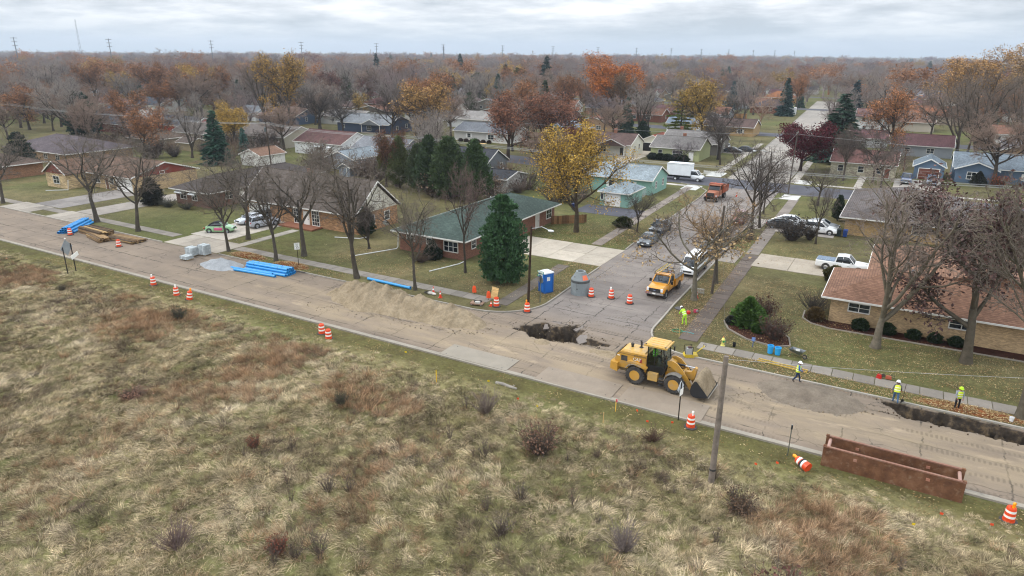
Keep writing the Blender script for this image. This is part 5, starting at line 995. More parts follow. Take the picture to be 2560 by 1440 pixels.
# poles and wires
def pole(x, y, h, label, r=.15, lean=(0, 0), arms=0, c='5b4f43', lamp=None, band=False):
    t = T('utility_pole', (x, y, -.02), 0, label, 'utility pole'); m = MB(); m.tube([(0, 0, -.2), (lean[0] * .5, lean[1] * .5, h * .5), (lean[0], lean[1], h)], [r, r * .86, r * .72], 10); m.build('pole', MATS['bark'], t, c, True)
    for k in range(arms):
        z = h - .5 - .9 * k; a = MB(); a.box((lean[0], lean[1], z), (.1, 2.3, .12)); ar = a.build('crossarm', MATS['timber'], t, '6d6153')
        for q in (-1, -.5, .5, 1): MB().lathe([(.03, 0), (.05, .03), (.03, .14), (.01, .16)], 8, (lean[0], lean[1] + q * 1.0, z + .06)).build('insulator', MATS['plastic'], ar, '8f8f8a')
    if lamp:
        m = MB(); m.tube([(lean[0] * .9, lean[1] * .9, h * lamp[0]), (lean[0] + lamp[1] * .6, lamp[2] * .6, h * lamp[0] + .45), (lean[0] + lamp[1], lamp[2], h * lamp[0] + .3)], .035, 8); a = m.build('lamp_arm', MATS['metal'], t, 'b5bab9'); MB().ball((lean[0] + lamp[1] * 1.12, lamp[2] * 1.12, h * lamp[0] + .26), .22, 10, 6, (1.5, .8, .5)).build('lamp_head', MATS['plastic'], a, 'd5d9d9')
    if band: MB().lathe([(r * 1.04, 1.0), (r * 1.04, 1.12)], 12, cap=False).build('band', MATS['rubber'], t)
    return t
pole(-6.9, 35.7, 8.3, 'weathered grey pole standing in the meadow by the kerb', .19, (0.02, 0), c='7a7067', band=True)
pole(-31.1, 57.4, 8.0, 'dark wooden street light pole at the corner', .14, (.25, 0), c='3f332a', lamp=(.97, 2.2, -.6)); pole(-15.7, 69.8, 9.6, 'grey utility pole among the limbs beside the yellow truck', .15, (.4, -.3), c='5e574f')
pole(-159.0, 102.6, 9.4, 'weathered back garden power pole left of the spruce', .15, (-.5, 0), 1, 'a09689'); pole(-121, 104, 9.8, 'dark back garden power pole with transformer', .15, (-.3, 0), 1, '4a4038'); pole(-17.9, 131.4, 11.5, 'slim power pole at the cross street corner', .13, (.2, 0), 1, '57504a'); pole(-84, 103, 9.5, 'power pole hidden among the conifers', .14, (0, 0), 1, '57504a')
pole(26, 101, 9.8, 'power pole outside the right edge carrying the wires', .14, (0, 0), 1, '57504a'); pole(-18.6, 112.5, 9.8, 'street light pole beside the side street trees', .13, (.1, 0), 0, '4b443d', lamp=(.97, -2.3, 0))
MB().lathe([(.24, 7.6), (.26, 7.65), (.26, 8.5), (.2, 8.6)], 12, (-.62, 0, 0)).build('transformer', MATS['metal'], [o for o in COL.objects if 'transformer' in o.get('label', '')][0], '7d8487')
def wire(a, b, sag, label, r=.013, c='a9abab'):
    a, b = Vector(a), Vector(b); pts = [a.lerp(b, i / 14) - Vector((0, 0, sag * 4 * (i / 14) * (1 - i / 14))) for i in range(15)]
    o = link('power_line', MB().tube(pts, r, 4, False).mesh('power_line', MATS['plain']), None, c); return tag(o, label, 'power line', 'overhead lines')
WN = ['front', 'second', 'third', 'rear']
for i, dy in enumerate((-1, -.5, .5, 1)):
    for a, b, sg, nm in (((-230, 104, 9.2), (-159.4, 102.6, 9.1), .6, 'left of the weathered power pole'), ((-159.4, 102.6, 9.1), (-121.3, 104, 9.5), .6, 'over the beige house'), ((-121.3, 104, 9.5), (-84, 103, 9.2), .7, 'over the white awning house'), ((-84, 103, 9.2), (26, 101, 9.5), 1.0, 'crossing the side street')):
        wire((a[0], a[1] + dy, a[2]), (b[0], b[1] + dy, b[2]), sg, f'{WN[i]} overhead wire {nm}')
wire((-6.88, 35.7, 8.2), (-15.3, 69.5, 9.4), .9, 'pale service wire from meadow pole to the corner pole', .004, '6a6b6b'); wire((-6.88, 35.7, 8.1), (34, 57, 8.4), .9, 'pale cable running right from the meadow pole over the trench', .009)
wire((-15.3, 69.5, 9.2), (-18.5, 112.5, 9.4), .5, 'wire along the side street trees'); wire((-17.7, 131.4, 11.0), (-18.5, 112.5, 9.5), .4, 'wire from the cross street pole'); wire((-17.7, 131.4, 10.8), (60, 128, 10.5), .9, 'thin wire running right above the cross street'); wire((-17.7, 131.4, 10.8), (-110, 141, 10.2), 1.4, 'thin wire running left above the cross street')
# far power line pylons on the horizon
k_ = 0
for i, (x, y) in enumerate(zip(np.linspace(-900, -420, 16), [430, 520, 640, 770, 900, 1040, 1190, 1340, 1500, 1660, 1830, 2000, 2180, 2370, 2560, 2760])):
    hh = 38; t = T('power_pylon', (x, y, 0), R(35), f'{["first", "second", "third", "fourth", "fifth", "sixth", "seventh", "eighth", "ninth", "tenth", "eleventh", "twelfth", "thirteenth", "fourteenth", "fifteenth", "sixteenth"][i]} power line mast from the left on the horizon', 'pylon', 'power line masts on the horizon'); s_ = 1 + y / 2600
    MB().tube([(0, 0, 0), (0, 0, hh)], [.55 * s_, .3 * s_], 6).build('mast', MATS['metal'], t, '6d747c')
    for z in (hh - 1, hh - 5, hh - 9): MB().bx(-3.6 + (z < hh - 2) * .7, 3.6 - (z < hh - 2) * .7, -.15 * s_, .15 * s_, z - .2 * s_, z + .2 * s_).build('crossarm', MATS['metal'], t, '6d747c')
for x, y, hh, lb in ((-1290, 720, 75, 'tall lattice radio mast at the far left horizon'), (-640, 900, 34, 'lattice cell tower on the horizon left of centre')):
    t = T('radio_mast', (x, y, 0), 0, lb, 'mast')
    for a in range(3): MB().tube([(math.cos(a * 2.09) * 2, math.sin(a * 2.09) * 2, 0), (math.cos(a * 2.09) * .6, math.sin(a * 2.09) * .6, hh)], .18, 5).build('leg', MATS['metal'], t, '767c84')
    for z in range(4, int(hh), 6):
        q = 2 - 1.4 * z / hh; MB().tube([(math.cos(a * 2.09) * q, math.sin(a * 2.09) * q, z + (a % 2) * 3) for a in (0, 1, 2, 3, 4, 5, 6)], .1, 4).build('brace', MATS['metal'], t, '767c84')
# ================================================================ vehicles (local x = forward, origin on the ground amidships)
def loft(mb, st, n=3):
    """st: (x, zb, zt, hb, ht) stations -> rounded box sections joined along x"""
    rows = []
    for x, zb, zt, hb, ht in st:
        r = min(.10, (zt - zb) * .35); zm = zb + (zt - zb) * .45; hm = max(hb, ht) * 1.0
        rows.append([(x, -hb * .92, zb), (x, -hb, zb + r), (x, -hm, zm), (x, -ht, zt - r), (x, -ht * .9, zt), (x, ht * .9, zt), (x, ht, zt - r), (x, hm, zm), (x, hb, zb + r), (x, hb * .92, zb)])
    k = 10; V = [p for r in rows for p in r]; F = [(i * k + j, i * k + (j + 1) % k, (i + 1) * k + (j + 1) % k, (i + 1) * k + j) for i in range(len(rows) - 1) for j in range(k)]
    F += [tuple(range(k)), tuple((len(rows) - 1) * k + j for j in reversed(range(k)))]; mb.add(V, F); return mb
def wheel(t, x, y, r, w, side, rim='9a9ca0', rimr=.62, z=None):
    a = MB(); a.lathe([(r * rimr, -w / 2), (r * .93, -w / 2), (r, -w * .32), (r, w * .32), (r * .93, w / 2), (r * rimr, w / 2)], 22, (x, y, r if z is None else z), 'y', cap=False); a_ = a.build('wheel', MATS['rubber'], t, None, True)
    b = MB(); s = side; b.lathe([(r * rimr, -w * .42), (r * rimr, w * .40 * 1), (r * rimr * .9, w * .34), (r * .28, w * .22), (r * .2, w * .36), (.01, w * .37)] if s > 0 else [(.01, -w * .37), (r * .2, -w * .36), (r * .28, -w * .22), (r * rimr * .9, -w * .34), (r * rimr, -w * .40), (r * rimr, w * .42)], 20, (x, y, r if z is None else z), 'y', cap=True); b.build('rim', MATS['metal'], a_, rim, True)
KIND = {  # length, width, height, wheel r, wheelbase, stations of body and of cabin (fractions of length from the rear, heights m)
 'sedan': dict(L=4.7, W=1.82, r=.33, ax=(.19, .80), body=[(0, .45, .78, .86, .82), (.03, .28, .95, .95, .9), (.2, .22, 1.0, 1, .96), (.45, .2, .95, 1, .97), (.66, .2, .93, 1, .96), (.85, .22, .82, .98, .92), (.97, .28, .70, .9, .82), (1, .4, .6, .8, .72)], cab=[(.10, .95, .98, .84, .78), (.26, .95, 1.38, .88, .66), (.40, .94, 1.45, .9, .66), (.54, .93, 1.42, .9, .66), (.72, .90, .95, .86, .76)]),
 'suv': dict(L=4.65, W=1.88, r=.37, ax=(.18, .80), body=[(0, .5, 1.0, .9, .86), (.03, .32, 1.1, .97, .92), (.3, .26, 1.1, 1, .96), (.66, .26, 1.06, 1, .96), (.85, .28, .98, .97, .9), (.97, .34, .85, .9, .82), (1, .45, .72, .82, .74)], cab=[(.02, 1.06, 1.12, .88, .8), (.08, 1.06, 1.62, .9, .7), (.35, 1.06, 1.70, .91, .72), (.54, 1.05, 1.66, .91, .70), (.71, 1.03, 1.08, .88, .78)]),
 'beetle': dict(L=4.05, W=1.74, r=.33, ax=(.19, .80), body=[(0, .40, .62, .62, .5), (.05, .28, .88, .85, .7), (.16, .22, 1.0, .98, .85), (.35, .2, .96, .98, .9), (.62, .2, .95, .98, .9), (.76, .22, .98, .98, .84), (.9, .26, .85, .9, .68), (1, .36, .58, .62, .45)], cab=[(.14, .95, 1.0, .8, .6), (.24, .93, 1.32, .84, .58), (.40, .93, 1.50, .86, .58), (.55, .93, 1.47, .86, .58), (.73, .93, .98, .80, .66)]),
 'pickup': dict(L=5.8, W=1.98, r=.40, ax=(.20, .80), body=[(0, .5, 1.12, .95, .95), (.02, .38, 1.16, .97, .95), (.36, .36, 1.16, .98, .96), (.40, .36, 1.14, .98, .96), (.68, .36, 1.14, .98, .96), (.72, .36, 1.16, .98, .94), (.95, .38, 1.08, .96, .9), (1, .45, .98, .9, .84)], cab=[(.365, 1.1, 1.15, .92, .86), (.385, 1.1, 1.82, .92, .76), (.5, 1.1, 1.90, .92, .76), (.60, 1.1, 1.86, .92, .75), (.715, 1.1, 1.16, .9, .8)]),
 'van': dict(L=5.4, W=1.98, r=.37, ax=(.2, .83), body=[(0, .4, 1.2, .95, .95), (.02, .3, 1.25, .98, .96), (.7, .28, 1.2, 1, .97), (.88, .3, 1.12, .97, .9), (1, .42, .8, .85, .8)], cab=[(.0, 1.15, 1.2, .95, .9), (.02, 1.15, 2.0, .95, .84), (.6, 1.15, 2.05, .95, .84), (.72, 1.12, 1.95, .93, .8), (.88, 1.08, 1.14, .88, .8)])}
def car(kind, x, y, rz, color, label, name='parked_car', cat='car', group='parked cars', roof=None, door=None, open_tail=False, z=0.015, bed=None, rim='9a9ca0', glasscolor=None):
    k = KIND[kind]; L_, W = k['L'], k['W'] / 2; t = T(name, (x, y, z), rz, label, cat, group); fx = lambda f: (f - .5) * L_
    b = loft(MB(), [(fx(a), zb, zt, hb * W, ht * W) for a, zb, zt, hb, ht in k['body']]); body = b.build('body', MATS['car_paint'], t, color, True)
    cb = k['cab']; g = loft(MB(), [(fx(a), zb, zt, hb * W, ht * W) for a, zb, zt, hb, ht in cb]); gl = g.build('windows', MATS['glass'], t, None, True); gl.name = 'glasshouse'
    rf = loft(MB(), [(fx(cb[1][0]) - .02, cb[1][2] - .045, cb[1][2] + .012, cb[1][4] * W * 1.02, cb[1][4] * W * .98)] + [(fx(a), zt - .05, zt + .022, ht * W * 1.05, ht * W * 1.0) for a, zb, zt, hb, ht in cb[2:-1]]); rf.build('roof', MATS['car_paint'] if not roof else MATS['cloth'], t, roof or color, True)
    for s in (-1, 1):   # pillars
        for (i, j, wd) in ((0, 1, .10), (2, 2, .07), (len(cb) - 1, len(cb) - 2, .07)):
            A, B = cb[i], cb[j]; p0 = (fx(A[0]) + (0 if i != j else 0), s * A[3] * W * 1.0, A[1] + .02); p1 = (fx(B[0]), s * B[4] * W * 1.0, B[2] - .01); MB().tube([p0, p1], wd * .6, 5).build('pillar', MATS['car_paint'], t, roof if (roof and i != len(cb) - 1) else color)
        for i, a in enumerate(k['ax']):
            wheel(t, fx(a), s * (W - .10), k['r'], .22, s, rim); ar = MB(); ar.lathe([(k['r'] * .8, -.015), (k['r'] * 1.17, -.015), (k['r'] * 1.17, .015), (k['r'] * .8, .015)], 20, (fx(a), s * (W * .985), k['r'] + .02), 'y', cap=False); ar.build('wheel_arch', MATS['rubber'], body)
        h = MB(); h.box((fx(.975), s * W * .68, k['body'][-2][2] - .06), (.16, .34, .13)); h.build('headlight', MATS['lamp_clear'], t)
        h = MB(); h.box((fx(.012), s * W * .74, k['body'][1][2] - .2), (.12, .26, .2)); h.build('tail_light', MATS['lamp_red'], t)
        MB().box((fx(cb[-1][0] - .06), s * (W + .08), cb[-1][1] + .1), (.14, .2, .14)).build('mirror', MATS['car_paint'], t, color)
        for q in (.40, .57) if kind != 'beetle' else (.52,): MB().box((fx(q) + .2, s * (W * .995), .86), (.16, .03, .03)).build('door_handle', MATS['chrome'], body)
        seams = (.33, .47, .64) if kind != 'beetle' else (.36, .66)
        for q in seams: MB().box((fx(q), s * W * .992, .62), (.014, .02, .55)).build('door_seam', MATS['rubber'], body)
        if door and s == door[1]: m = loft(MB(), [(fx(.37), .34, .88, W * 1.012, W * .93), (fx(.65), .34, .88, W * 1.012, W * .93)]); m.build('door', MATS['car_paint'], t, door[0], True)
    for f, nm, zz in ((.995, 'front_bumper', .48), (.004, 'rear_bumper', .52)): MB().box((fx(f), 0, zz), (.14, W * 1.62, .16)).build(nm, MATS['plastic'], t, color if kind != 'pickup' else '8b8d90')
    MB().box((fx(1.0), 0, .66 if kind != 'pickup' else .85), (.08, W * .95, .16 if kind != 'pickup' else .3)).build('grille', MATS['rubber'], t)
    MB().box((fx(1.0) + .075, 0, .48), (.02, .3, .14)).build('number_plate', MATS['reflective'], t)
    if bed: 
        for q in range(4): MB().box((fx(.05 + .085 * q), 0, 1.195), (.46, W * 1.78, .05)).build('bed_cover_panel', MATS['satin'], t, bed)
    if open_tail:
        m = MB(); m.add([(fx(.06), -W * .74, 1.62), (fx(.06), W * .74, 1.62), (fx(-.12), W * .72, 2.12), (fx(-.12), -W * .72, 2.12), (fx(.06), -W * .74, 1.66), (fx(.06), W * .74, 1.66), (fx(-.12), W * .72, 2.17), (fx(-.12), -W * .72, 2.17)], [(0, 1, 2, 3), (4, 7, 6, 5), (0, 4, 5, 1), (1, 5, 6, 2), (2, 6, 7, 3), (3, 7, 4, 0)]); m.build('raised_tailgate', MATS['glass'], t)
    return t
car('beetle', -82.0, 60.4, R(30), '8fb98a', 'pale green rounded car with pink door and black soft top', roof='1a1a1d', door=('c44a78', -1))
car('suv', -79.6, 65.9, R(78), 'a7abb3', 'silver crossover with raised tailgate on the stone house driveway', open_tail=True); car('sedan', -82.8, 66.4, R(-95), 'b9bdc2', 'silver car nose out beside the silver crossover')
car('suv', -82.3, 70.2, R(84), '6f7478', 'grey car close to the garage door of the stone house')
car('sedan', -13.4, 107.0, R(4), 'e8eaec', 'white sedan with sunroof behind the black sedan'); car('sedan', -14.2, 104.2, R(4), '20252b', 'black sedan half hidden by round dark shrub'); car('suv', -9.2, 103.9, R(-3), 'e9e9e8', 'white crossover nearest the lawn before the grey house'); car('sedan', -9.3, 106.7, R(-2), '8b9096', 'silver car with grey hood against the house wall')
car('pickup', -4.6, 86.0, R(-1), 'e6e7e6', 'white crew cab pickup with grey bed cover under the eaves', 'pickup_truck', 'pickup', bed='66788c')
car('sedan', -28.3, 85.6, R(-88), '5d6266', 'grey sedan parked at the left kerb of the side street'); car('pickup', -28.9, 92.4, R(-88), '2b3138', 'dark pickup parked behind the grey sedan', 'pickup_truck', 'pickup', bed='22262b')
car('van', -19.6, 76.6, R(-90), 'dfe1e1', 'white utility van hidden behind the tree limbs and yellow truck', 'utility_van', 'van'); car('sedan', -20.3, 85.0, R(-88), '4a4f55', 'dark grey car at the right kerb behind the corner tree'); car('suv', -20.3, 91.5, R(-88), '33383d', 'black crossover at the right kerb farther up'); car('suv', -20.6, 104.5, R(-88), '6d2f2a', 'dark red vehicle at the right kerb past the speed sign')
car('pickup', 0.3, 157.2, R(-90), '3e5078', 'blue pickup nose out beside the blue garage', 'pickup_truck', 'pickup'); car('suv', 4.6, 157.5, R(-90), '5c6f86', 'blue grey car in front of the blue garage door')
car('sedan', -39.5, 183.2, R(-5), '1b1f25', 'black sedan on the driveway of the green bungalow'); car('suv', -43.0, 187.0, R(-100), 'd9dadb', 'white jeep beside the long grey-roofed house'); car('sedan', -37.0, 187, R(0), '2e3237', 'dark car behind the black sedan')
car('sedan', -57.0, 175.4, R(-92), '8f8f8a', 'tan grey sedan parked inside the open cream garage', z=.03); car('sedan', -254, 326, R(20), '2c5890', 'blue car under the orange tree far left'); car('suv', -26.2, 208, R(-86), 'e6e8e8', 'white van far up the side street beside the spruce')
# ---------------------------------------------------------------- wheel loader
YEL = 'bd8f3c'
t = T('wheel_loader', (-15.35, 46.75, .04), R(-1), 'yellow wheel loader carrying a bucket of sand along the road', 'wheel loader')
def tyre(x, y, s, r=.74, w=.46):
    m = MB(); m.lathe([(r * .56, -w / 2), (r * .88, -w / 2 - .01), (r * .96, -w * .42), (r * .96, w * .42), (r * .88, w / 2 + .01), (r * .56, w / 2)], 28, (x, y, r), 'y', cap=False); o = m.build('tyre', MATS['rubber'], t, None, True)
    for k in range(22):
        for q in (-1, 1):
            a = 2 * math.pi * (k + .25 * q) / 22; g = MB(); g.box((0, 0, 0), (.085, w * .5, .06)); g.xf(Matrix.Translation((x + math.cos(a) * r * .975, y + q * w * .24, r + math.sin(a) * r * .975)) @ Matrix.Rotation(-a + math.pi / 2, 4, 'Y') @ Matrix.Rotation(q * .35, 4, 'Z')); 
            if k == 0 and q == -1: lug = MB()
            b0 = len(lug.v); lug.v += g.v; lug.f += [tuple(i + b0 for i in f) for f in g.f]; lug.m += g.m
    lg = lug.build('tread', MATS['rubber'], o); lg['kind'] = 'stuff'
    m = MB(); p = [(r * .57, w * .48), (r * .53, w * .50), (r * .50, w * .36), (r * .34, w * .20), (r * .22, w * .22), (r * .20, w * .40), (.02, w * .41)]; m.lathe(p if s > 0 else [(a, -b) for a, b in p][::-1], 22, (x, y, r), 'y'); m.build('rim', MATS['machine_paint'], o, YEL, True)
for x in (0, 3.05):
    for s in (-1, 1): tyre(x, s * .98, s)
# rear frame, hood
m = MB(); m.prism([(-1.72, 1.02), (.75, 1.02), (.75, 2.42), (-1.35, 2.36), (-1.62, 2.1), (-1.78, 1.5)], -.86, .86, 'y'); hood = m.build('engine_hood', MATS['machine_paint'], t, YEL)
m = MB(); m.box((-.35, 0, 2.44), (1.95, 1.5, .12), bev=.1); m.build('hood_top', MATS['machine_paint'], hood, 'c9a050')
m = MB(); m.prism([(-1.80, 1.45), (-1.66, 2.12), (-1.5, 2.3), (-1.5, 2.22), (-1.6, 1.45)], -.82, .82, 'y'); m.build('rear_grille', MATS['rubber'], hood)
for s in (-1, 1):
    MB().bx(-1.28, -.78, s * .865 - .012, s * .865 + .012, 1.62, 2.05).build('side_vent', MATS['rubber'], hood)
    MB().bx(-1.5, .7, s * .86 - .012, s * .86 + .012, 2.19, 2.21).build('panel_seam', MATS['rubber'], hood)
    lt = link('brand_lettering', textmesh('CAT', .34, MATS['reflective'], .006), hood, None, (.02, s * .885, 1.93), (R(90), 0, 0 if s < 0 else R(180)))
    m = MB(); m.prism([(-.18, -.14), (.2, -.14), (.02, .1)], -.004, .004, 'y'); m.xf(Matrix.Translation((.06, s * .878, 1.84))); m.build('brand_mark', MATS['plastic'], hood, 'e0a326')
    m = MB(); m.prism([(.13, -.17), (.33, -.17), (.33, .15), (.23, .15)], -.004, .004, 'y'); m.xf(Matrix.Translation((.06, s * .876, 1.90))); m.build('brand_patch', MATS['plastic'], hood, '8a2430')
    MB().box((-1.5, s * .868, 1.98), (.2, .01, .07)).build('decal', MATS['reflective'], hood)
    fn = MB(); pts = [(math.cos(R(a)) * .93, .74 + math.sin(R(a)) * .93) for a in (60, 80, 100, 125, 150)]; inn = [(p[0] * .95, .74 + (p[1] - .74) * .95) for p in pts[::-1]]; fn.prism(pts + inn, s * .74, s * 1.24, 'y'); fn.build('rear_fender', MATS['dusty'], t, '8a8273')
    ff = MB(); pts = [(3.05 + math.cos(R(a)) * .86, .74 + math.sin(R(a)) * .86) for a in (55, 80, 105, 130, 150)]; inn = [(3.05 + (p[0] - 3.05) * .95, .74 + (p[1] - .74) * .95) for p in pts[::-1]]; ff.prism(pts + inn, s * .72, s * 1.25, 'y'); ff.build('front_fender', MATS['dusty'], t, '6f6c66')
    MB().prism([(.2, 1.5), (.9, 1.42), (.9, 1.52), (.35, 1.72), (-.45, 1.85), (-.7, 1.72)], s * .84, s * 1.18, 'y').build('platform', MATS['machine_paint'], t, YEL)
    tk = MB(); tk.bx(1.0, 1.75, s * .72, s * 1.12, .62, 1.22); tk.build('fuel_tank', MATS['dusty'], t, 'b08d4c')
    for k in range(3): MB().bx(1.85, 2.2, s * .86, s * 1.14, .35 + .28 * k, .39 + .28 * k).build('step', MATS['rubber'], t)
m = MB(); m.prism([(-2.05, .85), (-1.45, .72), (-1.45, 1.42), (-2.0, 1.5)], -1.16, 1.16, 'y'); m.build('counterweight', MATS['dusty'], t, 'bd8d36'); MB().bx(-1.45, 2.0, -.55, .55, .62, 1.06).build('rear_frame', MATS['dusty'], t, '7a6a4c')
MB().tube([(-.1, .25, 2.48), (-.1, .25, 2.92), (-.16, .25, 3.08)], .075, 10).build('exhaust_pipe', MATS['rubber'], hood); MB().lathe([(.16, 2.49), (.16, 2.53), (.08, 2.56)], 12, (-.1, .25, 0)).build('exhaust_base', MATS['rubber'], hood); MB().lathe([(.1, 2.49), (.1, 2.66), (.13, 2.67), (.13, 2.78), (.06, 2.82)], 12, (-.75, .05, 0)).build('air_intake', MATS['rubber'], hood)
# cab: floor box, posts, glass, roof
cab = MB().prism([(.74, 1.2), (2.0, 1.08), (2.22, 1.5), (2.2, 1.72), (.74, 1.72)], -.80, .80, 'y').build('cab_base', MATS['plastic'], t, '15171a')
for s in (-1, 1):
    for p0, p1 in (((.80, 1.7), (.80, 3.2)), ((1.35, 1.7), (1.35, 3.2)), ((2.16, 1.7), (1.98, 3.2))): MB().tube([(p0[0], s * .77, p0[1]), (p1[0], s * .74, p1[1])], .045, 6).build('cab_post', MATS['plastic'], cab, '15171a')
    m = MB(); m.add([(.8, s * .775, 1.72), (2.15, s * .775, 1.72), (1.98, s * .745, 3.18), (.8, s * .745, 3.18)], [(0, 1, 2, 3)]); m.build('side_glass', MATS['cab_glass'], cab)
    MB().box((2.28, s * .98, 2.7), (.06, .2, .34)).build('mirror', MATS['plastic'], cab, '1a1a1c'); MB().tube([(2.05, s * .76, 3.0), (2.28, s * .98, 2.85)], .018, 5).build('mirror_arm', MATS['plastic'], cab, '1a1a1c')
for q0, q1 in ((.8, .8), (2.17, 1.99)): m = MB(); m.add([(q0, -.76, 1.72), (q0, .76, 1.72), (q1, .73, 3.18), (q1, -.73, 3.18)], [(0, 1, 2, 3)]); m.build('end_glass', MATS['cab_glass'], cab)
m = MB(); m.box((1.36, 0, 3.27), (1.78, 1.72, .12)); m.box((1.36, 0, 3.37), (1.6, 1.5, .09), bev=.08); rf = m.build('cab_roof', MATS['machine_paint'], t, 'c9a050')
for s in (-1, 1):
    for q in (.6, 2.1): MB().box((q, s * .74, 3.35), (.12, .1, .06)).build('work_lamp', MATS['rubber'], rf)
for k in (-.4, 0, .4): MB().bx(.75, 1.95, k - .02, k + .02, 3.415, 3.43).build('roof_rib', MATS['machine_paint'], rf, 'c98f2c')
MB().box((1.05, 0, 1.95), (.5, .5, .5)).build('seat', MATS['cloth'], cab, '1b1b1d'); MB().tube([(2.0, 0, 1.7), (1.75, 0, 2.1)], .03, 6).build('steering_column', MATS['plastic'], cab, '1a1a1c'); MB().lathe([(.19, -.015), (.22, 0), (.19, .015)], 14, (1.72, 0, 2.13)).build('steering_wheel', MATS['plastic'], cab, '1a1a1c')
for s in (-1, 1): MB().tube([(.75, s * .95, 1.75), (.75, s * .95, 2.3), (-.2, s * .95, 2.3), (-.2, s * .95, 1.8)], .018, 5).build('handrail', MATS['rubber'], t); MB().tube([(2.2, s * .3, 1.5), (2.7, s * .42, 1.9), (3.2, s * .3, 1.55), (3.5, s * .25, 1.7)], .028, 5).build('hydraulic_hose', MATS['rubber'], t)
for k in range(6): MB().bx(-1.815, -1.79, -.7, .7, 1.52 + .1 * k, 1.55 + .1 * k).build('grille_slat', MATS['machine_paint'], hood, '55503f')
# front frame, arms, linkage, bucket
MB().bx(2.15, 3.5, -.45, .45, .55, 1.25).build('front_frame', MATS['machine_paint'], t, 'b57d1f'); MB().prism([(2.2, 1.2), (2.95, 1.2), (2.75, 2.05), (2.35, 2.2)], -.36, .36, 'y').build('loader_tower', MATS['machine_paint'], t, YEL)
ARM = [(2.28, 2.24), (2.6, 2.34), (3.0, 2.22), (3.5, 1.72), (4.05, 1.0), (4.42, .40), (4.34, .28), (4.12, .34), (3.72, .92), (3.2, 1.42), (2.75, 1.72), (2.3, 1.96)]
for s in (-1, 1): MB().prism(ARM, s * .52 - .06, s * .52 + .06, 'y').build('lift_arm', MATS['machine_paint'], t, YEL); MB().tube([(2.5, s * .40, .95), (3.5, s * .44, 1.30)], .07, 8).build('lift_cylinder', MATS['metal'], t, '30302e')
MB().tube([(3.45, -.6, 1.45), (3.45, .6, 1.45)], .13, 12).build('cross_tube', MATS['machine_paint'], t, YEL); MB().prism([(3.25, 1.55), (3.5, 1.2), (4.1, .95), (4.3, 1.15), (4.42, 1.95), (4.25, 2.02), (4.0, 1.6)], -.14, .14, 'y').build('tilt_lever', MATS['machine_paint'], t, YEL)
MB().tube([(2.6, 0, 1.95), (3.5, 0, 1.94)], .085, 10).build('tilt_cylinder', MATS['plastic'], t, '1b1c1d'); MB().tube([(3.4, 0, 1.94), (4.3, 0, 1.95)], .045, 8).build('tilt_rod', MATS['chrome'], t); MB().tube([(4.25, 0, 1.1), (4.55, 0, .9)], .07, 8).build('tilt_link', MATS['machine_paint'], t, 'b57d1f')
BP = [(4.62, 1.48), (4.42, 1.1), (4.34, .72), (4.42, .42), (4.62, .24), (4.95, .22), (5.68, .42)]; m = MB(); th = [(x + .06, z + .05) for x, z in BP]
n = len(BP); V = []
for yy in (-1.28, 1.28): V += [(x, yy, z) for x, z in BP] + [(x + .055 * (1 if i < 4 else 0), yy, z + .05 * (1 if i > 2 else .2)) for i, (x, z) in enumerate(BP)]
F = [(i, i + 1, 2 * n + i + 1, 2 * n + i) for i in range(n - 1)] + [(n + i, 3 * n + i, 3 * n + i + 1, n + i + 1) for i in range(n - 1)] + [(0, 2 * n, 3 * n, n), (n - 1, 2 * n - 1, 4 * n - 1, 3 * n - 1)]
m.add(V, F); bk = m.build('bucket', MATS['satin'], t, '202123')
for s in (-1, 1): MB().prism(BP + [(5.55, .62), (4.75, 1.5)], s * 1.28 - .025, s * 1.28 + .025, 'y').build('bucket_side', MATS['satin'], bk, '26272a')
MB().bx(5.52, 5.74, -1.30, 1.30, .385, .425).build('cutting_edge', MATS['metal'], bk, '9a948a')
t2 = heap('sand_load', 0, 1, 0, 1, .5, lambda X, Y: X * 0 - 1, MATS['sand'], 'x', 'y') if False else None
xs_ = np.linspace(4.47, 5.62, 24); ys_ = np.linspace(-1.24, 1.24, 40); X, Y = np.meshgrid(xs_, ys_); Z = np.interp(X, [4.47, 4.75, 5.1, 5.62], [1.5, 1.85, 1.62, .62]) + .34 * np.cos(Y * 1.15) * np.exp(-((X - 4.95) / .45) ** 2) - .2 + (fbm(X * 4, Y * 4, 61) - .5) * .16
Vv = np.concatenate([np.stack([X, Y, Z], -1).reshape(-1, 3), np.stack([X, Y, np.interp(X, [4.47, 4.7, 5.62], [.8, .32, .45])], -1).reshape(-1, 3)]); nx = 24; ny = 40; i = np.arange((ny - 1) * (nx - 1)); a = i // (nx - 1) * nx + i % (nx - 1); F = np.stack([a, a + 1, a + nx + 1, a + nx], -1)
sk = []
for j in range(nx - 1): sk += [[j, nx * ny + j, nx * ny + j + 1, j + 1], [(ny - 1) * nx + j, (ny - 1) * nx + j + 1, nx * ny + (ny - 1) * nx + j + 1, nx * ny + (ny - 1) * nx + j]]
for j in range(ny - 1): sk += [[j * nx, (j + 1) * nx, nx * ny + (j + 1) * nx, nx * ny + j * nx], [j * nx + nx - 1, nx * ny + j * nx + nx - 1, nx * ny + (j + 1) * nx + nx - 1, (j + 1) * nx + nx - 1]]
ld = link('sand_load', npmesh('sand_load', Vv, np.concatenate([F, np.array(sk)]), MATS['sand'], True)); ld.matrix_world = Matrix.Translation(t.location) @ Matrix.Rotation(R(-1), 4, 'Z'); tag(ld, 'heaped tan sand filling the loader bucket', 'sand load')
LOADER = t
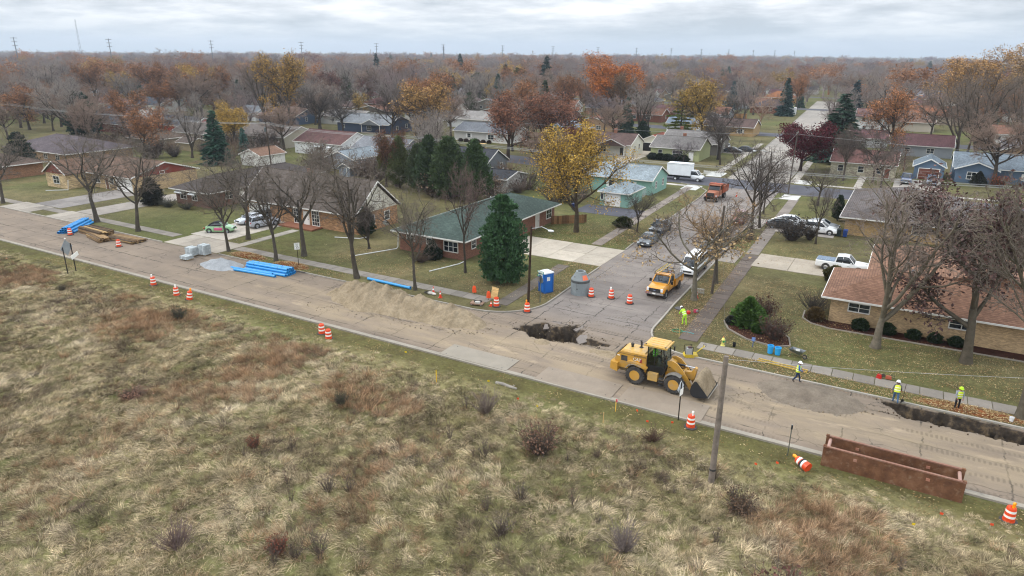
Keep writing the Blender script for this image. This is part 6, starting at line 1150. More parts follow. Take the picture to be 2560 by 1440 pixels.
# ---------------------------------------------------------------- yellow service truck
TY = 'd5921c'
t = T('service_truck', (-20.3, 67.9, .012), R(-92), 'amber yellow utility service truck with ladder rack facing us', 'service truck')
for x in (2.05, -1.75):
    for s in (-1, 1): wheel(t, x, s * .86, .42, .30, s, 'b4b6b8')
b = loft(MB(), [(-.35, .55, 1.30, .96, .94), (.0, .52, 1.32, .98, .96), (1.1, .52, 1.32, .98, .96), (1.35, .52, 1.36, .98, .92), (2.2, .55, 1.28, .97, .9), (2.75, .6, 1.2, .95, .86), (2.92, .68, 1.08, .9, .82)]); body = b.build('cab_body', MATS['car_paint'], t, TY, True)
g = loft(MB(), [(-.33, 1.28, 1.32, .93, .88), (-.31, 1.28, 1.98, .93, .80), (.3, 1.28, 2.06, .93, .80), (.62, 1.28, 2.02, .93, .79), (1.36, 1.28, 1.34, .90, .84)]); g.build('windows', MATS['glass'], t, None, True).name = 'glasshouse'
rf = loft(MB(), [(-.36, 1.93, 2.04, .83, .78), (.3, 2.0, 2.10, .85, .80), (.68, 1.96, 2.05, .83, .78)]); rf.build('cab_roof', MATS['car_paint'], t, TY, True)
for s in (-1, 1):
    MB().tube([(1.34, s * .89, 1.34), (.64, s * .80, 2.0)], .055, 6).build('windscreen_pillar', MATS['car_paint'], t, TY); MB().tube([(-.3, s * .92, 1.3), (-.3, s * .80, 2.0)], .09, 6).build('rear_pillar', MATS['car_paint'], t, TY)
    MB().box((2.86, s * .74, 1.02), (.16, .26, .30)).build('headlight', MATS['lamp_clear'], t); MB().box((2.80, s * .9, 1.0), (.14, .06, .18)).build('indicator', MATS['lamp_amber'], t)
    MB().box((1.12, s * 1.17, 1.45), (.14, .22, .34)).build('mirror', MATS['plastic'], t, '161616'); MB().tube([(1.1, s * .93, 1.42), (1.12, s * 1.12, 1.45)], .025, 5).build('mirror_arm', MATS['plastic'], t, '161616')
    MB().box((.35, s * .985, 1.15), (.2, .03, .04)).build('door_handle', MATS['rubber'], body); [MB().box((q, s * .972, .95), (.016, .03, .68)).build('door_seam', MATS['rubber'], body) for q in (-.28, 1.12)]
    ar = MB(); ar.lathe([(.38, -.02), (.53, -.02), (.53, .02), (.38, .02)], 20, (2.05, s * .965, .44), 'y', cap=False); ar.build('wheel_arch', MATS['rubber'], body); MB().bx(-.2, 1.5, s * .84, s * 1.0, .38, .46).build('running_board', MATS['plastic'], t, '2a2a2b')
MB().bx(2.86, 2.96, -.62, .62, .78, 1.14).build('grille', MATS['rubber'], t); [MB().bx(2.955, 2.975, -.56, .56, z, z + .03).build('grille_bar', MATS['plastic'], t, '2b2c2e') for z in (.86, 1.04)]
em = MB(); em.lathe([(.01, 0), (1, 0), (1, .02), (.01, .02)], 20, axis='x'); em.xf(Matrix.Translation((2.965, 0, .96)) @ Matrix.Diagonal((1, .17, .075, 1))); e_ = em.build('emblem', MATS['chrome'], t); em = MB(); em.lathe([(.01, 0), (1, 0), (1, .02), (.01, .02)], 20, axis='x'); em.xf(Matrix.Translation((2.98, 0, .96)) @ Matrix.Diagonal((1, .15, .06, 1))); em.build('emblem_field', MATS['plastic'], e_, '1d2f5c'); link('emblem_lettering', textmesh('Ford', .09, MATS['reflective'], .002), e_, None, (3.004, 0, .955), (R(90), 0, R(90)))
m = MB(); m.box((2.98, 0, .66), (.16, 1.98, .22), bev=.03); m.build('front_bumper', MATS['chrome'], t); MB().bx(2.9, 3.04, -.8, .8, .48, .54).build('bumper_valance', MATS['rubber'], t); MB().bx(3.065, 3.08, -.17, .13, .59, .72).build('number_plate', MATS['reflective'], t)
# utility bed with side lockers
for s in (-1, 1):
    lk = MB(); lk.bx(-3.1, -.5, s * .60, s * 1.04, .62, 1.42) if s > 0 else lk.bx(-3.1, -.5, -1.04, -.60, .62, 1.42); lb_ = lk.build('side_locker', MATS['car_paint'], t, 'cf8d1b')
    for q in (-.55, -1.25, -2.3): MB().box((q, s * 1.043, 1.03), (.016, .02, .7)).build('locker_seam', MATS['rubber'], lb_)
    MB().box((-1.8, s * .82, 1.435), (2.62, .46, .03)).build('locker_top', MATS['plastic'], lb_, '34373d'); ar = MB(); ar.lathe([(.05, -.012), (.5, -.012), (.5, .012), (.05, .012)], 18, (-1.75, s * 1.04, .46), 'y', cap=False); ar.build('wheel_arch', MATS['rubber'], lb_); MB().box((-3.1, s * .95, .9), (.04, .12, .22)).build('tail_light', MATS['lamp_red'], t)
MB().bx(-3.1, -.45, -.6, .6, .62, .78).build('bed_floor', MATS['plastic'], t, '2c2d30'); MB().bx(-.5, -.4, -.98, .98, .6, 1.5).build('headboard', MATS['car_paint'], t, 'cf8d1b')
for s in (-1, 1):
    rk = MB(); rk.tube([(-3.0, s * .8, 1.45), (-3.0, s * .8, 2.28), (.9, s * .8, 2.32), (1.25, s * .7, 2.22)], .035, 6); rk.build('rack_rail', MATS['metal'], t, '2b2b2c' if s < 0 else 'b0aca4'); MB().tube([(-.45, s * .8, 1.45), (-.45, s * .8, 2.3)], .035, 6).build('rack_post', MATS['metal'], t, '2b2b2c')
for x in (-2.9, -1.2, -.45, .5, 1.2): MB().tube([(x, -.8, 2.3 if x < 1 else 2.22), (x, .8, 2.3 if x < 1 else 2.22)], .028, 6).build('rack_bar', MATS['metal'], t, '2b2b2c')
ld = T('ladder', (-20.3 - .42, 68.2, 2.40), R(-92), 'yellow ladder lying on the rack of the service truck', 'ladder')
for s in (-1, 1): MB().box((-.3, s * .19, 0), (3.6, .04, .09)).build('rail', MATS['plastic'], ld, 'cfb24a')
for k in range(11): MB().tube([(-2.0 + .34 * k, -.19, 0), (-2.0 + .34 * k, .19, 0)], .018, 5).build('rung', MATS['metal'], ld, 'b9b6a8')
for i, (dx, dy, c, lb) in enumerate(((.3, .3, '1c1c1d', 'coil of black hose on the service truck bed'), (-1.3, .25, '8f2f24', 'red gas cylinder standing in the service truck bed'), (-2.2, .2, 'a9a9a5', 'grey gas cylinder at the back of the service truck bed'))):
    x_, y_ = -20.3 + dy, 67.9 - (dx - 1.0 if i == 0 else dx) * 1.0; o_ = T('truck_gear', (x_, y_, .79), 0, lb, 'gear')
    (MB().lathe([(.2, 0), (.32, .03), (.32, .3), (.2, .33)], 14) if i == 0 else MB().lathe([(.11, 0), (.12, .05), (.12, .95), (.05, 1.1), (.03, 1.2)], 12)).build('body', MATS['plastic'], o_, c, True)
# ---------------------------------------------------------------- white box truck
t = T('box_truck', (-38.0, 136.4, .02), R(1), 'white box truck crossing the junction on the cross street', 'box truck')
MB().bx(-3.9, .95, -1.2, 1.2, 1.0, 3.35).build('cargo_box', MATS['satin'], t, 'dfe3e6'); [MB().bx(-3.93, .98, s * 1.2 - .03, s * 1.2 + .03, z, z + .08).build('box_trim', MATS['metal'], t, 'b9bec2') for s in (-1, 1) for z in (1.0, 3.28)]
for k in range(7): MB().bx(-3.6 + .62 * k, -3.3 + .62 * k, -1.215, -1.2, 1.02, 1.09).build('side_marker', MATS['lamp_red'], t)
b = loft(MB(), [(1.0, .6, 1.3, .95, .95), (1.6, .5, 1.3, .98, .96), (2.4, .5, 1.28, .98, .94), (3.1, .55, 1.12, .95, .86), (3.3, .62, .95, .88, .8)]); b.build('cab_body', MATS['car_paint'], t, 'e4e7e8', True); g = loft(MB(), [(1.0, 1.25, 2.0, .93, .85), (1.7, 1.26, 2.02, .93, .84), (2.0, 1.26, 1.95, .92, .82), (2.6, 1.24, 1.3, .9, .82)]); g.build('windows', MATS['glass'], t, None, True).name = 'glasshouse'
MB().box((1.5, 0, 2.06), (1.1, 1.68, .1), bev=.06).build('cab_roof', MATS['car_paint'], t, 'e4e7e8'); [MB().tube([(2.58, s * .88, 1.28), (1.98, s * .8, 2.0)], .05, 5).build('pillar', MATS['car_paint'], t, 'e4e7e8') for s in (-1, 1)]
for s in (-1, 1):
    wheel(t, 2.4, s * .85, .39, .26, s, 'c5c8ca'); wheel(t, -2.1, s * .85, .39, .4, s, 'c5c8ca'); MB().box((3.2, s * .68, .85), (.16, .28, .16)).build('headlight', MATS['lamp_clear'], t); MB().box((2.0, s * 1.15, 1.5), (.12, .2, .3)).build('mirror', MATS['plastic'], t, '202022')
MB().bx(-3.8, 2.0, -.45, .45, .55, .98).build('chassis', MATS['rubber'], t); MB().prism([(-4.9, .95), (-3.9, 1.0), (-3.9, .8), (-4.9, .85)], -1.1, 1.1, 'y').build('tail_lift', MATS['metal'], t, '4a4c4f'); MB().box((3.35, 0, .62), (.12, 1.9, .2)).build('front_bumper', MATS['plastic'], t, '3a3b3d'); MB().box((1.7, .3, 2.16), (.12, .12, .1)).build('beacon', MATS['lamp_amber'], t)
# ---------------------------------------------------------------- orange dump truck
t = T('dump_truck', (-28.2, 120.4, .02), R(-92), 'faded orange dump truck parked at the end of the side street', 'dump truck'); DO = '9c6148'
b = loft(MB(), [(1.2, .8, 1.75, .95, .95), (2.0, .8, 1.72, .85, .8), (3.3, .85, 1.62, .8, .72)]); b.build('hood', MATS['dusty'], t, DO, True); MB().bx(.1, 1.35, -1.05, 1.05, .9, 1.75).build('cab_body', MATS['dusty'], t, DO); g = loft(MB(), [(.1, 1.74, 2.55, 1.03, .95), (.9, 1.74, 2.55, 1.03, .95), (1.33, 1.74, 1.8, 1.03, 1.0)]); g.build('windows', MATS['glass'], t, None, True).name = 'glasshouse'; MB().bx(.0, 1.25, -1.02, 1.02, 2.53, 2.68).build('cab_roof', MATS['dusty'], t, DO)
for s in (-1, 1):
    MB().tube([(1.3, s * 1.0, 1.78), (.92, s * .95, 2.55)], .05, 5).build('pillar', MATS['dusty'], t, DO); wheel(t, 2.5, s * .95, .5, .3, s, 'b9b4ac'); wheel(t, -1.9, s * .9, .5, .5, s, 'b9b4ac'); MB().prism([(1.95, .9), (2.1, 1.2), (2.9, 1.2), (3.15, .9)], s * .8, s * 1.12, 'y').build('fender', MATS['dusty'], t, DO); MB().box((3.1, s * .92, 1.1), (.12, .2, .2)).build('headlight', MATS['lamp_clear'], t)
    MB().bx(-3.6, -.2, s * 1.12 - .05, s * 1.12 + .05, 1.15, 2.35).build('bed_side', MATS['dusty'], t, '94563c'); [MB().bx(-3.4 + .8 * k, -3.3 + .8 * k, s * 1.19 - .03, s * 1.19 + .03, 1.15, 2.35).build('bed_rib', MATS['dusty'], t, 'a84a2a') for k in range(5)]
MB().bx(-3.6, -.1, -1.1, 1.1, 1.0, 1.15).build('bed_floor', MATS['dusty'], t, '6a4a3a'); MB().bx(-.22, -.1, -1.15, 1.15, 1.15, 2.75).build('bed_front', MATS['dusty'], t, '94563c'); MB().bx(-3.66, -3.56, -1.1, 1.1, 1.15, 2.2).build('tailgate', MATS['dusty'], t, '94563c'); MB().bx(-.2, .7, -1.1, 1.1, 2.72, 2.80).build('cab_guard', MATS['dusty'], t, '9d482b')
MB().bx(3.28, 3.36, -.6, .6, .95, 1.6).build('grille', MATS['rubber'], t); MB().box((3.5, 0, .72), (.2, 2.1, .32)).build('front_bumper', MATS['metal'], t, '3c3a38'); MB().bx(-3.5, 3.2, -.4, .4, .6, .98).build('chassis', MATS['rubber'], t)
# orange skid of barricades and pink marker board beyond, white trailer, mini roller
t = T('enclosed_trailer', (-47.5, 312.5, .02), R(2), 'white enclosed trailer with red lettering beside the far street', 'trailer'); MB().bx(-3.6, 3.6, -1.2, 1.2, .5, 3.3).build('trailer_box', MATS['satin'], t, 'e2e4e4'); [MB().bx(-.8 + .45 * k, -.45 + .45 * k, -1.22, -1.2, 1.9, 2.35).build('lettering', MATS['plastic'], t, 'b33f33') for k in range(5)]; [wheel(t, x, s * 1.0, .35, .22, s) for x in (-.4, .5) for s in (-1, 1)]
t = T('road_roller', (-94.6, 149.3, .02), R(185), 'small yellow roller with canopy on the cross street', 'road roller'); MB().bx(-.9, .7, -.45, .45, .5, 1.05).build('chassis', MATS['machine_paint'], t, 'd59a24'); [MB().lathe([(.38, -.5), (.4, -.48), (.4, .48), (.38, .5)], 18, (x, 0, .4), 'y').build('drum', MATS['metal'], t, '77756f') for x in (-.9, .95)]; [MB().tube([(x, y, 1.0), (x, y, 2.1)], .03, 5).build('canopy_post', MATS['rubber'], t) for x in (-.5, .5) for y in (-.4, .4)]; MB().box((0, 0, 2.14), (1.5, 1.1, .08)).build('canopy', MATS['machine_paint'], t, 'd9a63a'); MB().box((-.1, 0, 1.2), (.4, .5, .4)).build('seat', MATS['cloth'], t, '1f1f20')
# ================================================================ trees in place
GREY, BRN, PUR = '8a817a', '8a776a', '827471'
ST = 'bare street trees along the main road'
for (x, y, h, p, lb, wd, rz) in [
    (-128.7, 54.5, 11.6, 'street0', 'bare street tree cut by the left edge of the photo', 1.15, 1.0),
    (-102.5, 54.9, 12.2, 'street1', 'bare street tree behind the far bundle of blue pipes', 1.25, 2.2),
    (-92.2, 54.7, 12.9, 'street2', 'forked bare street tree behind the timber mats', 1.2, 0.3),
    (-72.8, 54.4, 11.0, 'street0', 'leaning slim bare tree beside the green car driveway', .9, 4.0),
    (-75.5, 59.7, 11.7, 'street1', 'thick bare tree on the lawn before the silver car', 1.1, 5.2),
    (-64.4, 54.5, 12.0, 'street2', 'forked bare tree at the leaf pile by the speed sign', 1.0, 2.6),
    (-63.1, 57.8, 12.4, 'street1', 'bare tree with dark seed pods before the stone house porch', 1.1, 0.8),
    (-51.4, 54.5, 15.3, 'street2', 'tall bare tree at the kerb left of the single blue pipe', 1.0, 4.4),
    (-43.3, 54.6, 11.0, 'street0', 'slender dark bare tree at the right end of the single blue pipe', .8, 2.9)]:
    tree('street_tree', p, x, y, h, lb, crown='6e655c', bark='524c44', group=ST, wide=wd, rz=rz)
tree('bare_tree', 'street1', -42.1, 62.4, 12.0, 'thin upright bare tree before the red brick corner house', crown='6b5b55', bark='4b463f', wide=.55)
tree('maple_tree', 'maple', -39.2, 86.4, 14.4, 'golden yellow maple dropping leaves on the corner lawn', crown='a8893f', bark='4c4337', wide=1.15)
tree('pine_tree', 'bigpine', -36.8, 61.9, 10.0, 'dense dark green pine on the corner lawn beside portable toilet', crown='405c3c', bark='40382f', wide=.82)
tree('street_tree', 'clinging0', -16.8, 66.9, 10.8, 'spreading tree with dry leaves in its low limbs beside yellow truck', crown='9c8460', bark='6d675a', wide=1.3, rz=.6)
tree('street_tree', 'street0', -16.2, 73.5, 9.5, 'bare multi-limbed tree behind the corner utility pole', crown='947857', bark='5d574d', wide=1.2, rz=3.4)
tree('street_tree', 'street1', -16.9, 95.2, 12.6, 'dark bare tree beside the 25 sign on the side street', crown='5d544e', bark='453f39', wide=.95, rz=2)
tree('street_tree', 'street2', -17.2, 102.5, 11.5, 'second dark bare tree beyond the side street speed sign', crown='615852', bark='47413b', wide=.95, rz=4)
tree('young_tree', 'street0', -31.8, 90.9, 6.2, 'small dark bare tree on the verge left of the parked sedan', crown='57504a', bark='46403a', wide=1.1)
tree('bare_tree', 'street1', -12.0, 123.6, 6.6, 'small round bare tree in a mulch ring near the cross street', crown='5d554f', bark='46403a', wide=1.4)
tree('young_tree', 'street2', -8.9, 97.2, 9.2, 'staked slim bare tree in front of the parked white cars', crown='6d645c', bark='4f483f', wide=.7)
tree('bare_tree', 'vase0', 0.2, 63.0, 15.0, 'tall grey bare tree with twin stems on the ranch house lawn', crown='85796f', bark='6d6558', wide=1.15, rz=1.0)
tree('oak_tree', 'sparse0', 6.9, 63.3, 14.2, 'oak with dark purple brown leaves at the right edge lawn', crown='5d4743', bark='575045', wide=1.15, rz=.4)
tree('street_tree', 'vase1', 9.9, 54.6, 16.5, 'thick leaning trunked tree at the right edge beside the trench', crown='6b6259', bark='5d574b', wide=.9, rz=2.2)
tree('maple_tree', 'dense0', -20.1, 160.7, 9.6, 'burgundy leaved ornamental tree on the corner of the cross street', crown='4f1c22', bark='3a302c', wide=1.25)
tree('spruce_tree', 'spruce0', -14.8, 179.8, 16.0, 'tall dark spruce behind the burgundy tree', crown='3a4d3f', bark='3b332c', wide=1.6)
for x, y, h, p, lb, wd in [(-3.6, 143.2, 8.5, 'street1', 'bare tree on the verge before the cream stone house', 1.3), (-10.8, 152.5, 10.5, 'round0', 'slim bare tree at the left front of the cream stone house', .8), (-5.5, 153.0, 11, 'round1', 'spreading bare tree at the right front of the cream stone house', .95),
    (10.3, 207.5, 20, 'vase0', 'huge bare elm behind the blue garage', 1.1), (13.0, 186, 21, 'vase2', 'very tall bare elm left of the slate blue house roof', 1.05), (22, 190, 20, 'vase1', 'tall bare tree with slender stems behind the slate blue house', .8),
    (33, 205, 21, 'vase0', 'tall twiggy bare tree at the right edge behind the slate blue house', 1.2), (27, 155, 13, 'round0', 'bare tree at the right edge before the slate blue house', 1.1)]:
    tree('bare_tree', p, x, y, h, lb, crown='75695f' if h > 15 else '665b54', bark='544c44', wide=wd)
tree('willow_tree', 'leafy1', 17, 322, 25, 'great tawny orange willow in the right background', crown='a98350', bark='5a5046', wide=1.4)
tree('willow_tree', 'leafy0', 37, 334, 25, 'second tawny willow cut by the right edge', crown='a3855a', bark='5a5046', wide=1.4)
CV = 'dark conifers behind the corner house'
for x, y, h, p, lb, col, wd in [(-81.6, 99.6, 9.4, 'arbor0', 'leftmost green brown cedar of the conifer row', '585e3c', 1.0), (-88.5, 104, 8.4, 'arbor1', 'narrow olive cedar left of the brown-leaved tree', '63653c', .9), (-72.6, 97.0, 10.4, 'arbor0', 'tallest dark cedar in the clump behind the corner house', '445339', 1.15), (-68.0, 96.0, 10.6, 'arbor1', 'broad dark cedar in the middle of the clump', '4b5a3b', 1.35), (-63.6, 97.6, 10.2, 'arbor0', 'dark cedar at the right end of the clump', '485a3a', 1.2), (-76.5, 98.5, 8.6, 'arbor1', 'lower dark cedar in the left of the clump', '4d573c', 1.1)]:
    tree('cedar_tree', p, x, y, h, lb, crown=col, bark='3b332b', group=CV, wide=wd)
tree('bare_tree', 'sparse0', -84.6, 99.2, 10.2, 'rusty brown leaved tree amid the conifer row', crown='6e4d3a', bark='4a4139', wide=1.0)
tree('spruce_tree', 'spruce0', -134.6, 100.8, 12.0, 'broad dark green spruce beside the tan shed', crown='3b5546', bark='3a322b', wide=1.25)
tree('spruce_tree', 'spruce1', -141.0, 113.5, 6.8, 'small blue green spruce by the rear utility pole', crown='48665c', bark='3a322b', wide=1.2)
tree('pine_tree', 'bigpine', -158, 72, 8.5, 'dark spreading evergreen before the orange brick house', crown='2e3a30', bark='3a322b', wide=1.0)
tree('pine_tree', 'bigpine', -214, 116, 13, 'dark green conifer at the far left edge', crown='273a2d', bark='3a322b', wide=1.1)
tree('yew_tree', 'bigpine', -106.6, 66.5, 4.6, 'round dark yew at the corner of the low brick house', crown='35362f', bark='3a322b', wide=1.2)
tree('cedar_tree', 'arbor1', -62.8, 69.0, 4.2, 'small dark cedar between the stone house and green roof', crown='2e3a28', bark='3a322b', wide=1.3)
tree('bare_tree', 'vase2', -58.4, 64.5, 6.5, 'low dark twiggy tree by the satellite dish corner', crown='5b524e', bark='46403a', wide=1.2)
tree('cedar_tree', 'arbor1', -7.9, 113.5, 4.0, 'narrow dark cedar at the corner of the grey hip-roofed house', crown='2f3a26', bark='3a322b', wide=1.0)
tree('oak_tree', 'leafy1', -100.9, 251.6, 22, 'towering orange brown oak in the middle distance', crown='b0692f', bark='4c4037', wide=1.5)
tree('oak_tree', 'sparse0', -92.5, 236, 17, 'brown tree just right of the towering orange oak', crown='6c5640', bark='4c4037', wide=.9)
tree('pine_tree', 'pine0', -61.0, 207.6, 14.2, 'tall layered yellow green pine beside the white garage', crown='66702f', bark='463c32', wide=1.15)
tree('pine_tree', 'pine0', -88, 196, 7.5, 'small golden green pine left of the layered pine', crown='5a5a2c', bark='463c32', wide=1.2)
tree('pine_tree', 'bigpine', -66, 188, 6.5, 'dark low pine behind the cream bungalow garage', crown='2b3a2a', bark='3a322b', wide=1.1)
tree('spruce_tree', 'spruce1', -122, 236, 15, 'dark spruce against a small golden tree', crown='32402c', bark='3a322b', wide=1.1)
tree('golden_tree', 'leafy0', -130, 236, 10, 'bright golden tree left of the dark spruce', crown='a07c22', bark='4c4037', wide=1.1)
for x, y, h, p, lb, col, brk, wd in [(-197.3, 169, 22.5, 'vase0', 'very tall vase shaped bare tree left of the blue house', '6d6156', '4d463f', 1.0), (-179.6, 164.7, 22.5, 'sparse0', 'very tall tree with golden tips over the blue house', 'a3803f', '4d463f', 1.0),
    (-188, 168.5, 21.5, 'vase1', 'tall bare tree between the two giants at the blue house', '75675b', '4d463f', .9), (-211, 249, 18, 'round0', 'broad rounded bare tree in the middle of the photo', '75655b', '4c453f', 1.25), (-150, 157.5, 13, 'round1', 'dark round bare street tree near the navy porch house', '58514c', '433d38', 1.1),
    (-131.5, 158, 13.5, 'round0', 'dark twiggy tree right of the navy porch house', '615651', '443e39', 1.05), (-163.5, 161, 13, 'round0', 'bare street tree before the pale grey bungalow', '5f5650', '433d38', 1.0), (-111.9, 153.0, 16, 'sparse0', 'copper leaved tree before the bush-row house', 'a8844f', '4b433b', 1.35),
    (-118, 155, 14, 'vase1', 'bare multi-stem tree left of the bush-row house', '6e6159', '4b433b', 1.1), (-82.4, 140.9, 14.5, 'sparse0', 'large rust red tree on the cross street verge', '855a45', '4b4039', 1.4), (-75.5, 146.0, 15, 'sparse0', 'second rust red tree left of the cream bungalow', '875c48', '4b4039', 1.45),
    (-66.5, 143, 8, 'dense0', 'low brown leaved tree behind the golden maple', '6a4233', '4b4039', 1.1), (-75.2, 219.5, 17, 'vase2', 'tall forked bare tree left of the layered pine', '6f635b', '4b443d', .9), (-39.8, 168.5, 13.5, 'round1', 'large dark bare tree at the driveway of the dark cars', '57504b', '433d38', 1.05),
    (-37.3, 160.5, 11, 'street2', 'bare tree on the verge behind the white box truck', '5f5751', '433d38', 1.0), (-43.2, 150.8, 6, 'street1', 'small dense bare tree before the green bungalow door', '6a6164', '433d38', 1.2)]:
    tree('tall_tree', p, x, y, h, lb, crown=col, bark=brk, wide=wd)
for x, y, h, p, lb, col in [(-176.3, 342, 23.5, 'spruce1', 'tall dark spruce behind the faded tan ranch', '2f3f35'), (-196, 333, 19, 'spruce1', 'left dark spruce of the ranch house pair', '303e33'), (-186, 330, 17, 'bigpine', 'broad olive conifer between the two ranch spruces', '4a4f2b'), (-164, 322, 16, 'spruce0', 'mid height spruce left of the red brown ranch', '35443a'),
    (-138, 344, 16, 'spruce0', 'dark spruce beside the red brown ranch', '2e3b33'), (-375, 553, 24, 'spruce0', 'lone dark spruce on the skyline left of the oak', '2f4036'), (-168.2, 278.6, 15.5, 'spruce0', 'blue green spruce in the central distance', '3d524c'), (-47.8, 308.5, 14, 'spruce0', 'nearer blue spruce beside the far street', '3b504b'),
    (-50.5, 326, 15, 'spruce0', 'farther dark spruce beside the far street', '34463f'), (-21.6, 300.8, 15.5, 'spruce1', 'dark blue spruce right of the far street', '33464a'), (-430, 500, 24, 'spruce1', 'dark pointed spruce on the left skyline', '2d3b33'), (-74, 330, 13, 'spruce0', 'hazy blue spruce by the tan two storey house', '4a5c5c')]:
    tree('spruce_tree', p, x, y, h, lb, crown=col, bark='3a322b', wide=1.15)
# ---- garden trees filling the blocks, individually up to about 350 m, then one far wood
KINDS = [(.42, ['vase0', 'vase1', 'vase2'], GREY, 'bare grey tree'), (.22, ['round0', 'round1'], BRN, 'bare brown tree'), (.14, ['round0', 'vase2'], PUR, 'bare purplish tree'), (.11, ['sparse0'], '986a48', 'rust-leaved tree'), (.05, ['sparse0', 'leafy1'], 'a98a45', 'golden-leaved tree'),
         (.025, ['sparse0'], '6b4840', 'dark red-leaved tree'), (.06, ['spruce0', 'spruce1'], '43584a', 'dark spruce'), (.05, ['bigpine', 'arbor0'], '4d573a', 'olive evergreen')]
def pick(): 
    u = random.random() * sum(k[0] for k in KINDS)
    for k in KINDS:
        u -= k[0]
        if u <= 0: return k
    return KINDS[0]
def clear(x, y, gap, sp):
    if abs(x - side_c(y)) < 9.5: return False
    for c in (0, 94, 215, 318, 423, 533):
        if abs(y - cross_c(x) - c) < 7.5: return False
    if any(h[0] - gap < x < h[1] + gap and h[2] - gap < y < h[3] + gap for h in HOUSES): return False
    return all((x - a) ** 2 + (y - b) ** 2 > sp * sp for a, b in TREES)
NAMED = HOUSES[:62]
def blocks(x, y):
    """keep the views of the houses that show in the photo open"""
    d = math.hypot(x, y); a = math.atan2(x, y)
    for h in NAMED:
        if h[2] < 115: continue
        hx, hy = (h[0] + h[1]) / 2, (h[2] + h[3]) / 2; D = math.hypot(hx, hy)
        if 2 < D - d < 60 and abs(math.atan2(hx, hy) - a) < (h[1] - h[0]) * .42 / D and random.random() < (.45 if x < -130 else .85): return True
    return False
cand = []
tries = 0
while len(cand) < 285 and tries < 40000:
    tries += 1; y = random.uniform(96, 420); x = random.uniform(-430, 90)
    if not in_view(x, y, 0.05) or math.hypot(x, y) > 400: continue
    # keep the near corner open as in the photo: the lots right of x=-60 before the cross street have few garden trees
    if y < 160 and x > -58: continue
    if y < 110 and random.random() < .5: continue
    if x > -120 and y > 140 and random.random() < .35: continue
    if blocks(x, y): continue
    if not clear(x, y, 1.8, 6.5 if y < 200 else 8.0): continue
    TREES.append((x, y)); cand.append((x, y))
seen_t = {}; SIZES = ['', 'tall ', 'small ', 'slender ', 'broad ', 'leaning ', 'lower ', 'upper ', 'middle ']
for x, y in sorted(cand, key=lambda q: math.hypot(*q)):
    k = pick(); pr = random.choice(k[1]); h = random.uniform(8, 14) if y < 170 else random.uniform(9, 17)
    if 'spruce' in k[3] or 'evergreen' in k[3]: h *= .8
    if x < -190: h *= 1.15
    nb = min(HOUSES, key=lambda q: (q[0] / 2 + q[1] / 2 - x) ** 2 + (q[2] / 2 + q[3] / 2 - y) ** 2); dx, dy = x - (nb[0] + nb[1]) / 2, y - (nb[2] + nb[3]) / 2
    rel = ('behind' if dy > 0 else 'in front of') if abs(dy) > abs(dx) else ('right of' if dx > 0 else 'left of')
    lb = f'{k[3]} {rel} the {nb[4]}'; n = seen_t[lb] = seen_t.get(lb, 0) + 1
    if n > 1: lb = SIZES[min(n - 1, len(SIZES) - 1)] + lb
    sh = random.uniform(.85, 1.15); c = lin(k[2]); tree(k[3].split()[-1] + '_tree' if 'tree' not in k[3] else 'garden_tree', pr, x, y, h, lb, crown=(c[0] * sh, c[1] * sh, c[2] * sh, 1), bark='4d463f', group='garden trees of the suburb', wide=random.uniform(1.0, 1.35))
# bare thickets along the back garden boundaries
NT = len(TREES); TW = ['scrubby', 'tangled', 'low', 'broad', 'ragged', 'dense', 'thin', 'grey', 'brown', 'dark']; sn = {}
for i in range(90):
    x = random.uniform(-185, -46); y = random.uniform(94, 119) if i % 3 else random.uniform(119, 128)
    if any(h[0] - 1 < x < h[1] + 1 and h[2] - 1 < y < h[3] + 1 for h in HOUSES) or (-46 < x < -34) or (-150 < x < -120 and y < 99): continue
    nb = min(HOUSES, key=lambda q: (q[0] / 2 + q[1] / 2 - x) ** 2 + (q[2] / 2 + q[3] / 2 - y) ** 2); lb = f'bare thicket near the {nb[4]}'; n = sn[lb] = sn.get(lb, 0) + 1
    tree('bare_thicket', random.choice(['shrub0', 'shrub1', 'shrub2']), x, y, random.uniform(2, 4.2), f'{TW[(n - 1) % 10]} {lb}', 'shrub', crown=random.choice(['7a6f68', '6d5f57', '7d6a5a', '66584f']), group='bare thickets of the back gardens', wide=random.uniform(1, 1.5))

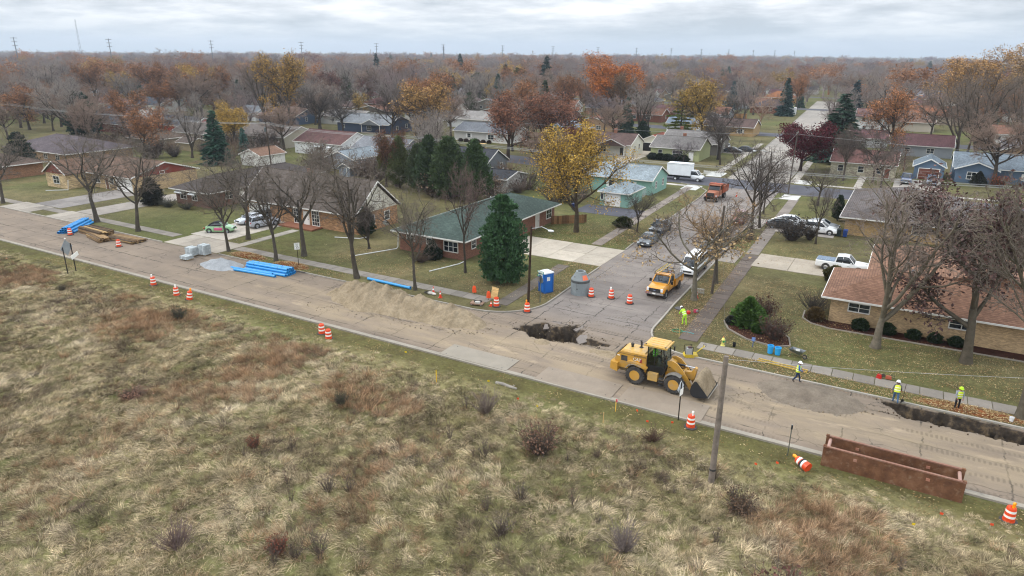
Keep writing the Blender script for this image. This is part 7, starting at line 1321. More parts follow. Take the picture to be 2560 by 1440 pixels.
def scatter(name, pts, rot, scl, idx, sources, kind='stuff', label=None, cat=None, wide=None):
    """one stuff object: instances of the source meshes on given points (geometry nodes)"""
    me = bpy.data.meshes.new(name); n = len(pts); me.vertices.add(n); me.vertices.foreach_set('co', np.asarray(pts, np.float32).ravel())
    for nm, arr, ty in (('rot', rot, 'FLOAT_VECTOR'), ('scl', scl, 'FLOAT_VECTOR'), ('idx', idx, 'INT')):
        a = me.attributes.new(nm, ty, 'POINT'); a.data.foreach_set('vector' if ty == 'FLOAT_VECTOR' else 'value', np.asarray(arr, np.int32 if ty == 'INT' else np.float32).ravel())
    o = link(name, me); tag(o, label, cat, None, kind)
    col = bpy.data.collections.new(name + '_sources')
    for i_, s in enumerate(sources): s.name = f'{name}_source_{i_:02d}'; col.objects.link(s)
    ng = bpy.data.node_groups.new(name, 'GeometryNodeTree'); ng.interface.new_socket('Geometry', in_out='INPUT', socket_type='NodeSocketGeometry'); ng.interface.new_socket('Geometry', in_out='OUTPUT', socket_type='NodeSocketGeometry')
    gi = ng.nodes.new('NodeGroupInput'); go = ng.nodes.new('NodeGroupOutput'); ci = ng.nodes.new('GeometryNodeCollectionInfo'); ci.inputs['Collection'].default_value = col; ci.inputs['Separate Children'].default_value = True; ci.inputs['Reset Children'].default_value = True
    ip = ng.nodes.new('GeometryNodeInstanceOnPoints'); ip.inputs['Pick Instance'].default_value = True
    def na(nm, ty): a = ng.nodes.new('GeometryNodeInputNamedAttribute'); a.data_type = ty; a.inputs[0].default_value = nm; return a.outputs[0]
    ng.links.new(gi.outputs[0], ip.inputs['Points']); ng.links.new(ci.outputs[0], ip.inputs['Instance']); ng.links.new(na('idx', 'INT'), ip.inputs['Instance Index'])
    ng.links.new(na('rot', 'FLOAT_VECTOR'), ip.inputs['Rotation']); ng.links.new(na('scl', 'FLOAT_VECTOR'), ip.inputs['Scale']); ng.links.new(ip.outputs[0], go.inputs[0])
    md = o.modifiers.new('scatter', 'NODES'); md.node_group = ng; return o
# far wood: everything past the individual trees
FARM = {}
def far_tree(seed, sp, tl, tr, color, leaves=0, tw=.022):
    """lighter tree in one mesh for the far wood, own colour"""
    T_ = Tree(seed); T_.grow((0, 0, -.2), (0, 0, 1), tl, tr, 0, sp); parts = [(*seg_mesh('', T_.seg[l], 4 if l < 2 else 3, None, tw if l > 1 else 0), 0) for l in range(len(sp))]; tips = np.array(T_.tips)
    if leaves: parts.append((*leaf_cloud(T_.r, tips, leaves, .22, .4), 0))
    V, F, M = join(parts); key = 'far_' + color
    if key not in MATS: mat(key, .9, build=lambda t, b: L(t, vary(t, mixc(t, 1.0, color, ramp(t, nd(t, 'ShaderNodeObjectInfo').outputs['Random'], [(0, grey(.75)), (1, grey(1.25))]), 'MULTIPLY'), noise(t, .6, 3), .8, 1.2), b.inputs['Base Color']), spec=.1)
    o = bpy.data.objects.new('far_tree_source', npmesh('far_tree', V, F, MATS[key])); FARM[o.name] = float(np.quantile(tips[:, 2], .98)); return o
FSP = [(4, .04, .0, 7, 1.5, 32, .4, .55), (5, .08, .05, 6, .45, 38, .2, .45), (4, .14, .04, 5, .55, 42, .15, .5), (3, .18, .02, 4, .55, 45, .1, .55), (2, .2, 0, 0, 0, 0, 0, 0)]
FSR = [(4, .05, .0, 9, .8, 50, .38, .5), (5, .1, .07, 6, .5, 45, .2, .5), (4, .15, .04, 5, .55, 45, .15, .5), (3, .18, .02, 4, .55, 45, .1, .55), (2, .2, 0, 0, 0, 0, 0, 0)]
far_src = [far_tree(201, FSP, 4.8, .3, '857a73'), far_tree(202, FSP, 4.8, .3, '8a786c'), far_tree(203, FSR, 6, .25, '80746f'), far_tree(204, FSR, 6, .25, '8a7464'), far_tree(205, FSR, 6, .25, '7d6c69'), far_tree(206, FSP, 4.8, .3, '7a726f'), far_tree(207, FSR, 6, .25, '946a4a', 1200), far_tree(208, FSR, 6, .25, '9a7f4c', 1200), far_tree(209, FSP, 5, .25, '8f694a', 1600), far_tree(210, FSR, 6, .25, '6f4c44', 1400)]
sp_ = bpy.data.objects.new('far_spruce_source', PROTO['spruce0']['crown'].copy()); sp_.data.materials.clear(); mat('far_spruce', .9, base='43584a'); sp_.data.materials.append(MATS['far_spruce']); sp_.data.materials.append(MATS['far_spruce']); FARM[sp_.name] = 10; far_src.append(sp_)
P = []; S = []; I = []; Q = []
fr = np.random.default_rng(5); grid_seen = {}
def try_add(x, y, sp, h, i):
    gx_, gy_ = int(x // sp), int(y // sp)
    for a in (-1, 0, 1):
        for b in (-1, 0, 1):
            for (px, py) in grid_seen.get((gx_ + a, gy_ + b, sp), ()):
                if (px - x) ** 2 + (py - y) ** 2 < sp * sp: return
    grid_seen.setdefault((gx_, gy_, sp), []).append((x, y)); s = h / FARM[far_src[i].name]
    P.append((x, y, 0)); S.append((s * fr.uniform(1.2, 1.7), s * fr.uniform(1.2, 1.7), s)); I.append(i); Q.append((0, 0, fr.uniform(0, 6.28)))
wts = np.array([.17, .15, .17, .14, .12, .1, .07, .03, .03, .02, .045]); wts /= wts.sum()
TA = np.array(TREES); HB = [(h[0] - 2, h[1] + 2, h[2] - 2, h[3] + 2) for h in HOUSES]
for lo_, hi_, num, sp in ((150, 420, 420, 9.0), (400, 800, 1900, 11), (800, 1500, 3600, 13.0), (1500, 3400, 3600, 22.0)):
    for _ in range(num):
        d = math.sqrt(fr.uniform(lo_ ** 2, hi_ ** 2)); a = R(YAW) + fr.uniform(-.72, .72); x, y = -math.sin(a) * d, math.cos(a) * d
        if y < 60: continue
        if y < 425 and abs(x - side_c(y)) < 8: continue
        if d < 700 and any(abs(y - cross_c(x) - c) < 7 for c in (0, 94, 215, 318, 423, 533)): continue
        if d < 900 and any(b[0] < x < b[1] and b[2] < y < b[3] for b in HB): continue
        if d < 430:
            if x > -60 and y < 300 and fr.uniform() < .75: continue
            if y < 150 or ((TA - [x, y]) ** 2).sum(1).min() < 6.5 ** 2 or any(b[0] < x < b[1] and b[2] < y < b[3] for b in HB): continue
            if d < 240 or blocks(x, y): continue
        try_add(x, y, sp, fr.uniform(8, 15) * (1.3 if fr.uniform() < .12 else 1) * (1 + .2 * (x < -250)) * (1.15 if d > 1500 else 1), int(fr.choice(len(far_src), p=wts)))
scatter('far_wood', P, Q, S, I, far_src, label='hazy mass of bare and autumn trees reaching to the horizon', cat='wood')
# ================================================================ people: one skinned body each, helmet and vest as children
def person(label, loc, rz, J, pants='2c3852', top='3d5f92', vest='cfdc3a', hat='e9e9e6', boots='3a2f28', hood=None, legs_vest=False, grip=None, scale=1.0, band='cfd2c8', hardhat=True):
    """J: joint positions (x forward, y left, z up) for pelvis chest neck head; shoulders, elbows, wrists; hips, knees, ankles, toes"""
    t = T('person', loc, rz, label, 'person'); t.scale = (scale,) * 3
    names = ['pelvis', 'belly', 'chest', 'neck', 'head', 'crown'] + [a + s for s in 'LR' for a in ('sh', 'el', 'wr', 'ha', 'hip', 'kn', 'an', 'toe')]
    E_ = [('pelvis', 'belly'), ('belly', 'chest'), ('chest', 'neck'), ('neck', 'head'), ('head', 'crown')] + [e for s in 'LR' for e in (('chest', 'sh' + s), ('sh' + s, 'el' + s), ('el' + s, 'wr' + s), ('wr' + s, 'ha' + s), ('pelvis', 'hip' + s), ('hip' + s, 'kn' + s), ('kn' + s, 'an' + s), ('an' + s, 'toe' + s))]
    rad = dict(pelvis=(.15, .12), belly=(.145, .12), chest=(.165, .125), neck=(.065, .065), head=(.09, .095), crown=(.075, .08), sh=(.085, .085), el=(.056, .056), wr=(.04, .04), ha=(.035, .045), hip=(.10, .10), kn=(.072, .072), an=(.052, .052), toe=(.045, .05))
    me = bpy.data.meshes.new('body'); me.from_pydata([J[n] for n in names], [(names.index(a), names.index(b)) for a, b in E_], []); o = link('body', me, t)
    sk = o.modifiers.new('skin', 'SKIN'); sk.use_smooth_shade = True; sv = me.skin_vertices[0].data
    for i, n in enumerate(names): k = n if n in rad else n[:-1]; sv[i].radius = rad[k]; sv[i].use_root = (n == 'pelvis')
    sb = o.modifiers.new('sub', 'SUBSURF'); sb.levels = sb.render_levels = 1
    dg = bpy.context.evaluated_depsgraph_get(); m2 = bpy.data.meshes.new_from_object(o.evaluated_get(dg)); o.modifiers.clear(); o.data = m2
    # fingers: five bent chains grown from each palm, joined to the same mesh
    fb = MB()
    for s in 'LR':
        w_, h_ = Vector(J['wr' + s]), Vector(J['ha' + s]); d = (h_ - w_).normalized(); sd = d.cross(Vector((0, 0, 1)) if abs(d.z) < .9 else Vector((1, 0, 0))).normalized(); dn = d.cross(sd)
        for k, ln in enumerate((.075, .085, .08, .065)): b0 = h_ + sd * (.03 - .02 * k) + d * .02; fb.tube([b0, b0 + d * ln * .5 + dn * .01, b0 + d * ln * .8 + dn * .035], [.011, .010, .008], 5)
        b0 = h_ + sd * .035 - d * .02; fb.tube([b0, b0 + sd * .035 + d * .03, b0 + sd * .04 + d * .055], [.012, .011, .009], 5)
    bm = bmesh.new(); bm.from_mesh(m2); fm = fb.mesh('f', MATS['skin']); bm.from_mesh(fm); bm.to_mesh(m2); bm.free(); m2.materials.clear()
    for c in (pants, top, boots): mm = MATS.get('cloth_' + c) or mat('cloth_' + c, .9, base=c); m2.materials.append(mm)
    m2.materials.append(MATS['skin']); bones = [(Vector(J[a]), Vector(J[b]), 3 if (b in ('head', 'crown') or b[:2] == 'ha') else 2 if b[:3] == 'toe' else 0 if (a[:2] in ('hi', 'kn') or b[:3] == 'hip') else 1) for a, b in E_]; bones[0] = (bones[0][0], bones[0][1], 0)
    for p in m2.polygons:
        c = p.center; best = min(bones, key=lambda q: (c - (q[0] + (q[1] - q[0]) * max(0, min(1, (c - q[0]).dot(q[1] - q[0]) / max(1e-6, (q[1] - q[0]).length_squared))))).length); p.material_index = best[2]; p.use_smooth = True
    # vest: shell over the torso following the spine
    P0, P1 = Vector(J['pelvis']), Vector(J['chest']); ax = (P1 - P0).normalized(); sd = (Vector(J['shL']) - Vector(J['shR'])).normalized(); fw = sd.cross(ax).normalized(); V = []; n = 16; lv = [(-.02, .205, .165), (.10, .20, .16), (.24, .205, .165), (.36, .215, .168), (.46, .20, .15), (.515, .13, .10)]
    for h, a, b in lv:
        for k in range(n): q = 2 * math.pi * k / n; V.append(P0 + ax * h + sd * a * math.cos(q) + fw * b * math.sin(q))
    m = MB(); m.add(V, [(i * n + k, i * n + (k + 1) % n, (i + 1) * n + (k + 1) % n, (i + 1) * n + k) for i in range(len(lv) - 1) for k in range(n)]); v = m.build('vest', MATS['cloth'], t, vest, True)
    for h in (.12, .30): mm = MB(); mm.add([P0 + ax * (h + dz) + sd * .212 * math.cos(2 * math.pi * k / n) + fw * .172 * math.sin(2 * math.pi * k / n) for dz in (0, .05) for k in range(n)], [(k, (k + 1) % n, n + (k + 1) % n, n + k) for k in range(n)]); mm.build('reflective_band', MATS['reflective'], v)
    H = Vector(J['head']); up = (Vector(J['crown']) - Vector(J['neck'])).normalized(); hf = Vector(J.get('face', (1, 0, 0))); hf = (hf - up * hf.dot(up)).normalized(); hs = up.cross(hf)
    M = Matrix((hf, hs, up)).transposed().to_4x4(); M.translation = H
    if hardhat:
        hm = MB(); hm.lathe([(.135, .03), (.132, .09), (.11, .15), (.06, .185), (.005, .195)], 16, cap=False); hm.lathe([(.13, .03), (.158, .035), (.158, .045), (.13, .05)], 16, cap=False); hm.box((.14, 0, .045), (.1, .17, .012)); hm.xf(M); hm.build('helmet', MATS['plastic'], t, hat, True)
    fc = MB(); fc.box((.10, 0, -.01), (.04, .028, .05)); fc.box((.09, 0, -.062), (.02, .05, .012)); fc.xf(M); fc.build('face', MATS['skin'], t); ey = MB(); [ey.ball((.088, s * .035, .015), .012, 6, 4) for s in (-1, 1)]; ey.xf(M); ey.build('eyes', MATS['ink'], t)
    er = MB(); [er.ball((0, s * .098, -.01), .028, 6, 4, (.7, .4, 1)) for s in (-1, 1)]; er.xf(M); er.build('ears', MATS['skin'], t)
    hr = MB(); hr.lathe([(.10, -.06), (.108, 0), (.112, .04)], 12, (-.015, 0, 0), cap=False); hr.xf(M); hr.build('hair', MATS['cloth'], t, hood or '2b211b', True)
    return t
def stand(lean=0., twist=0., stepL=.0, stepR=.0, armL=(.05, -.25), armR=(.05, -.25), kneeL=0., kneeR=0., hd=(1, 0, 0), dz=0):
    J = dict(pelvis=(0, 0, .95), belly=(lean * .3, 0, 1.1), chest=(lean * .8, 0, 1.33), neck=(lean * 1.05, 0, 1.5), head=(lean * 1.15 + .02, 0, 1.63), crown=(lean * 1.2 + .02, 0, 1.72), face=hd)
    for s, sg, st, ar, kn in (('L', 1, stepL, armL, kneeL), ('R', -1, stepR, armR, kneeR)):
        J['sh' + s] = (lean * .95, sg * .19, 1.41); ex = lean * .95 + ar[0]; J['el' + s] = (ex, sg * .27, 1.41 + ar[1]); ar2 = ar[2:] if len(ar) > 2 else (ar[0] + .08, ar[1] - .25, .25); J['wr' + s] = (lean * .95 + ar2[0], sg * ar2[2], 1.41 + ar2[1]); q = Vector(J['wr' + s]) + (Vector(J['wr' + s]) - Vector(J['el' + s])).normalized() * .08; J['ha' + s] = tuple(q)
        J['hip' + s] = (0, sg * .1, .9); J['kn' + s] = (st * .5 + kn, sg * .11, .5); J['an' + s] = (st, sg * .11, .09 + (.12 if st < -.2 else 0)); J['toe' + s] = (st + .16, sg * .12, .05 + (.03 if st < -.2 else 0))
    return J
person('worker in white helmet and blue sleeves striding beside the brown gravel', (-4.6, 51.9, .2), R(8), stand(.04, 0, .22, -.30, (.03, -.25, .22, -.32, .22), (.04, -.26, .30, -.30, .2), .06, .06, (1, 0, -.1)), pants='22304d', top='2f5d9a', vest='c9d83e')
w2 = person('worker in white helmet seen from behind at the trench edge with shovel', (2.1, 52.35, .05), R(100), stand(.10, 0, .22, -.26, (-.02, -.24, -.12, -.42, .34), (.05, -.24, .12, -.4, .30), .10, .05, (1, .2, -.3)), pants='46607f', top='55585c', vest='d2de45')
person('worker with lime cap and orange shouldered vest standing on the leaves', (5.95, 53.7, .03), R(-68), stand(.05, 0, .03, -.02, (.03, -.27, .10, -.48, .24), (.05, -.27, .18, -.44, .22), .02, .02, (1, .1, -.55)), pants='1b1b20', top='8b8f94', vest='c6d93a', hat='b9e22e')
SH = stand(.34, 0, .10, -.16, (.10, -.24, .22, -.46, .2), (.10, -.24, .24, -.44, .2), .10, .04, (1, 0, -.9)); SH['head'] = (.50, 0, 1.56); SH['crown'] = (.57, 0, 1.62); SH['neck'] = (.40, 0, 1.47)
person('bending worker in full lime rain suit and white helmet on the corner verge', (-15.6, 59.5, .03), R(150), SH, pants='a9dc3c', top='b2e23c', vest='b2e23c', hat='e8e8e8', boots='c7b43a')
# operator, seated in the loader cab
SIT = dict(pelvis=(0, 0, .0), belly=(.0, 0, .15), chest=(.0, 0, .38), neck=(.02, 0, .55), head=(.05, 0, .68), crown=(.05, 0, .77), face=(1, 0, -.1))
for s, sg in (('L', 1), ('R', -1)): SIT.update({'sh' + s: (0, sg * .19, .46), 'el' + s: (.14, sg * .25, .22), 'wr' + s: (.36, sg * .16, .26), 'ha' + s: (.44, sg * .13, .27), 'hip' + s: (.05, sg * .1, -.03), 'kn' + s: (.45, sg * .13, -.02), 'an' + s: (.55, sg * .13, -.40), 'toe' + s: (.70, sg * .13, -.42)})
person('loader operator in bright green shirt seen through the cab glass', tuple(LOADER.location + Vector((1.12, -.05, 2.24))), R(-1), SIT, pants='2b3446', top='5fd61f', vest='5fd61f', hat='2a2a2c')
# ================================================================ small things of the site
t = T('shovel', (2.55, 52.75, .02), R(20), 'upright shovel standing in front of the worker at the trench', 'shovel'); MB().tube([(0, 0, .25), (.05, .05, 1.5)], .018, 6).build('handle', MATS['timber'], t, '4a3a2a'); MB().box((-.01, -.01, .16), (.2, .03, .3)).build('blade', MATS['metal'], t, '5a5a58')
t = T('wheelbarrow', (-5.4, 57.4, .03), R(-20), 'grey wheelbarrow with bucket on the pavement edge', 'wheelbarrow'); m = MB(); m.add([(-.45, -.22, .32), (.35, -.2, .30), (.35, .2, .30), (-.45, .22, .32), (-.6, -.34, .62), (.62, -.33, .66), (.62, .33, .66), (-.6, .34, .62)], [(0, 1, 2, 3), (0, 4, 5, 1), (1, 5, 6, 2), (2, 6, 7, 3), (3, 7, 4, 0)]); m.build('tray', MATS['metal'], t, '8d9296'); wheel(t, .72, 0, .2, .1, 1)
for s in (-1, 1): MB().tube([(.85, s * .06, .25), (-.3, s * .25, .36), (-1.05, s * .3, .6)], .022, 6).build('handle', MATS['timber'], t, '9b8360'); MB().tube([(-.25, s * .25, .36), (-.4, s * .24, 0)], .018, 5).build('leg', MATS['metal'], t, '55585a')
def bucket(x, y, r, h, c, label, z=.03, rim=True):
    t = T('bucket', (x, y, z), 0, label, 'bucket'); m = MB(); m.lathe([(r * .8, 0), (r, h), (r * .94, h), (r * .75, .03)], 16, cap=False); m.build('pail', MATS['plastic'], t, c, True); MB().lathe([(r * 1.0, h - .08), (r * 1.06, h - .07), (r * 1.06, h - .02), (r, h)], 16, cap=False).build('rim', MATS['plastic'], t, c, True); MB().lathe([(.01, .02), (r * .76, .02)], 12, cap=False).build('bottom', MATS['plastic'], t, c)
bucket(-7.45, 57.0, .26, .72, '2f9fdc', 'tall blue drum bucket left of its pair'); bucket(-6.85, 57.0, .27, .66, '2f9fdc', 'blue drum bucket right of its pair'); bucket(-10.4, 56.8, .15, .36, '17171a', 'small black bucket beside the fire hydrant'); bucket(-5.35, 57.35, .16, .34, 'd9d9d4', 'white bucket riding in the wheelbarrow', .35); bucket(9.2, 53.6, .14, .34, 'dedfdf', 'white bucket at the foot of the leaning tree')
t = T('fire_hydrant', (-11.3, 56.5, .02), R(20), 'yellow fire hydrant with green caps on the corner lawn', 'hydrant'); MB().lathe([(.2, 0), (.2, .05), (.12, .06), (.12, .52), (.16, .54), (.16, .6), (.14, .62), (.12, .7), (.05, .78)], 14).build('barrel', MATS['plastic'], t, 'd6cf72', True); [MB().lathe([(.07, 0), (.07, .08), (.05, .1)], 10, (s * .12, 0, .42), 'x').build('outlet_cap', MATS['plastic'], t, '2f8a4a') for s in (-1, 1)]; MB().lathe([(.05, .77), (.05, .84), (.02, .86)], 8).build('operating_nut', MATS['plastic'], t, 'e07a3a'); MB().lathe([(.09, -.2), (.09, -.13)], 12, (0, 0, .45), 'y').build('front_cap', MATS['plastic'], t, '2f8a4a')
t = T('plate_compactor', (-13.1, 52.9, .02), R(28), 'yellow plate compactor with grey hood at the kerb', 'compactor'); MB().prism([(-.6, .1), (-.45, 0), (.45, 0), (.62, .12), (.5, .26), (-.5, .26)], -.34, .34, 'y').build('base_plate', MATS['machine_paint'], t, 'cdb02c'); MB().box((-.15, 0, .52), (.6, .56, .5), bev=.06).build('engine_hood', MATS['plastic'], t, 'a4a5a2'); m = MB(); m.tube([(-.5, -.3, .3), (-.5, -.3, .9), (.1, -.3, .95), (.1, -.3, .3)], .03, 6); m.tube([(-.5, .3, .3), (-.5, .3, .9), (.1, .3, .95), (.1, .3, .3)], .03, 6); m.build('guard_frame', MATS['metal'], t, '2b2b2c'); MB().box((-.1, 0, .8), (.3, .3, .12)).build('air_filter', MATS['plastic'], t, '4d3030')
m = MB(); m.tube([(.45, 0, .35), (1.05, 0, .9)], .04, 6); m.tube([(1.05, -.22, .95), (1.05, .22, .95)], .03, 6); h = m.build('handle', MATS['machine_paint'], t, 'd0b531'); MB().lathe([(.11, -.02), (.14, 0), (.11, .02)], 12, (1.1, 0, 1.02), 'y', cap=False).build('grip', MATS['rubber'], h)
t = T('ladder', (-6.1, 54.85, .05), R(-5), 'yellow ladder lying on the verge beside the pavement', 'ladder'); [MB().box((0, s * .2, .05), (3.9, .04, .09)).build('rail', MATS['plastic'], t, 'c9a94c') for s in (-1, 1)]; [MB().tube([(-1.8 + .3 * k, -.2, .05), (-1.8 + .3 * k, .2, .05)], .018, 5).build('rung', MATS['metal'], t, 'b5ad92') for k in range(13)]
t = T('cut_off_saw', (1.5, 56.55, .06), R(10), 'cut-off saw resting on the pavement', 'saw'); MB().box((0, 0, .14), (.42, .24, .24), bev=.04).build('motor', MATS['plastic'], t, 'a8563e'); MB().lathe([(.16, -.01), (.16, .01)], 18, (-.4, .02, .22), 'y').build('blade', MATS['metal'], t, '77706a'); MB().tube([(.2, 0, .16), (.42, 0, .1), (.4, 0, .3), (.1, 0, .34)], .025, 6).build('handle', MATS['rubber'], t)
t = T('fuel_can', (.85, 56.35, .06), R(-20), 'red fuel can beside the saw on the pavement', 'fuel can'); MB().box((0, 0, .15), (.36, .26, .3), bev=.04).build('can', MATS['plastic'], t, 'b3231c'); MB().tube([(-.1, 0, .3), (-.1, 0, .36), (.08, 0, .36), (.08, 0, .3)], .02, 5).build('handle', MATS['plastic'], t, '8f1c17')
t = T('fuel_can', (-16.1, 62.6, .02), 0, 'round red fuel can on the verge near the worker in lime', 'fuel can'); MB().lathe([(.17, 0), (.19, .05), (.19, .24), (.1, .32), (.04, .36)], 14).build('can', MATS['plastic'], t, 'c8322a', True); MB().tube([(-.08, 0, .3), (0, 0, .4), (.08, 0, .3)], .015, 5).build('handle', MATS['plastic'], t, '8f1c17')
t = T('pump', (-15.6, 63.3, .02), R(30), 'pinkish red small pump beside the round fuel can', 'pump'); MB().box((0, 0, .2), (.42, .3, .3), bev=.05).build('body', MATS['plastic'], t, 'c0405a'); MB().lathe([(.1, -.2), (.13, -.12), (.13, .12)], 10, (.12, 0, .2), 'y').build('flange', MATS['plastic'], t, '8a8585'); MB().tube([(-.25, -.18, .05), (-.25, -.18, .45), (.25, -.18, .45), (.25, -.18, .05)], .02, 5).build('frame', MATS['rubber'], t)
t = T('manhole_cover', (-17.3, 63.6, .02), 0, 'dark round manhole cover in the verge', 'manhole cover'); MB().lathe([(.48, 0), (.5, .03), (.46, .045), (.02, .045)], 24).build('rim', MATS['rubber'], t); MB().lathe([(.44, .046), (.02, .055)], 20, cap=False).build('lid', MATS['metal'], t, '55555a')
t = T('garden_hose', (-15.7, 57.7, .03), 0, 'loose coil of green hose on the corner verge', 'hose'); m = MB(); m.tube([(.45 * math.cos(a * .5) * (1 + .1 * math.sin(a)), .38 * math.sin(a * .5), .03 + .012 * (a % 3)) for a in range(40)], .03, 6); m.build('coil', MATS['plastic'], t, '1f7a52'); MB().tube([(.4, 0, .03), (.9, .2, .03), (1.5, .1, .03)], .03, 6).build('tail', MATS['plastic'], t, '3a9aa0')
t = T('white_pallet', (-17.0, 68.9, .02), R(5), 'white pallet leaning by the corner tree', 'pallet'); [MB().box((-.55 + .17 * k, 0, .35), (.11, .05, .75), M=Matrix.Rotation(R(28), 4, 'X')).build('slat', MATS['satin'], t, 'c9c6bf') for k in range(8)]; [MB().box((0, .06 + .1 * q, .2 + .3 * q), (1.35, .06, .08)).build('rail', MATS['satin'], t, 'b9b6ae') for q in (0, 1)]
t = T('plywood_board', (-34.6, 56.6, .03), R(-12), 'sheet of plywood leaning on the corner pavement', 'board'); MB().box((0, 0, .6), (.9, .03, 1.2), M=Matrix.Rotation(R(-14), 4, 'X')).build('sheet', MATS['timber'], t, 'b99a67'); MB().box((0, .22, .5), (.06, .5, .05), M=Matrix.Rotation(R(40), 4, 'X')).build('prop', MATS['timber'], t, '8a7048')
for x, y, lb in ((-37.1, 56.6, 'orange safety vest hung on a stake by the pavement'), (-34.9, 55.9, 'orange safety vest draped beside the plywood sheet')):
    t = T('hung_vest', (x, y, .02), R(20), lb, 'vest'); MB().tube([(0, 0, 0), (0, 0, 1.15)], .025, 5).build('stake', MATS['timber'], t, '3b2f26'); m = MB(); m.lathe([(.24, .25), (.22, .5), (.2, .75), (.16, .9), (.06, .98)], 10); m.xf(Matrix.Diagonal((1, .6, 1, 1))); m.build('vest', MATS['cloth'], t, 'e2552a')
t = T('tool_skid', (-35.2, 54.2, .03), R(15), 'low trolley with black tyres and tools at the kerb corner', 'tool cart'); MB().box((0, 0, .16), (1.3, .8, .12)).build('deck', MATS['dusty'], t, '8f7260'); [MB().lathe([(.09, -.05), (.16, -.05), (.16, .05), (.09, .05)], 12, (x, y, .32), 'z', cap=False).build('spare_wheel', MATS['rubber'], t) for x, y in ((-.2, .1), (.3, .15))]; MB().box((.1, -.2, .3), (.5, .3, .18)).build('tool_box', MATS['plastic'], t, 'b9b6b0'); [wheel(t, sx * .5, sy * .35, .1, .08, sy) for sx in (-1, 1) for sy in (-1, 1)]
t = T('tool_heap', (-41.1, 54.35, .02), R(10), 'heap of hoses and white sacks under the cone', 'tool heap'); MB().ball((0, 0, .12), .35, 10, 6, (1.2, .8, .45)).build('sack', MATS['cloth'], t, 'b8b4ac'); MB().ball((.45, -.1, .1), .25, 10, 6, (1, .8, .5)).build('sack', MATS['cloth'], t, 'cfcbc2'); MB().tube([(.3 * math.cos(a) - .4, .3 * math.sin(a), .08 + .01 * a) for a in range(14)], .03, 6).build('hose', MATS['rubber'], t)
t = T('utility_box', (8.95, 39.2, 0), R(5), 'green utility pedestal at the lower right corner', 'utility box'); MB().box((0, 0, .45), (.32, .32, .9), bev=.03).build('case', MATS['plastic'], t, '5f9c80'); MB().box((0, 0, .93), (.34, .34, .06), bev=.05).build('cap', MATS['plastic'], t, '6aa88b')
t = T('fallen_log', (-23.6, 40.2, .12), R(-2), 'grey log lying in the grass by the near kerb', 'log'); MB().tube([(-.9, 0, 0), (-.3, .05, .03), (.4, -.03, .02), (.95, .02, -.02)], [.13, .14, .13, .1], 10).build('trunk', MATS['bark'], t, '8b857c', True); MB().tube([(.5, 0, .05), (.75, .12, .2)], [.04, .02], 6).build('branch_stub', MATS['bark'], t, '8b857c')
for x, y, h, c, lb in ((-28.4, 37.9, 1.2, 'c9a51e', 'yellow marker post in the meadow below the steel plate'), (-15.0, 40.9, 1.0, 'c9a04a', 'survey stake with pink ribbon at the near kerb'), (-15.1, 38.9, .9, 'a58a5e', 'plain wooden survey stake in the meadow'), (-15.2, 56.6, .9, 'a99664', 'survey stake on the corner verge by the hose'), (-9.0, 57.6, .7, '4d69a8', 'small blue flag stake by the mulch bed')):
    t = T('survey_stake', (x, y, 0), 0, lb, 'stake', 'survey stakes'); MB().bx(-.03, .03, -.015, .015, -.1, h).build('stake', MATS['timber'], t, c); 
    if 'pink' in lb: MB().box((.05, 0, h - .1), (.1, .03, .22)).build('ribbon', MATS['cloth'], t, 'e0506a')
    if 'flag' in lb: MB().box((.0, -.02, h + .05), (.3, .01, .35)).build('flag', MATS['cloth'], t, '6d86b8')
fl = [(-24.8, 39.5), (-33.5, 40.5), (-21.5, 38.2), (-12.4, 39.9), (-10.9, 40.6), (-13.5, 41.0), (-3.9, 39.2), (4.7, 38.6), (7.0, 38.9), (3.4, 36.8), (-5.0, 38.4), (-19.8, 38.0)]
for i, (x, y) in enumerate(sorted(fl)):
    c, cn = (('e0c21e', 'yellow') if i in (0, 1, 3, 9) else ('e2502a', 'orange')); t = T('marker_flag', (x, y, 0), random.uniform(-.5, .5), f'{["first", "second", "third", "fourth", "fifth", "sixth", "seventh", "eighth", "ninth", "tenth", "eleventh", "twelfth"][i]} small marking flag from the left, {cn}, in the meadow edge', 'marker flag', 'utility marking flags in the meadow'); MB().tube([(0, 0, -.05), (0, 0, .55)], .008, 4).build('wire', MATS['metal'], t, '999999'); MB().box((.07, 0, .52), (.16, .012, .13)).build('flag', MATS['plastic'], t, c)
def bin_(x, y, c, lb, rz=0):
    t = T('wheelie_bin', (x, y, .02), rz, lb, 'bin'); m = MB(); m.add([(-.24, -.26, .08), (.24, -.26, .08), (.24, .26, .08), (-.24, .26, .08), (-.29, -.34, 1.0), (.29, -.34, 1.0), (.29, .34, 1.0), (-.29, .34, 1.0)], [(3, 2, 1, 0), (4, 5, 6, 7), (0, 1, 5, 4), (1, 2, 6, 5), (2, 3, 7, 6), (3, 0, 4, 7)]); m.build('bin_body', MATS['plastic'], t, c); MB().box((0, .02, 1.04), (.62, .76, .08), bev=.06).build('lid', MATS['plastic'], t, c); [MB().lathe([(.1, -.03), (.1, .03)], 10, (s * .24, .3, .1), 'x').build('wheel', MATS['rubber'], t) for s in (-1, 1)]
bin_(-108.4, 67.0, '20294a', 'navy wheelie bin left of the pair by the yew'); bin_(-107.2, 66.6, '1f2848', 'navy wheelie bin right of the pair by the yew'); bin_(-45.7, 99.4, '1e2c58', 'dark blue wheelie bin on the black pad by the garage'); bin_(-5.9, 103.2, '25407e', 'blue wheelie bin by the tan brick wall'); bin_(-6.7, 103.3, '1d2a2c', 'dark green wheelie bin beside the blue one')
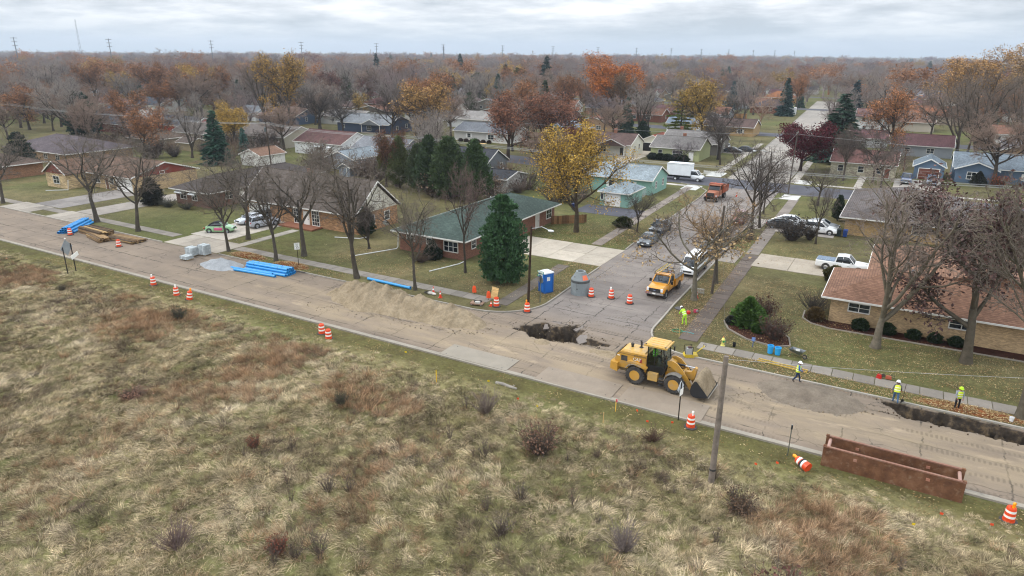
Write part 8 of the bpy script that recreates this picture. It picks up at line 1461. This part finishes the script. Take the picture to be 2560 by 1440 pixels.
# mulch bed with edging and shrubs; shrub row along the ranch house
bed = MB(); bp = [(-12.6, 62.4), (-11.8, 60.6), (-9.8, 59.0), (-7.3, 58.5), (-6.2, 59.4), (-6.6, 61.2), (-8.6, 63.6), (-11.2, 64.4)]; bed.prism(bp, -.02, .05, 'z'); o = bed.build('mulch_bed', MATS['mulch']); o['kind'] = 'structure'; kerb(bp + [bp[0]], .14, .12, '8b8378'); o = MB().prism([(-6.4, 68.4), (-5.6, 66.2), (-3.8, 65.6), (18, 66.2), (18, 68.2), (-4, 67.8)], -.02, .045, 'z').build('mulch_bed', MATS['mulch']); o['kind'] = 'structure'; kerb([(-6.4, 69.4), (-6.3, 67.2), (-5.4, 66.1), (-3.8, 65.55), (18, 66.1)], .12, .1, '8b8378')
def shrub(pr, x, y, h, lb, c, wd=1.0, name='shrub', grp=None): tree(name, pr, x, y, h, lb, 'shrub', crown=c, wide=wd, group=grp, z=.02)
shrub('conebush', -10.5, 62.8, 2.6, 'conical dark green yew in the mulch bed', '4c6630', 1.25); shrub('bush', -9.2, 61.2, .95, 'low bright green bush in front of the conical yew', '3c5524', 1.1); shrub('shrub1', -7.7, 60.3, 1.7, 'rounded reddish brown shrub at the right of the mulch bed', '543b33', 1.0); shrub('bush', -11.9, 62.0, .8, 'small dark grey bush at the left of the mulch bed', '3a3b36', 1.0); shrub('shrub1', -9.4, 64.4, 2.0, 'thin reddish shrub behind the conical yew', '55362f', .7)
for i, (x, lb) in enumerate(((-1.3, 'first clipped green bush from the left under the ranch house window'), (.9, 'second clipped green bush, beside the tall grey tree'), (3.0, 'third clipped green bush along the ranch house wall'), (4.7, 'fourth clipped green bush, between ranch house windows'), (6.3, 'fifth clipped green bush, behind the oak'))): shrub('bush', x, 66.9, 1.0 if i < 2 else .85, lb, '2b3822', 1.15, grp='clipped bushes along the ranch house')
shrub('bush', -5.2, 67.2, 1.25, 'russet globe bush at the ranch house corner', '5a4a30', 1.0); shrub('shrub0', -5.6, 69.5, 1.8, 'bare twiggy shrub left of the ranch house wall', '4a4440', 1.2); shrub('bush', -5.0, 81.2, 1.7, 'olive globe bush beside the white pickup', '514c2c', 1.0); shrub('shrub1', -12.0, 97.6, 2.6, 'round dark leafless shrub before the black sedan', '3c3a38', 1.1); shrub('shrub1', -9.9, 99.0, 1.8, 'smaller dark shrub right of the round leafless one', '3c3a36', .8); shrub('bush', -34.5, 92.6, 1.5, 'lone clipped bush on the leafy corner lawn', '43482a', 1.35)
shrub('conebush', -48.7, 65.1, 2.3, 'dark clipped bush against the red brick corner house', '2b3528', .95); shrub('bush', -68.9, 160.3, 2.8, 'dark brown globe bush before the cream porch bungalow', '2f2a22', 1.0)
for k in range(5): shrub('bush', -53.6 + 1.9 * k, 160.7, 1.5, f'{["left end", "second", "middle", "fourth", "right end"][k]} section of the dark hedge before the green bungalow', '26301f', 1.35, grp='hedge of the green bungalow')
for k in range(6): shrub('bush', -112 + 1.9 * k, 164.8, .9, f'{["first", "second", "third", "fourth", "fifth", "sixth"][k]} ball bush in the row before the grey-roofed house', '4a3a2c', 1.2, grp='ball bushes in a row')
shrub('shrub1', 16, 161, 1.9, 'orange red shrub before the slate blue house', '8a4526', 1.2); shrub('conebush', 12.6, 161.6, 2.6, 'dark conical shrub left of the orange shrub', '33362c', 1.0); shrub('shrub0', -49, 63.2, 1.1, 'low bare bed shrubs before the red brick corner house', '55483f', 2.2); shrub('shrub0', -103, 66.8, 1.3, 'spreading bare juniper under the low brick house windows', '4b4a40', 2.0); shrub('shrub0', -99, 67.2, 1.1, 'second spreading juniper under the low brick house windows', '4b4a40', 2.0)
# awnings, dish, fences, downpipes
def awning(x, y, z, w, lb): t = T('window_awning', (x, y, z), 0, lb, 'awning', 'white window awnings'); m = MB(); m.prism([(0, 0), (0, .5), (-.7, .12), (-.7, 0)], -w / 2, w / 2, 'x'); m.build('canopy', MATS['satin'], t, 'd5d8d8')
for x, y, z, w, lb in ((-103.0, 69.45, 1.95, 1.9, 'left awning on the low brick house'), (-99.7, 69.45, 1.95, 1.6, 'right awning on the low brick house'), (-126.0, 123.35, 1.95, 2.0, 'left awning on the white maroon-roofed house'), (-122.2, 123.35, 1.95, 1.3, 'right awning on the white maroon-roofed house')): awning(x, y, z, w, lb)
t = T('satellite_dish', (-57.6, 67.0, 2.9), R(200), 'grey satellite dish at the corner of the green roof', 'satellite dish'); m = MB(); m.lathe([(.02, .0), (.25, .04), (.42, .14), (.44, .14), (.25, .06), (.02, .02)], 16, cap=False); m.xf(Matrix.Rotation(R(60), 4, 'X')); m.build('dish', MATS['satin'], t, 'b9bdc0', True); MB().tube([(0, 0, -.05), (0, .3, -.5), (1.9, .5, -.9)], .03, 6).build('mast', MATS['metal'], t, '777777')
for pts, lb in (([(-66.2, 66.4, .06), (-62.8, 67.6, .06), (-62.4, 68.6, .1)], 'white downpipe extension across the stone house lawn'), ([(-57.8, 60.7, .06), (-55.3, 66.2, .06), (-55.2, 66.4, .3), (-55.1, 66.5, 2.4)], 'white downpipe extension left of the red brick corner house'), ([(-45.9, 60.6, .06), (-44.6, 64.8, .06), (-44.6, 66.2, .1)], 'white downpipe extension at the pine lawn'), ([(-134, 63.9, .06), (-131.2, 66.3, .06), (-131.2, 66.6, 1.8)], 'white downpipe extension far left before the red-gabled house')):
    o = link('drain_pipe', MB().tube(pts, .06, 8).mesh('drain_pipe', MATS['satin']), None, 'd8d9d7'); tag(o, lb, 'drain pipe', 'white roof drain extensions')
def fence(p0, p1, h, n, c, lb, slat=True, m='timber', post_c=None, sh=.92):
    p0, p1 = Vector(p0), Vector(p1); d = p1 - p0; t = T('fence', (p0.x, p0.y, 0), math.atan2(d.y, d.x), lb, 'fence'); Ln = d.length; me = MB().bx(0, Ln / n * sh, -.015, .015, .05, h).mesh('board', MATS[m])
    for k in range(n): link('board', me, t, c, (Ln / n * k, 0, random.uniform(-.03, .03)))
    for z in (.3, h - .3): MB().bx(0, Ln, .02, .07, z, z + .09).build('rail', MATS[m], t, c)
    for k in range(int(Ln / 2.4) + 1): MB().bx(min(k * 2.4, Ln) - .05, min(k * 2.4, Ln) + .05, .07, .17, 0, h + .05).build('post', MATS[m], t, post_c or c)
fence((-56.6, 72), (-57.4, 95), 1.7, 60, '46403f', 'dark board fence along the left side of the green-roofed house'); fence((-44.2, 88.5), (-40.2, 92.2), 1.3, 14, '7a5a3c', 'low wooden ramp rail behind the red brick corner house'); fence((-74, 250), (-64, 252), 1.8, 30, '9c7346', 'new cedar fence beyond the brown lawn'); fence((-64, 252), (-63.5, 262), 1.8, 30, '9c7346', 'cedar fence return beside the cedar shrub'); fence((-75, 280), (-58, 286), 2.0, 40, '96704a', 'orange cedar fence before the tan two storey house'); fence((-36.9, 145.0), (-32.8, 145.2), .9, 22, 'dcdcd8', 'short white picket fence behind the box truck', m='satin', sh=.5); fence((-62.8, 146.5), (-55.6, 146.6), .8, 26, 'd5d5d0', 'short white picket fence at the cream bungalow drive', m='satin', sh=.5)
fence((-0.5, 173), (-0.8, 200), 1.8, 50, '6b4634', 'red brown board fence between the cream and blue houses'); fence((-12.5, 216), (-12.4, 214), 1.2, 8, '7d6650', 'low wooden rail left of the maroon-roofed garage')
t = T('chain_link_fence', (-38.2, 104.5, 0), R(97), 'chain link fence beside the mint green garage', 'fence'); [MB().tube([(k * 2.3, 0, 0), (k * 2.3, 0, 1.3)], .03, 6).build('post', MATS['metal'], t, '9aa09f') for k in range(7)]; MB().tube([(0, 0, 1.28), (13.8, 0, 1.28)], .022, 5).build('top_rail', MATS['metal'], t, '9aa09f'); m = MB()
for k in range(110): a = k * .125; [m.tube([(a, .0, .05), (min(a + .6, 13.8), 0, 1.25)], .004, 3, False), m.tube([(a, .01, 1.25), (min(a + .6, 13.8), .01, .05)], .004, 3, False)]
mm = m.build('mesh', MATS['metal'], t, 'a5aaa9'); mm['kind'] = 'stuff'
# ================================================================ meadow, fallen leaves, haze
def _meadow(t, b):
    p = nd(t, 'ShaderNodeNewGeometry').outputs['Position']
    c = ramp(t, noise(t, .16, 5, .6, vec=p), [(.32, '756a48'), (.5, '857b57'), (.68, '958a66')]); c = mixc(t, maprange(t, noise(t, .09, 4, vec=p), .45, .62, 0, .7), c, '686c40'); s = nd(t, 'ShaderNodeSeparateXYZ'); L(t, p, s.inputs[0]); c = mixc(t, maprange(t, s.outputs['Y'], 38.6, 40.4, 0, .9), c, ramp(t, noise(t, .5, 5, .6, vec=p), [(.35, '4a4429'), (.6, '5d5a35')]))
    L(t, vary(t, c, noise(t, 3.5, 6, .7, vec=p), .6, 1.3), b.inputs['Base Color']); bump(t, b, noise(t, 4, 5, .7, vec=p), 1.0, .12)
mat('meadow_soil', .95, build=_meadow, spec=.1)
def mz(X, Y): 
    k = np.clip((41.2 - Y) / 4, 0, 1); return .012 + k * ((fbm(X * .25, Y * .25, 71) - .3) * .7 + (fbm(X * .9, Y * .9, 72) - .4) * .35)
tensor('meadow', np.arange(-175, 45, .8), np.concatenate([np.arange(-30, 5, 2.5), np.arange(5, 41.9, .6), [42.0]]), mz, MATS['meadow_soil'])
def _grass(stops, var=.5):
    def f(t, b):
        p = nd(t, 'ShaderNodeNewGeometry').outputs['Position']; c = ramp(t, noise(t, .22, 5, .62, vec=p, dist=.6), stops)
        oi = nd(t, 'ShaderNodeObjectInfo'); c = mixc(t, 1.0, c, ramp(t, oi.outputs['Random'], [(0, grey(1 - var)), (1, grey(1 + var))]), 'MULTIPLY'); c = mixc(t, 1.0, c, ramp(t, nd(t, 'ShaderNodeNewGeometry').outputs['Random Per Island'], [(0, grey(.55)), (.6, grey(1.0)), (1, grey(1.6))]), 'MULTIPLY'); L(t, vary(t, c, noise(t, 1.2, 3, vec=p), .8, 1.2), b.inputs['Base Color'])
    return f
mat('grass_straw', .9, build=_grass([(.28, '8a7f61'), (.42, 'a69677'), (.55, 'bcaa8b'), (.72, 'cbbb9e')]), spec=.15)
mat('grass_green', .9, build=_grass([(.3, '6f6b49'), (.5, '86805c'), (.7, '9c9270')]), spec=.15)
mat('grass_rust', .9, build=_grass([(.3, '957a5f'), (.5, '9f8265'), (.7, 'a98f74')]), spec=.15)
mat('weed_dark', .9, build=_grass([(.3, '55473f'), (.5, '66564c'), (.7, '5d5550')], .25), spec=.1)
def tuft(seed, n, Lb, bend, lay, spread, m, w=.012):
    """a clump of n curved blades; lay bends them over in +x so that clumps can swirl"""
    r = np.random.default_rng(seed); V = []; F = []
    for i in range(n):
        a = r.uniform(0, 6.283); rr = spread * math.sqrt(r.uniform()); p = np.array([math.cos(a) * rr, math.sin(a) * rr, -.02]); l = Lb * r.uniform(.55, 1.2); d = np.array([math.cos(a) * .35 + lay * r.uniform(.4, 1.2), math.sin(a) * .35 + r.normal(0, .2), 1.0]); d /= np.linalg.norm(d); s = np.cross(d, [r.normal(), r.normal(), .3]); s /= np.linalg.norm(s); b0 = len(V); q = p
        for k in range(4):
            ww = w * (1 - .27 * k) * r.uniform(.8, 1.2); V += [q - s * ww, q + s * ww]; d = d + np.array([lay * .35, 0, -bend * (.5 + .3 * k)]) + r.normal(0, .06, 3); d /= np.linalg.norm(d); q = q + d * l / 3
            if q[2] < .03: q[2] = .03
            if k: F.append((b0 + 2 * k - 2, b0 + 2 * k - 1, b0 + 2 * k + 1, b0 + 2 * k))
    return npmesh('tuft', np.array(V), np.array(F), MATS[m])
def so_(me): return bpy.data.objects.new(me.name + '_source', me)
SRC = [so_(tuft(1, 60, .5, .3, .55, .30, 'grass_straw', .011)), so_(tuft(2, 55, .45, .4, .2, .32, 'grass_straw', .011)), so_(tuft(3, 60, .38, .3, .3, .30, 'grass_green', .011)), so_(tuft(4, 50, .36, .35, .5, .34, 'grass_green', .011)), so_(tuft(5, 70, .8, .12, .1, .24, 'grass_rust', .009)), so_(tuft(6, 60, .7, .2, .15, .3, 'grass_rust', .009)), so_(tuft(7, 40, .6, .2, .25, .3, 'weed_dark', .009))]
gr = np.random.default_rng(9); N = 105000
X = gr.uniform(-150, 24, N); Y = 41.6 - 44 * gr.uniform(0, 1, N)
c_, s_ = math.cos(R(YAW)), math.sin(R(YAW)); fw = -s_ * X + c_ * Y; rt = c_ * X + s_ * Y
k = (fw > 8) & (np.abs(rt) < fw * .80 + 4); X, Y = X[k], Y[k]
k = (Y < 40.6 - .9 * fbm(X * .4, Y * .4, 80)) & ((Y < 38.6) | (gr.uniform(size=len(X)) < .45)) & (np.hypot(X + 6.9, Y - 35.7) > .4) & ~((X > -1.8) & (X < 6.6) & (Y > 41.0)); X, Y = X[k], Y[k]
flow = 2.2 * (fbm(X * .10, Y * .10, 81) - .5) * 4 + 1.2 * (fbm(X * .55, Y * .55, 82) - .5) * 4 - .6
kind = fbm(X * .16, Y * .16, 83); rust = fbm(X * .12 + 40, Y * .12, 84) + .05 * np.clip((-X - 30) / 60, 0, 1); u = gr.uniform(size=len(X))
edge = np.clip((Y - 36) / 4, 0, 1); idx = np.where(u < .5 + .9 * (kind - .5) - .3 * edge, gr.integers(0, 2, len(X)), gr.integers(2, 4, len(X)))
u3 = gr.uniform(size=len(X)); rm = (u3 < .6 * np.clip((rust - .56) / .12, 0, 1) * np.clip((Y + .12 * X - 18) / 8, .12, 1) + .02) & (Y < 38); idx = np.where(rm, gr.integers(4, 6, len(X)), idx)
idx = np.where((gr.uniform(size=len(X)) < .05 + .25 * np.clip((fbm(X * .2 + 90, Y * .2, 86) - .55) / .1, 0, 1)) & (Y < 38), 6, idx); sc_ = gr.uniform(.55, 1.2, len(X)) * (1 - .45 * edge); S3 = np.stack([sc_, sc_, sc_ * gr.uniform(.45, .8, len(X))], 1)
scatter('meadow_grass', np.stack([X, Y, mz(X, Y)], 1), np.stack([gr.normal(0, .06, len(X)), gr.normal(0, .06, len(X)), flow + gr.normal(0, .7, len(X))], 1), S3, idx, SRC, label='matted straw and green meadow grass in swirls', cat='grass')
# single weeds, saplings and bushes standing in the meadow
def mzp(x, y): return float(mz(np.array([x]), np.array([y]))[0])
def mshrub(pr, x, y, h, lb, c, wd=1.0, name='meadow_shrub', cat='shrub', bark='4a403a', grp=None): tree(name, pr, x, y, h, lb, cat, crown=c, wide=wd, z=mzp(x, y) - .03, bark=bark, group=grp)
from_px = lambda px, py: None
mshrub('shrub1', -17.0, 33.2, 1.7, 'reddish brown twiggy bush in the middle of the meadow', '806352', .9); mshrub('shrub0', -22.5, 35.6, 1.5, 'grey brown bare bush left of the reddish one', '80736a', 1.0); mshrub('shrub1', -1.2, 26.8, 1.9, 'large reddish bush at the bottom right of the meadow', '6b4b42', 1.1); mshrub('shrub1', -4.8, 33.5, 1.0, 'low brown leafy bush below the meadow pole', '65503f', 1.3); mshrub('shrub0', -11.4, 38.3, .8, 'dark flattened weed clump by the leaf strewn edge', '5d4a40', 1.7); mshrub('shrub0', -9.2, 27.4, 1.5, 'bare grey bush low in the meadow', '7d726e', .9); mshrub('shrub0', -28.8, 16.2, 1.2, 'purplish bush at the lower left of the meadow', '75645f', 1.2)
mshrub('shrub1', -56.6, 36.0, 1.1, 'small dark fir seedling among the straw grass', '4d5240', .8); mshrub('shrub1', -74.5, 35.0, .6, 'tiny dark seedling bush near the warning sign', '55523c', .9); mshrub('shrub1', -31.8, 31.2, .9, 'small black green seedling in the central meadow', '4a4f3c', .7)
mshrub('sparse0', -74.4, 27.6, 2.4, 'small oak sapling with orange leaves at the left', '9c5528', 1.0, 'oak_sapling', 'sapling'); mshrub('sparse0', -75.4, 27.0, 1.9, 'second orange leaved oak sapling at the left', '8f4a24', 1.1, 'oak_sapling', 'sapling'); mshrub('shrub1', -97, 35.2, 1.3, 'low rust red thicket at the far left edge', '7a4f3c', 3.0); mshrub('shrub1', -91, 33.6, 1.1, 'second rust red thicket right of the edge one', '7a513f', 2.6); mshrub('shrub1', -24.2, 18.6, .9, 'small reddish weed at lower centre left', '8a5343', .8); mshrub('shrub1', -33.0, 24.6, .8, 'small red weed in the middle left meadow', '8a5340', .7); mshrub('shrub1', -45.6, 24.5, .7, 'low pink brown weed patch left of centre', '8f6a58', 1.8)
wr = np.random.default_rng(17)
for i in range(44):
    a = R(YAW) + wr.uniform(-.62, .55); d = wr.uniform(26, 50); x, y = -math.sin(a) * d, math.cos(a) * d
    if y > 38 or y < 12: continue
    side = 'right' if -math.sin(a - R(YAW)) > 0 else 'left'; mshrub('weed0' if i % 5 else 'shrub2', x, y, wr.uniform(.5, 1.2), f'{["thin dead weed stalk", "grey weed stem", "wiry brown weed"][i % 3]} {["", "leaning ", "bent ", "upright "][i % 4]}in the {"near" if d < 36 else "far"} {side} meadow', ['6d5f57', '7a6d65', '7d6454'][i % 3], wr.uniform(.5, .9), 'dead_weed', 'weed', grp=f'dead weeds {i % 12} {side} {"near" if d < 36 else "far"}')
# fallen leaves: one mass of small quads on lawns, verges and pavements
def _fl(t, b):
    oi = nd(t, 'ShaderNodeObjectInfo'); L(t, ramp(t, oi.outputs['Random'], [(0, '5d4430'), (.35, '8a6a48'), (.7, 'a98f62'), (1, 'c4b18a')]), b.inputs['Base Color'])
mat('fallen_leaf', .9, build=_fl, spec=.15)
def lf(seed, n, sp, sz): V, F = leaf_cloud(np.random.default_rng(seed), np.zeros((1, 3)), n, sz, 1e-4); r = np.random.default_rng(seed + 5); off = np.repeat(np.concatenate([r.uniform(-sp, sp, (n, 2)), r.uniform(.0, .03, (n, 1))], 1), 4, 0); V[:, 2] *= .25; return so_(npmesh('leaf_patch', V + off, F, MATS['fallen_leaf']))
LS = [lf(1, 5, .5, .055), lf(2, 6, .5, .05), lf(3, 4, .45, .06)]
lr = np.random.default_rng(23); LX = []; LY = []
def spread(n, x0, x1, y0, y1, f=None):
    x = lr.uniform(x0, x1, n); y = lr.uniform(y0, y1, n)
    if f is not None: k = lr.uniform(size=n) < f(x, y); x, y = x[k], y[k]
    LX.extend(x); LY.extend(y)
spread(2600, -60, -34, 57, 65.4, lambda x, y: .25 + .7 * (fbm(x * .3, y * .3, 91) > .5)); spread(3600, -46, -30, 81, 97, lambda x, y: np.clip(1.2 - np.hypot(x + 39, y - 87) / 9, .1, 1)); spread(1300, -34, -29.6, 58, 73); spread(900, -33.5, -30, 82, 100); spread(3600, -16.8, 20, 57, 66); spread(1300, -13, -2, 66, 78); spread(1500, -17.6, -14.8, 57, 82); spread(1600, -29, -18.4, 66, 100, lambda x, y: np.clip((np.abs(x + 23.7) - 2) / 4, .05, 1)); spread(1500, -90, -45, 40.2, 41.9, lambda x, y: .25 + .6 * (y < 41.3)); spread(1800, -45, 10, 38.2, 41.9, lambda x, y: .15 + .8 * (fbm(x * .35, y * .35, 92) > .52)); spread(1500, -12, 14, 52.95, 55.0); spread(500, -72, -53, 53, 55); spread(700, -130, -60, 57, 68, lambda x, y: .4 + 0 * x); spread(600, -14, -4, 84, 97); spread(900, -20, 8, 72, 79, lambda x, y: .5 + 0 * x)
LX = np.array(LX); LY = np.array(LY); LZ = np.where(LY < 42, mz(LX, LY), .03); n = len(LX); sz = lr.uniform(.7, 1.3, n)
scatter('fallen_leaves', np.stack([LX, LY, LZ], 1), np.stack([np.zeros(n), np.zeros(n), lr.uniform(0, 6.28, n)], 1), np.stack([sz, sz, sz], 1), lr.integers(0, 3, n), LS, label='brown and yellow fallen leaves scattered over lawns and verges', cat='leaves')
# leaves heaped on the raked piles and stones on the gravel
RX = []; RY = []; RZ = []
for x, y, w, d, h in ((-68.9, 54.2, 2.9, .85, .42), (-61.3, 54.1, 2.7, .85, .42), (6.8, 54.0, 3.4, .75, .2)):
    for _ in range(420):
        a, q = lr.uniform(0, 6.28), math.sqrt(lr.uniform()); RX.append(x + math.cos(a) * q * w); RY.append(y + math.sin(a) * q * d); RZ.append(h * (1 - q ** 1.6) * .95)
n = len(RX); LS2 = [lf(7, 8, .25, .075), lf(8, 8, .25, .075)]
scatter('piled_leaves', np.stack([RX, RY, RZ], 1), np.stack([np.zeros(n), np.zeros(n), lr.uniform(0, 6.28, n)], 1), np.ones((n, 3)), lr.integers(0, 2, n), LS2, label='loose rust brown leaves on top of the raked piles', cat='leaves')
# clods and broken pavement lying about the diggings
def rock(seed, n): r = np.random.default_rng(seed); m = MB().ball((0, 0, .3), .5, 6, 4, (1, .8, .6)); m.v = [(a + r.normal(0, .09), b + r.normal(0, .09), c + r.normal(0, .07)) for a, b, c in m.v]; return so_(m.mesh('clod', MATS[n]))
CR = [rock(1, 'soil'), rock(2, 'soil'), rock(3, 'sand'), rock(4, 'gravel_brown')]; CX = []; CI = []
for P_, n_, ii in ((PIT, 130, (0, 3, 2)), (PIT2, 60, (0, 2)), (TRENCH[:5], 110, (0, 1)), ([(-50, 45.6), (-40, 46.2), (-32, 47.6), (-30.5, 49.5)], 260, (2, 2, 3)), ([(-8, 48.6), (-2, 48.2), (1, 50.5)], 160, (3, 2))):
    for _ in range(n_): j = lr.integers(len(P_)); a, b = P_[j], P_[(j + 1) % len(P_)]; u_ = lr.uniform(); CX.append((a[0] + (b[0] - a[0]) * u_ + lr.normal(0, .45), a[1] + (b[1] - a[1]) * u_ + lr.normal(0, .45))); CI.append(lr.choice(ii))
CX = np.array(CX); k = (CX[:, 1] < 52.5) | (CX[:, 0] < -19); CX = CX[k]; CI = np.array(CI)[k]; n = len(CX); cs = lr.uniform(.05, .2, n) ** 1.6 * 2.4
scatter('soil_clods', np.stack([CX[:, 0], CX[:, 1], pitz(CX[:, 0], CX[:, 1]) - .01], 1), np.stack([np.zeros(n), np.zeros(n), lr.uniform(0, 6.28, n)], 1), np.stack([cs, cs, cs], 1), CI, CR, label='scattered clods of soil, sand and stone around the diggings', cat='rubble')
for x, y, a, w_, lb in ((-26.4, 53.6, .4, .9, 'left broken pavement slab tilted into the pit'), (-24.0, 54.2, -.6, .7, 'broken pavement slab at the back corner of the pit'), (-22.6, 52.0, 1.0, .6, 'small broken pavement slab at the right end of the pit')): o = link('broken_slab', MB().prism([(-w_, -.35), (w_ * .6, -.5), (w_, .2), (.1, .5), (-w_ * .8, .3)], -.09, .09, 'z').mesh('broken_slab', MATS['side_road']), None, None, (x, y, -.22), (R(24), R(-14), a)); tag(o, lb, 'broken slab')
# haze: pale air over the whole place
hb = MB().bx(-5000, 5000, -400, 6000, -3.0, 110).build('haze', []); hb['kind'] = 'stuff'
hm = bpy.data.materials.new('haze'); hm.use_nodes = True; ht = hm.node_tree; ht.nodes.clear(); ho = nd(ht, 'ShaderNodeOutputMaterial'); pv = nd(ht, 'ShaderNodeVolumePrincipled'); pv.inputs['Density'].default_value = 0.00015; pv.inputs['Color'].default_value = (.76, .86, 1.0, 1); pv.inputs['Anisotropy'].default_value = 0.2; ht.links.new(pv.outputs[0], ho.inputs['Volume']); hb.data.materials.append(hm)
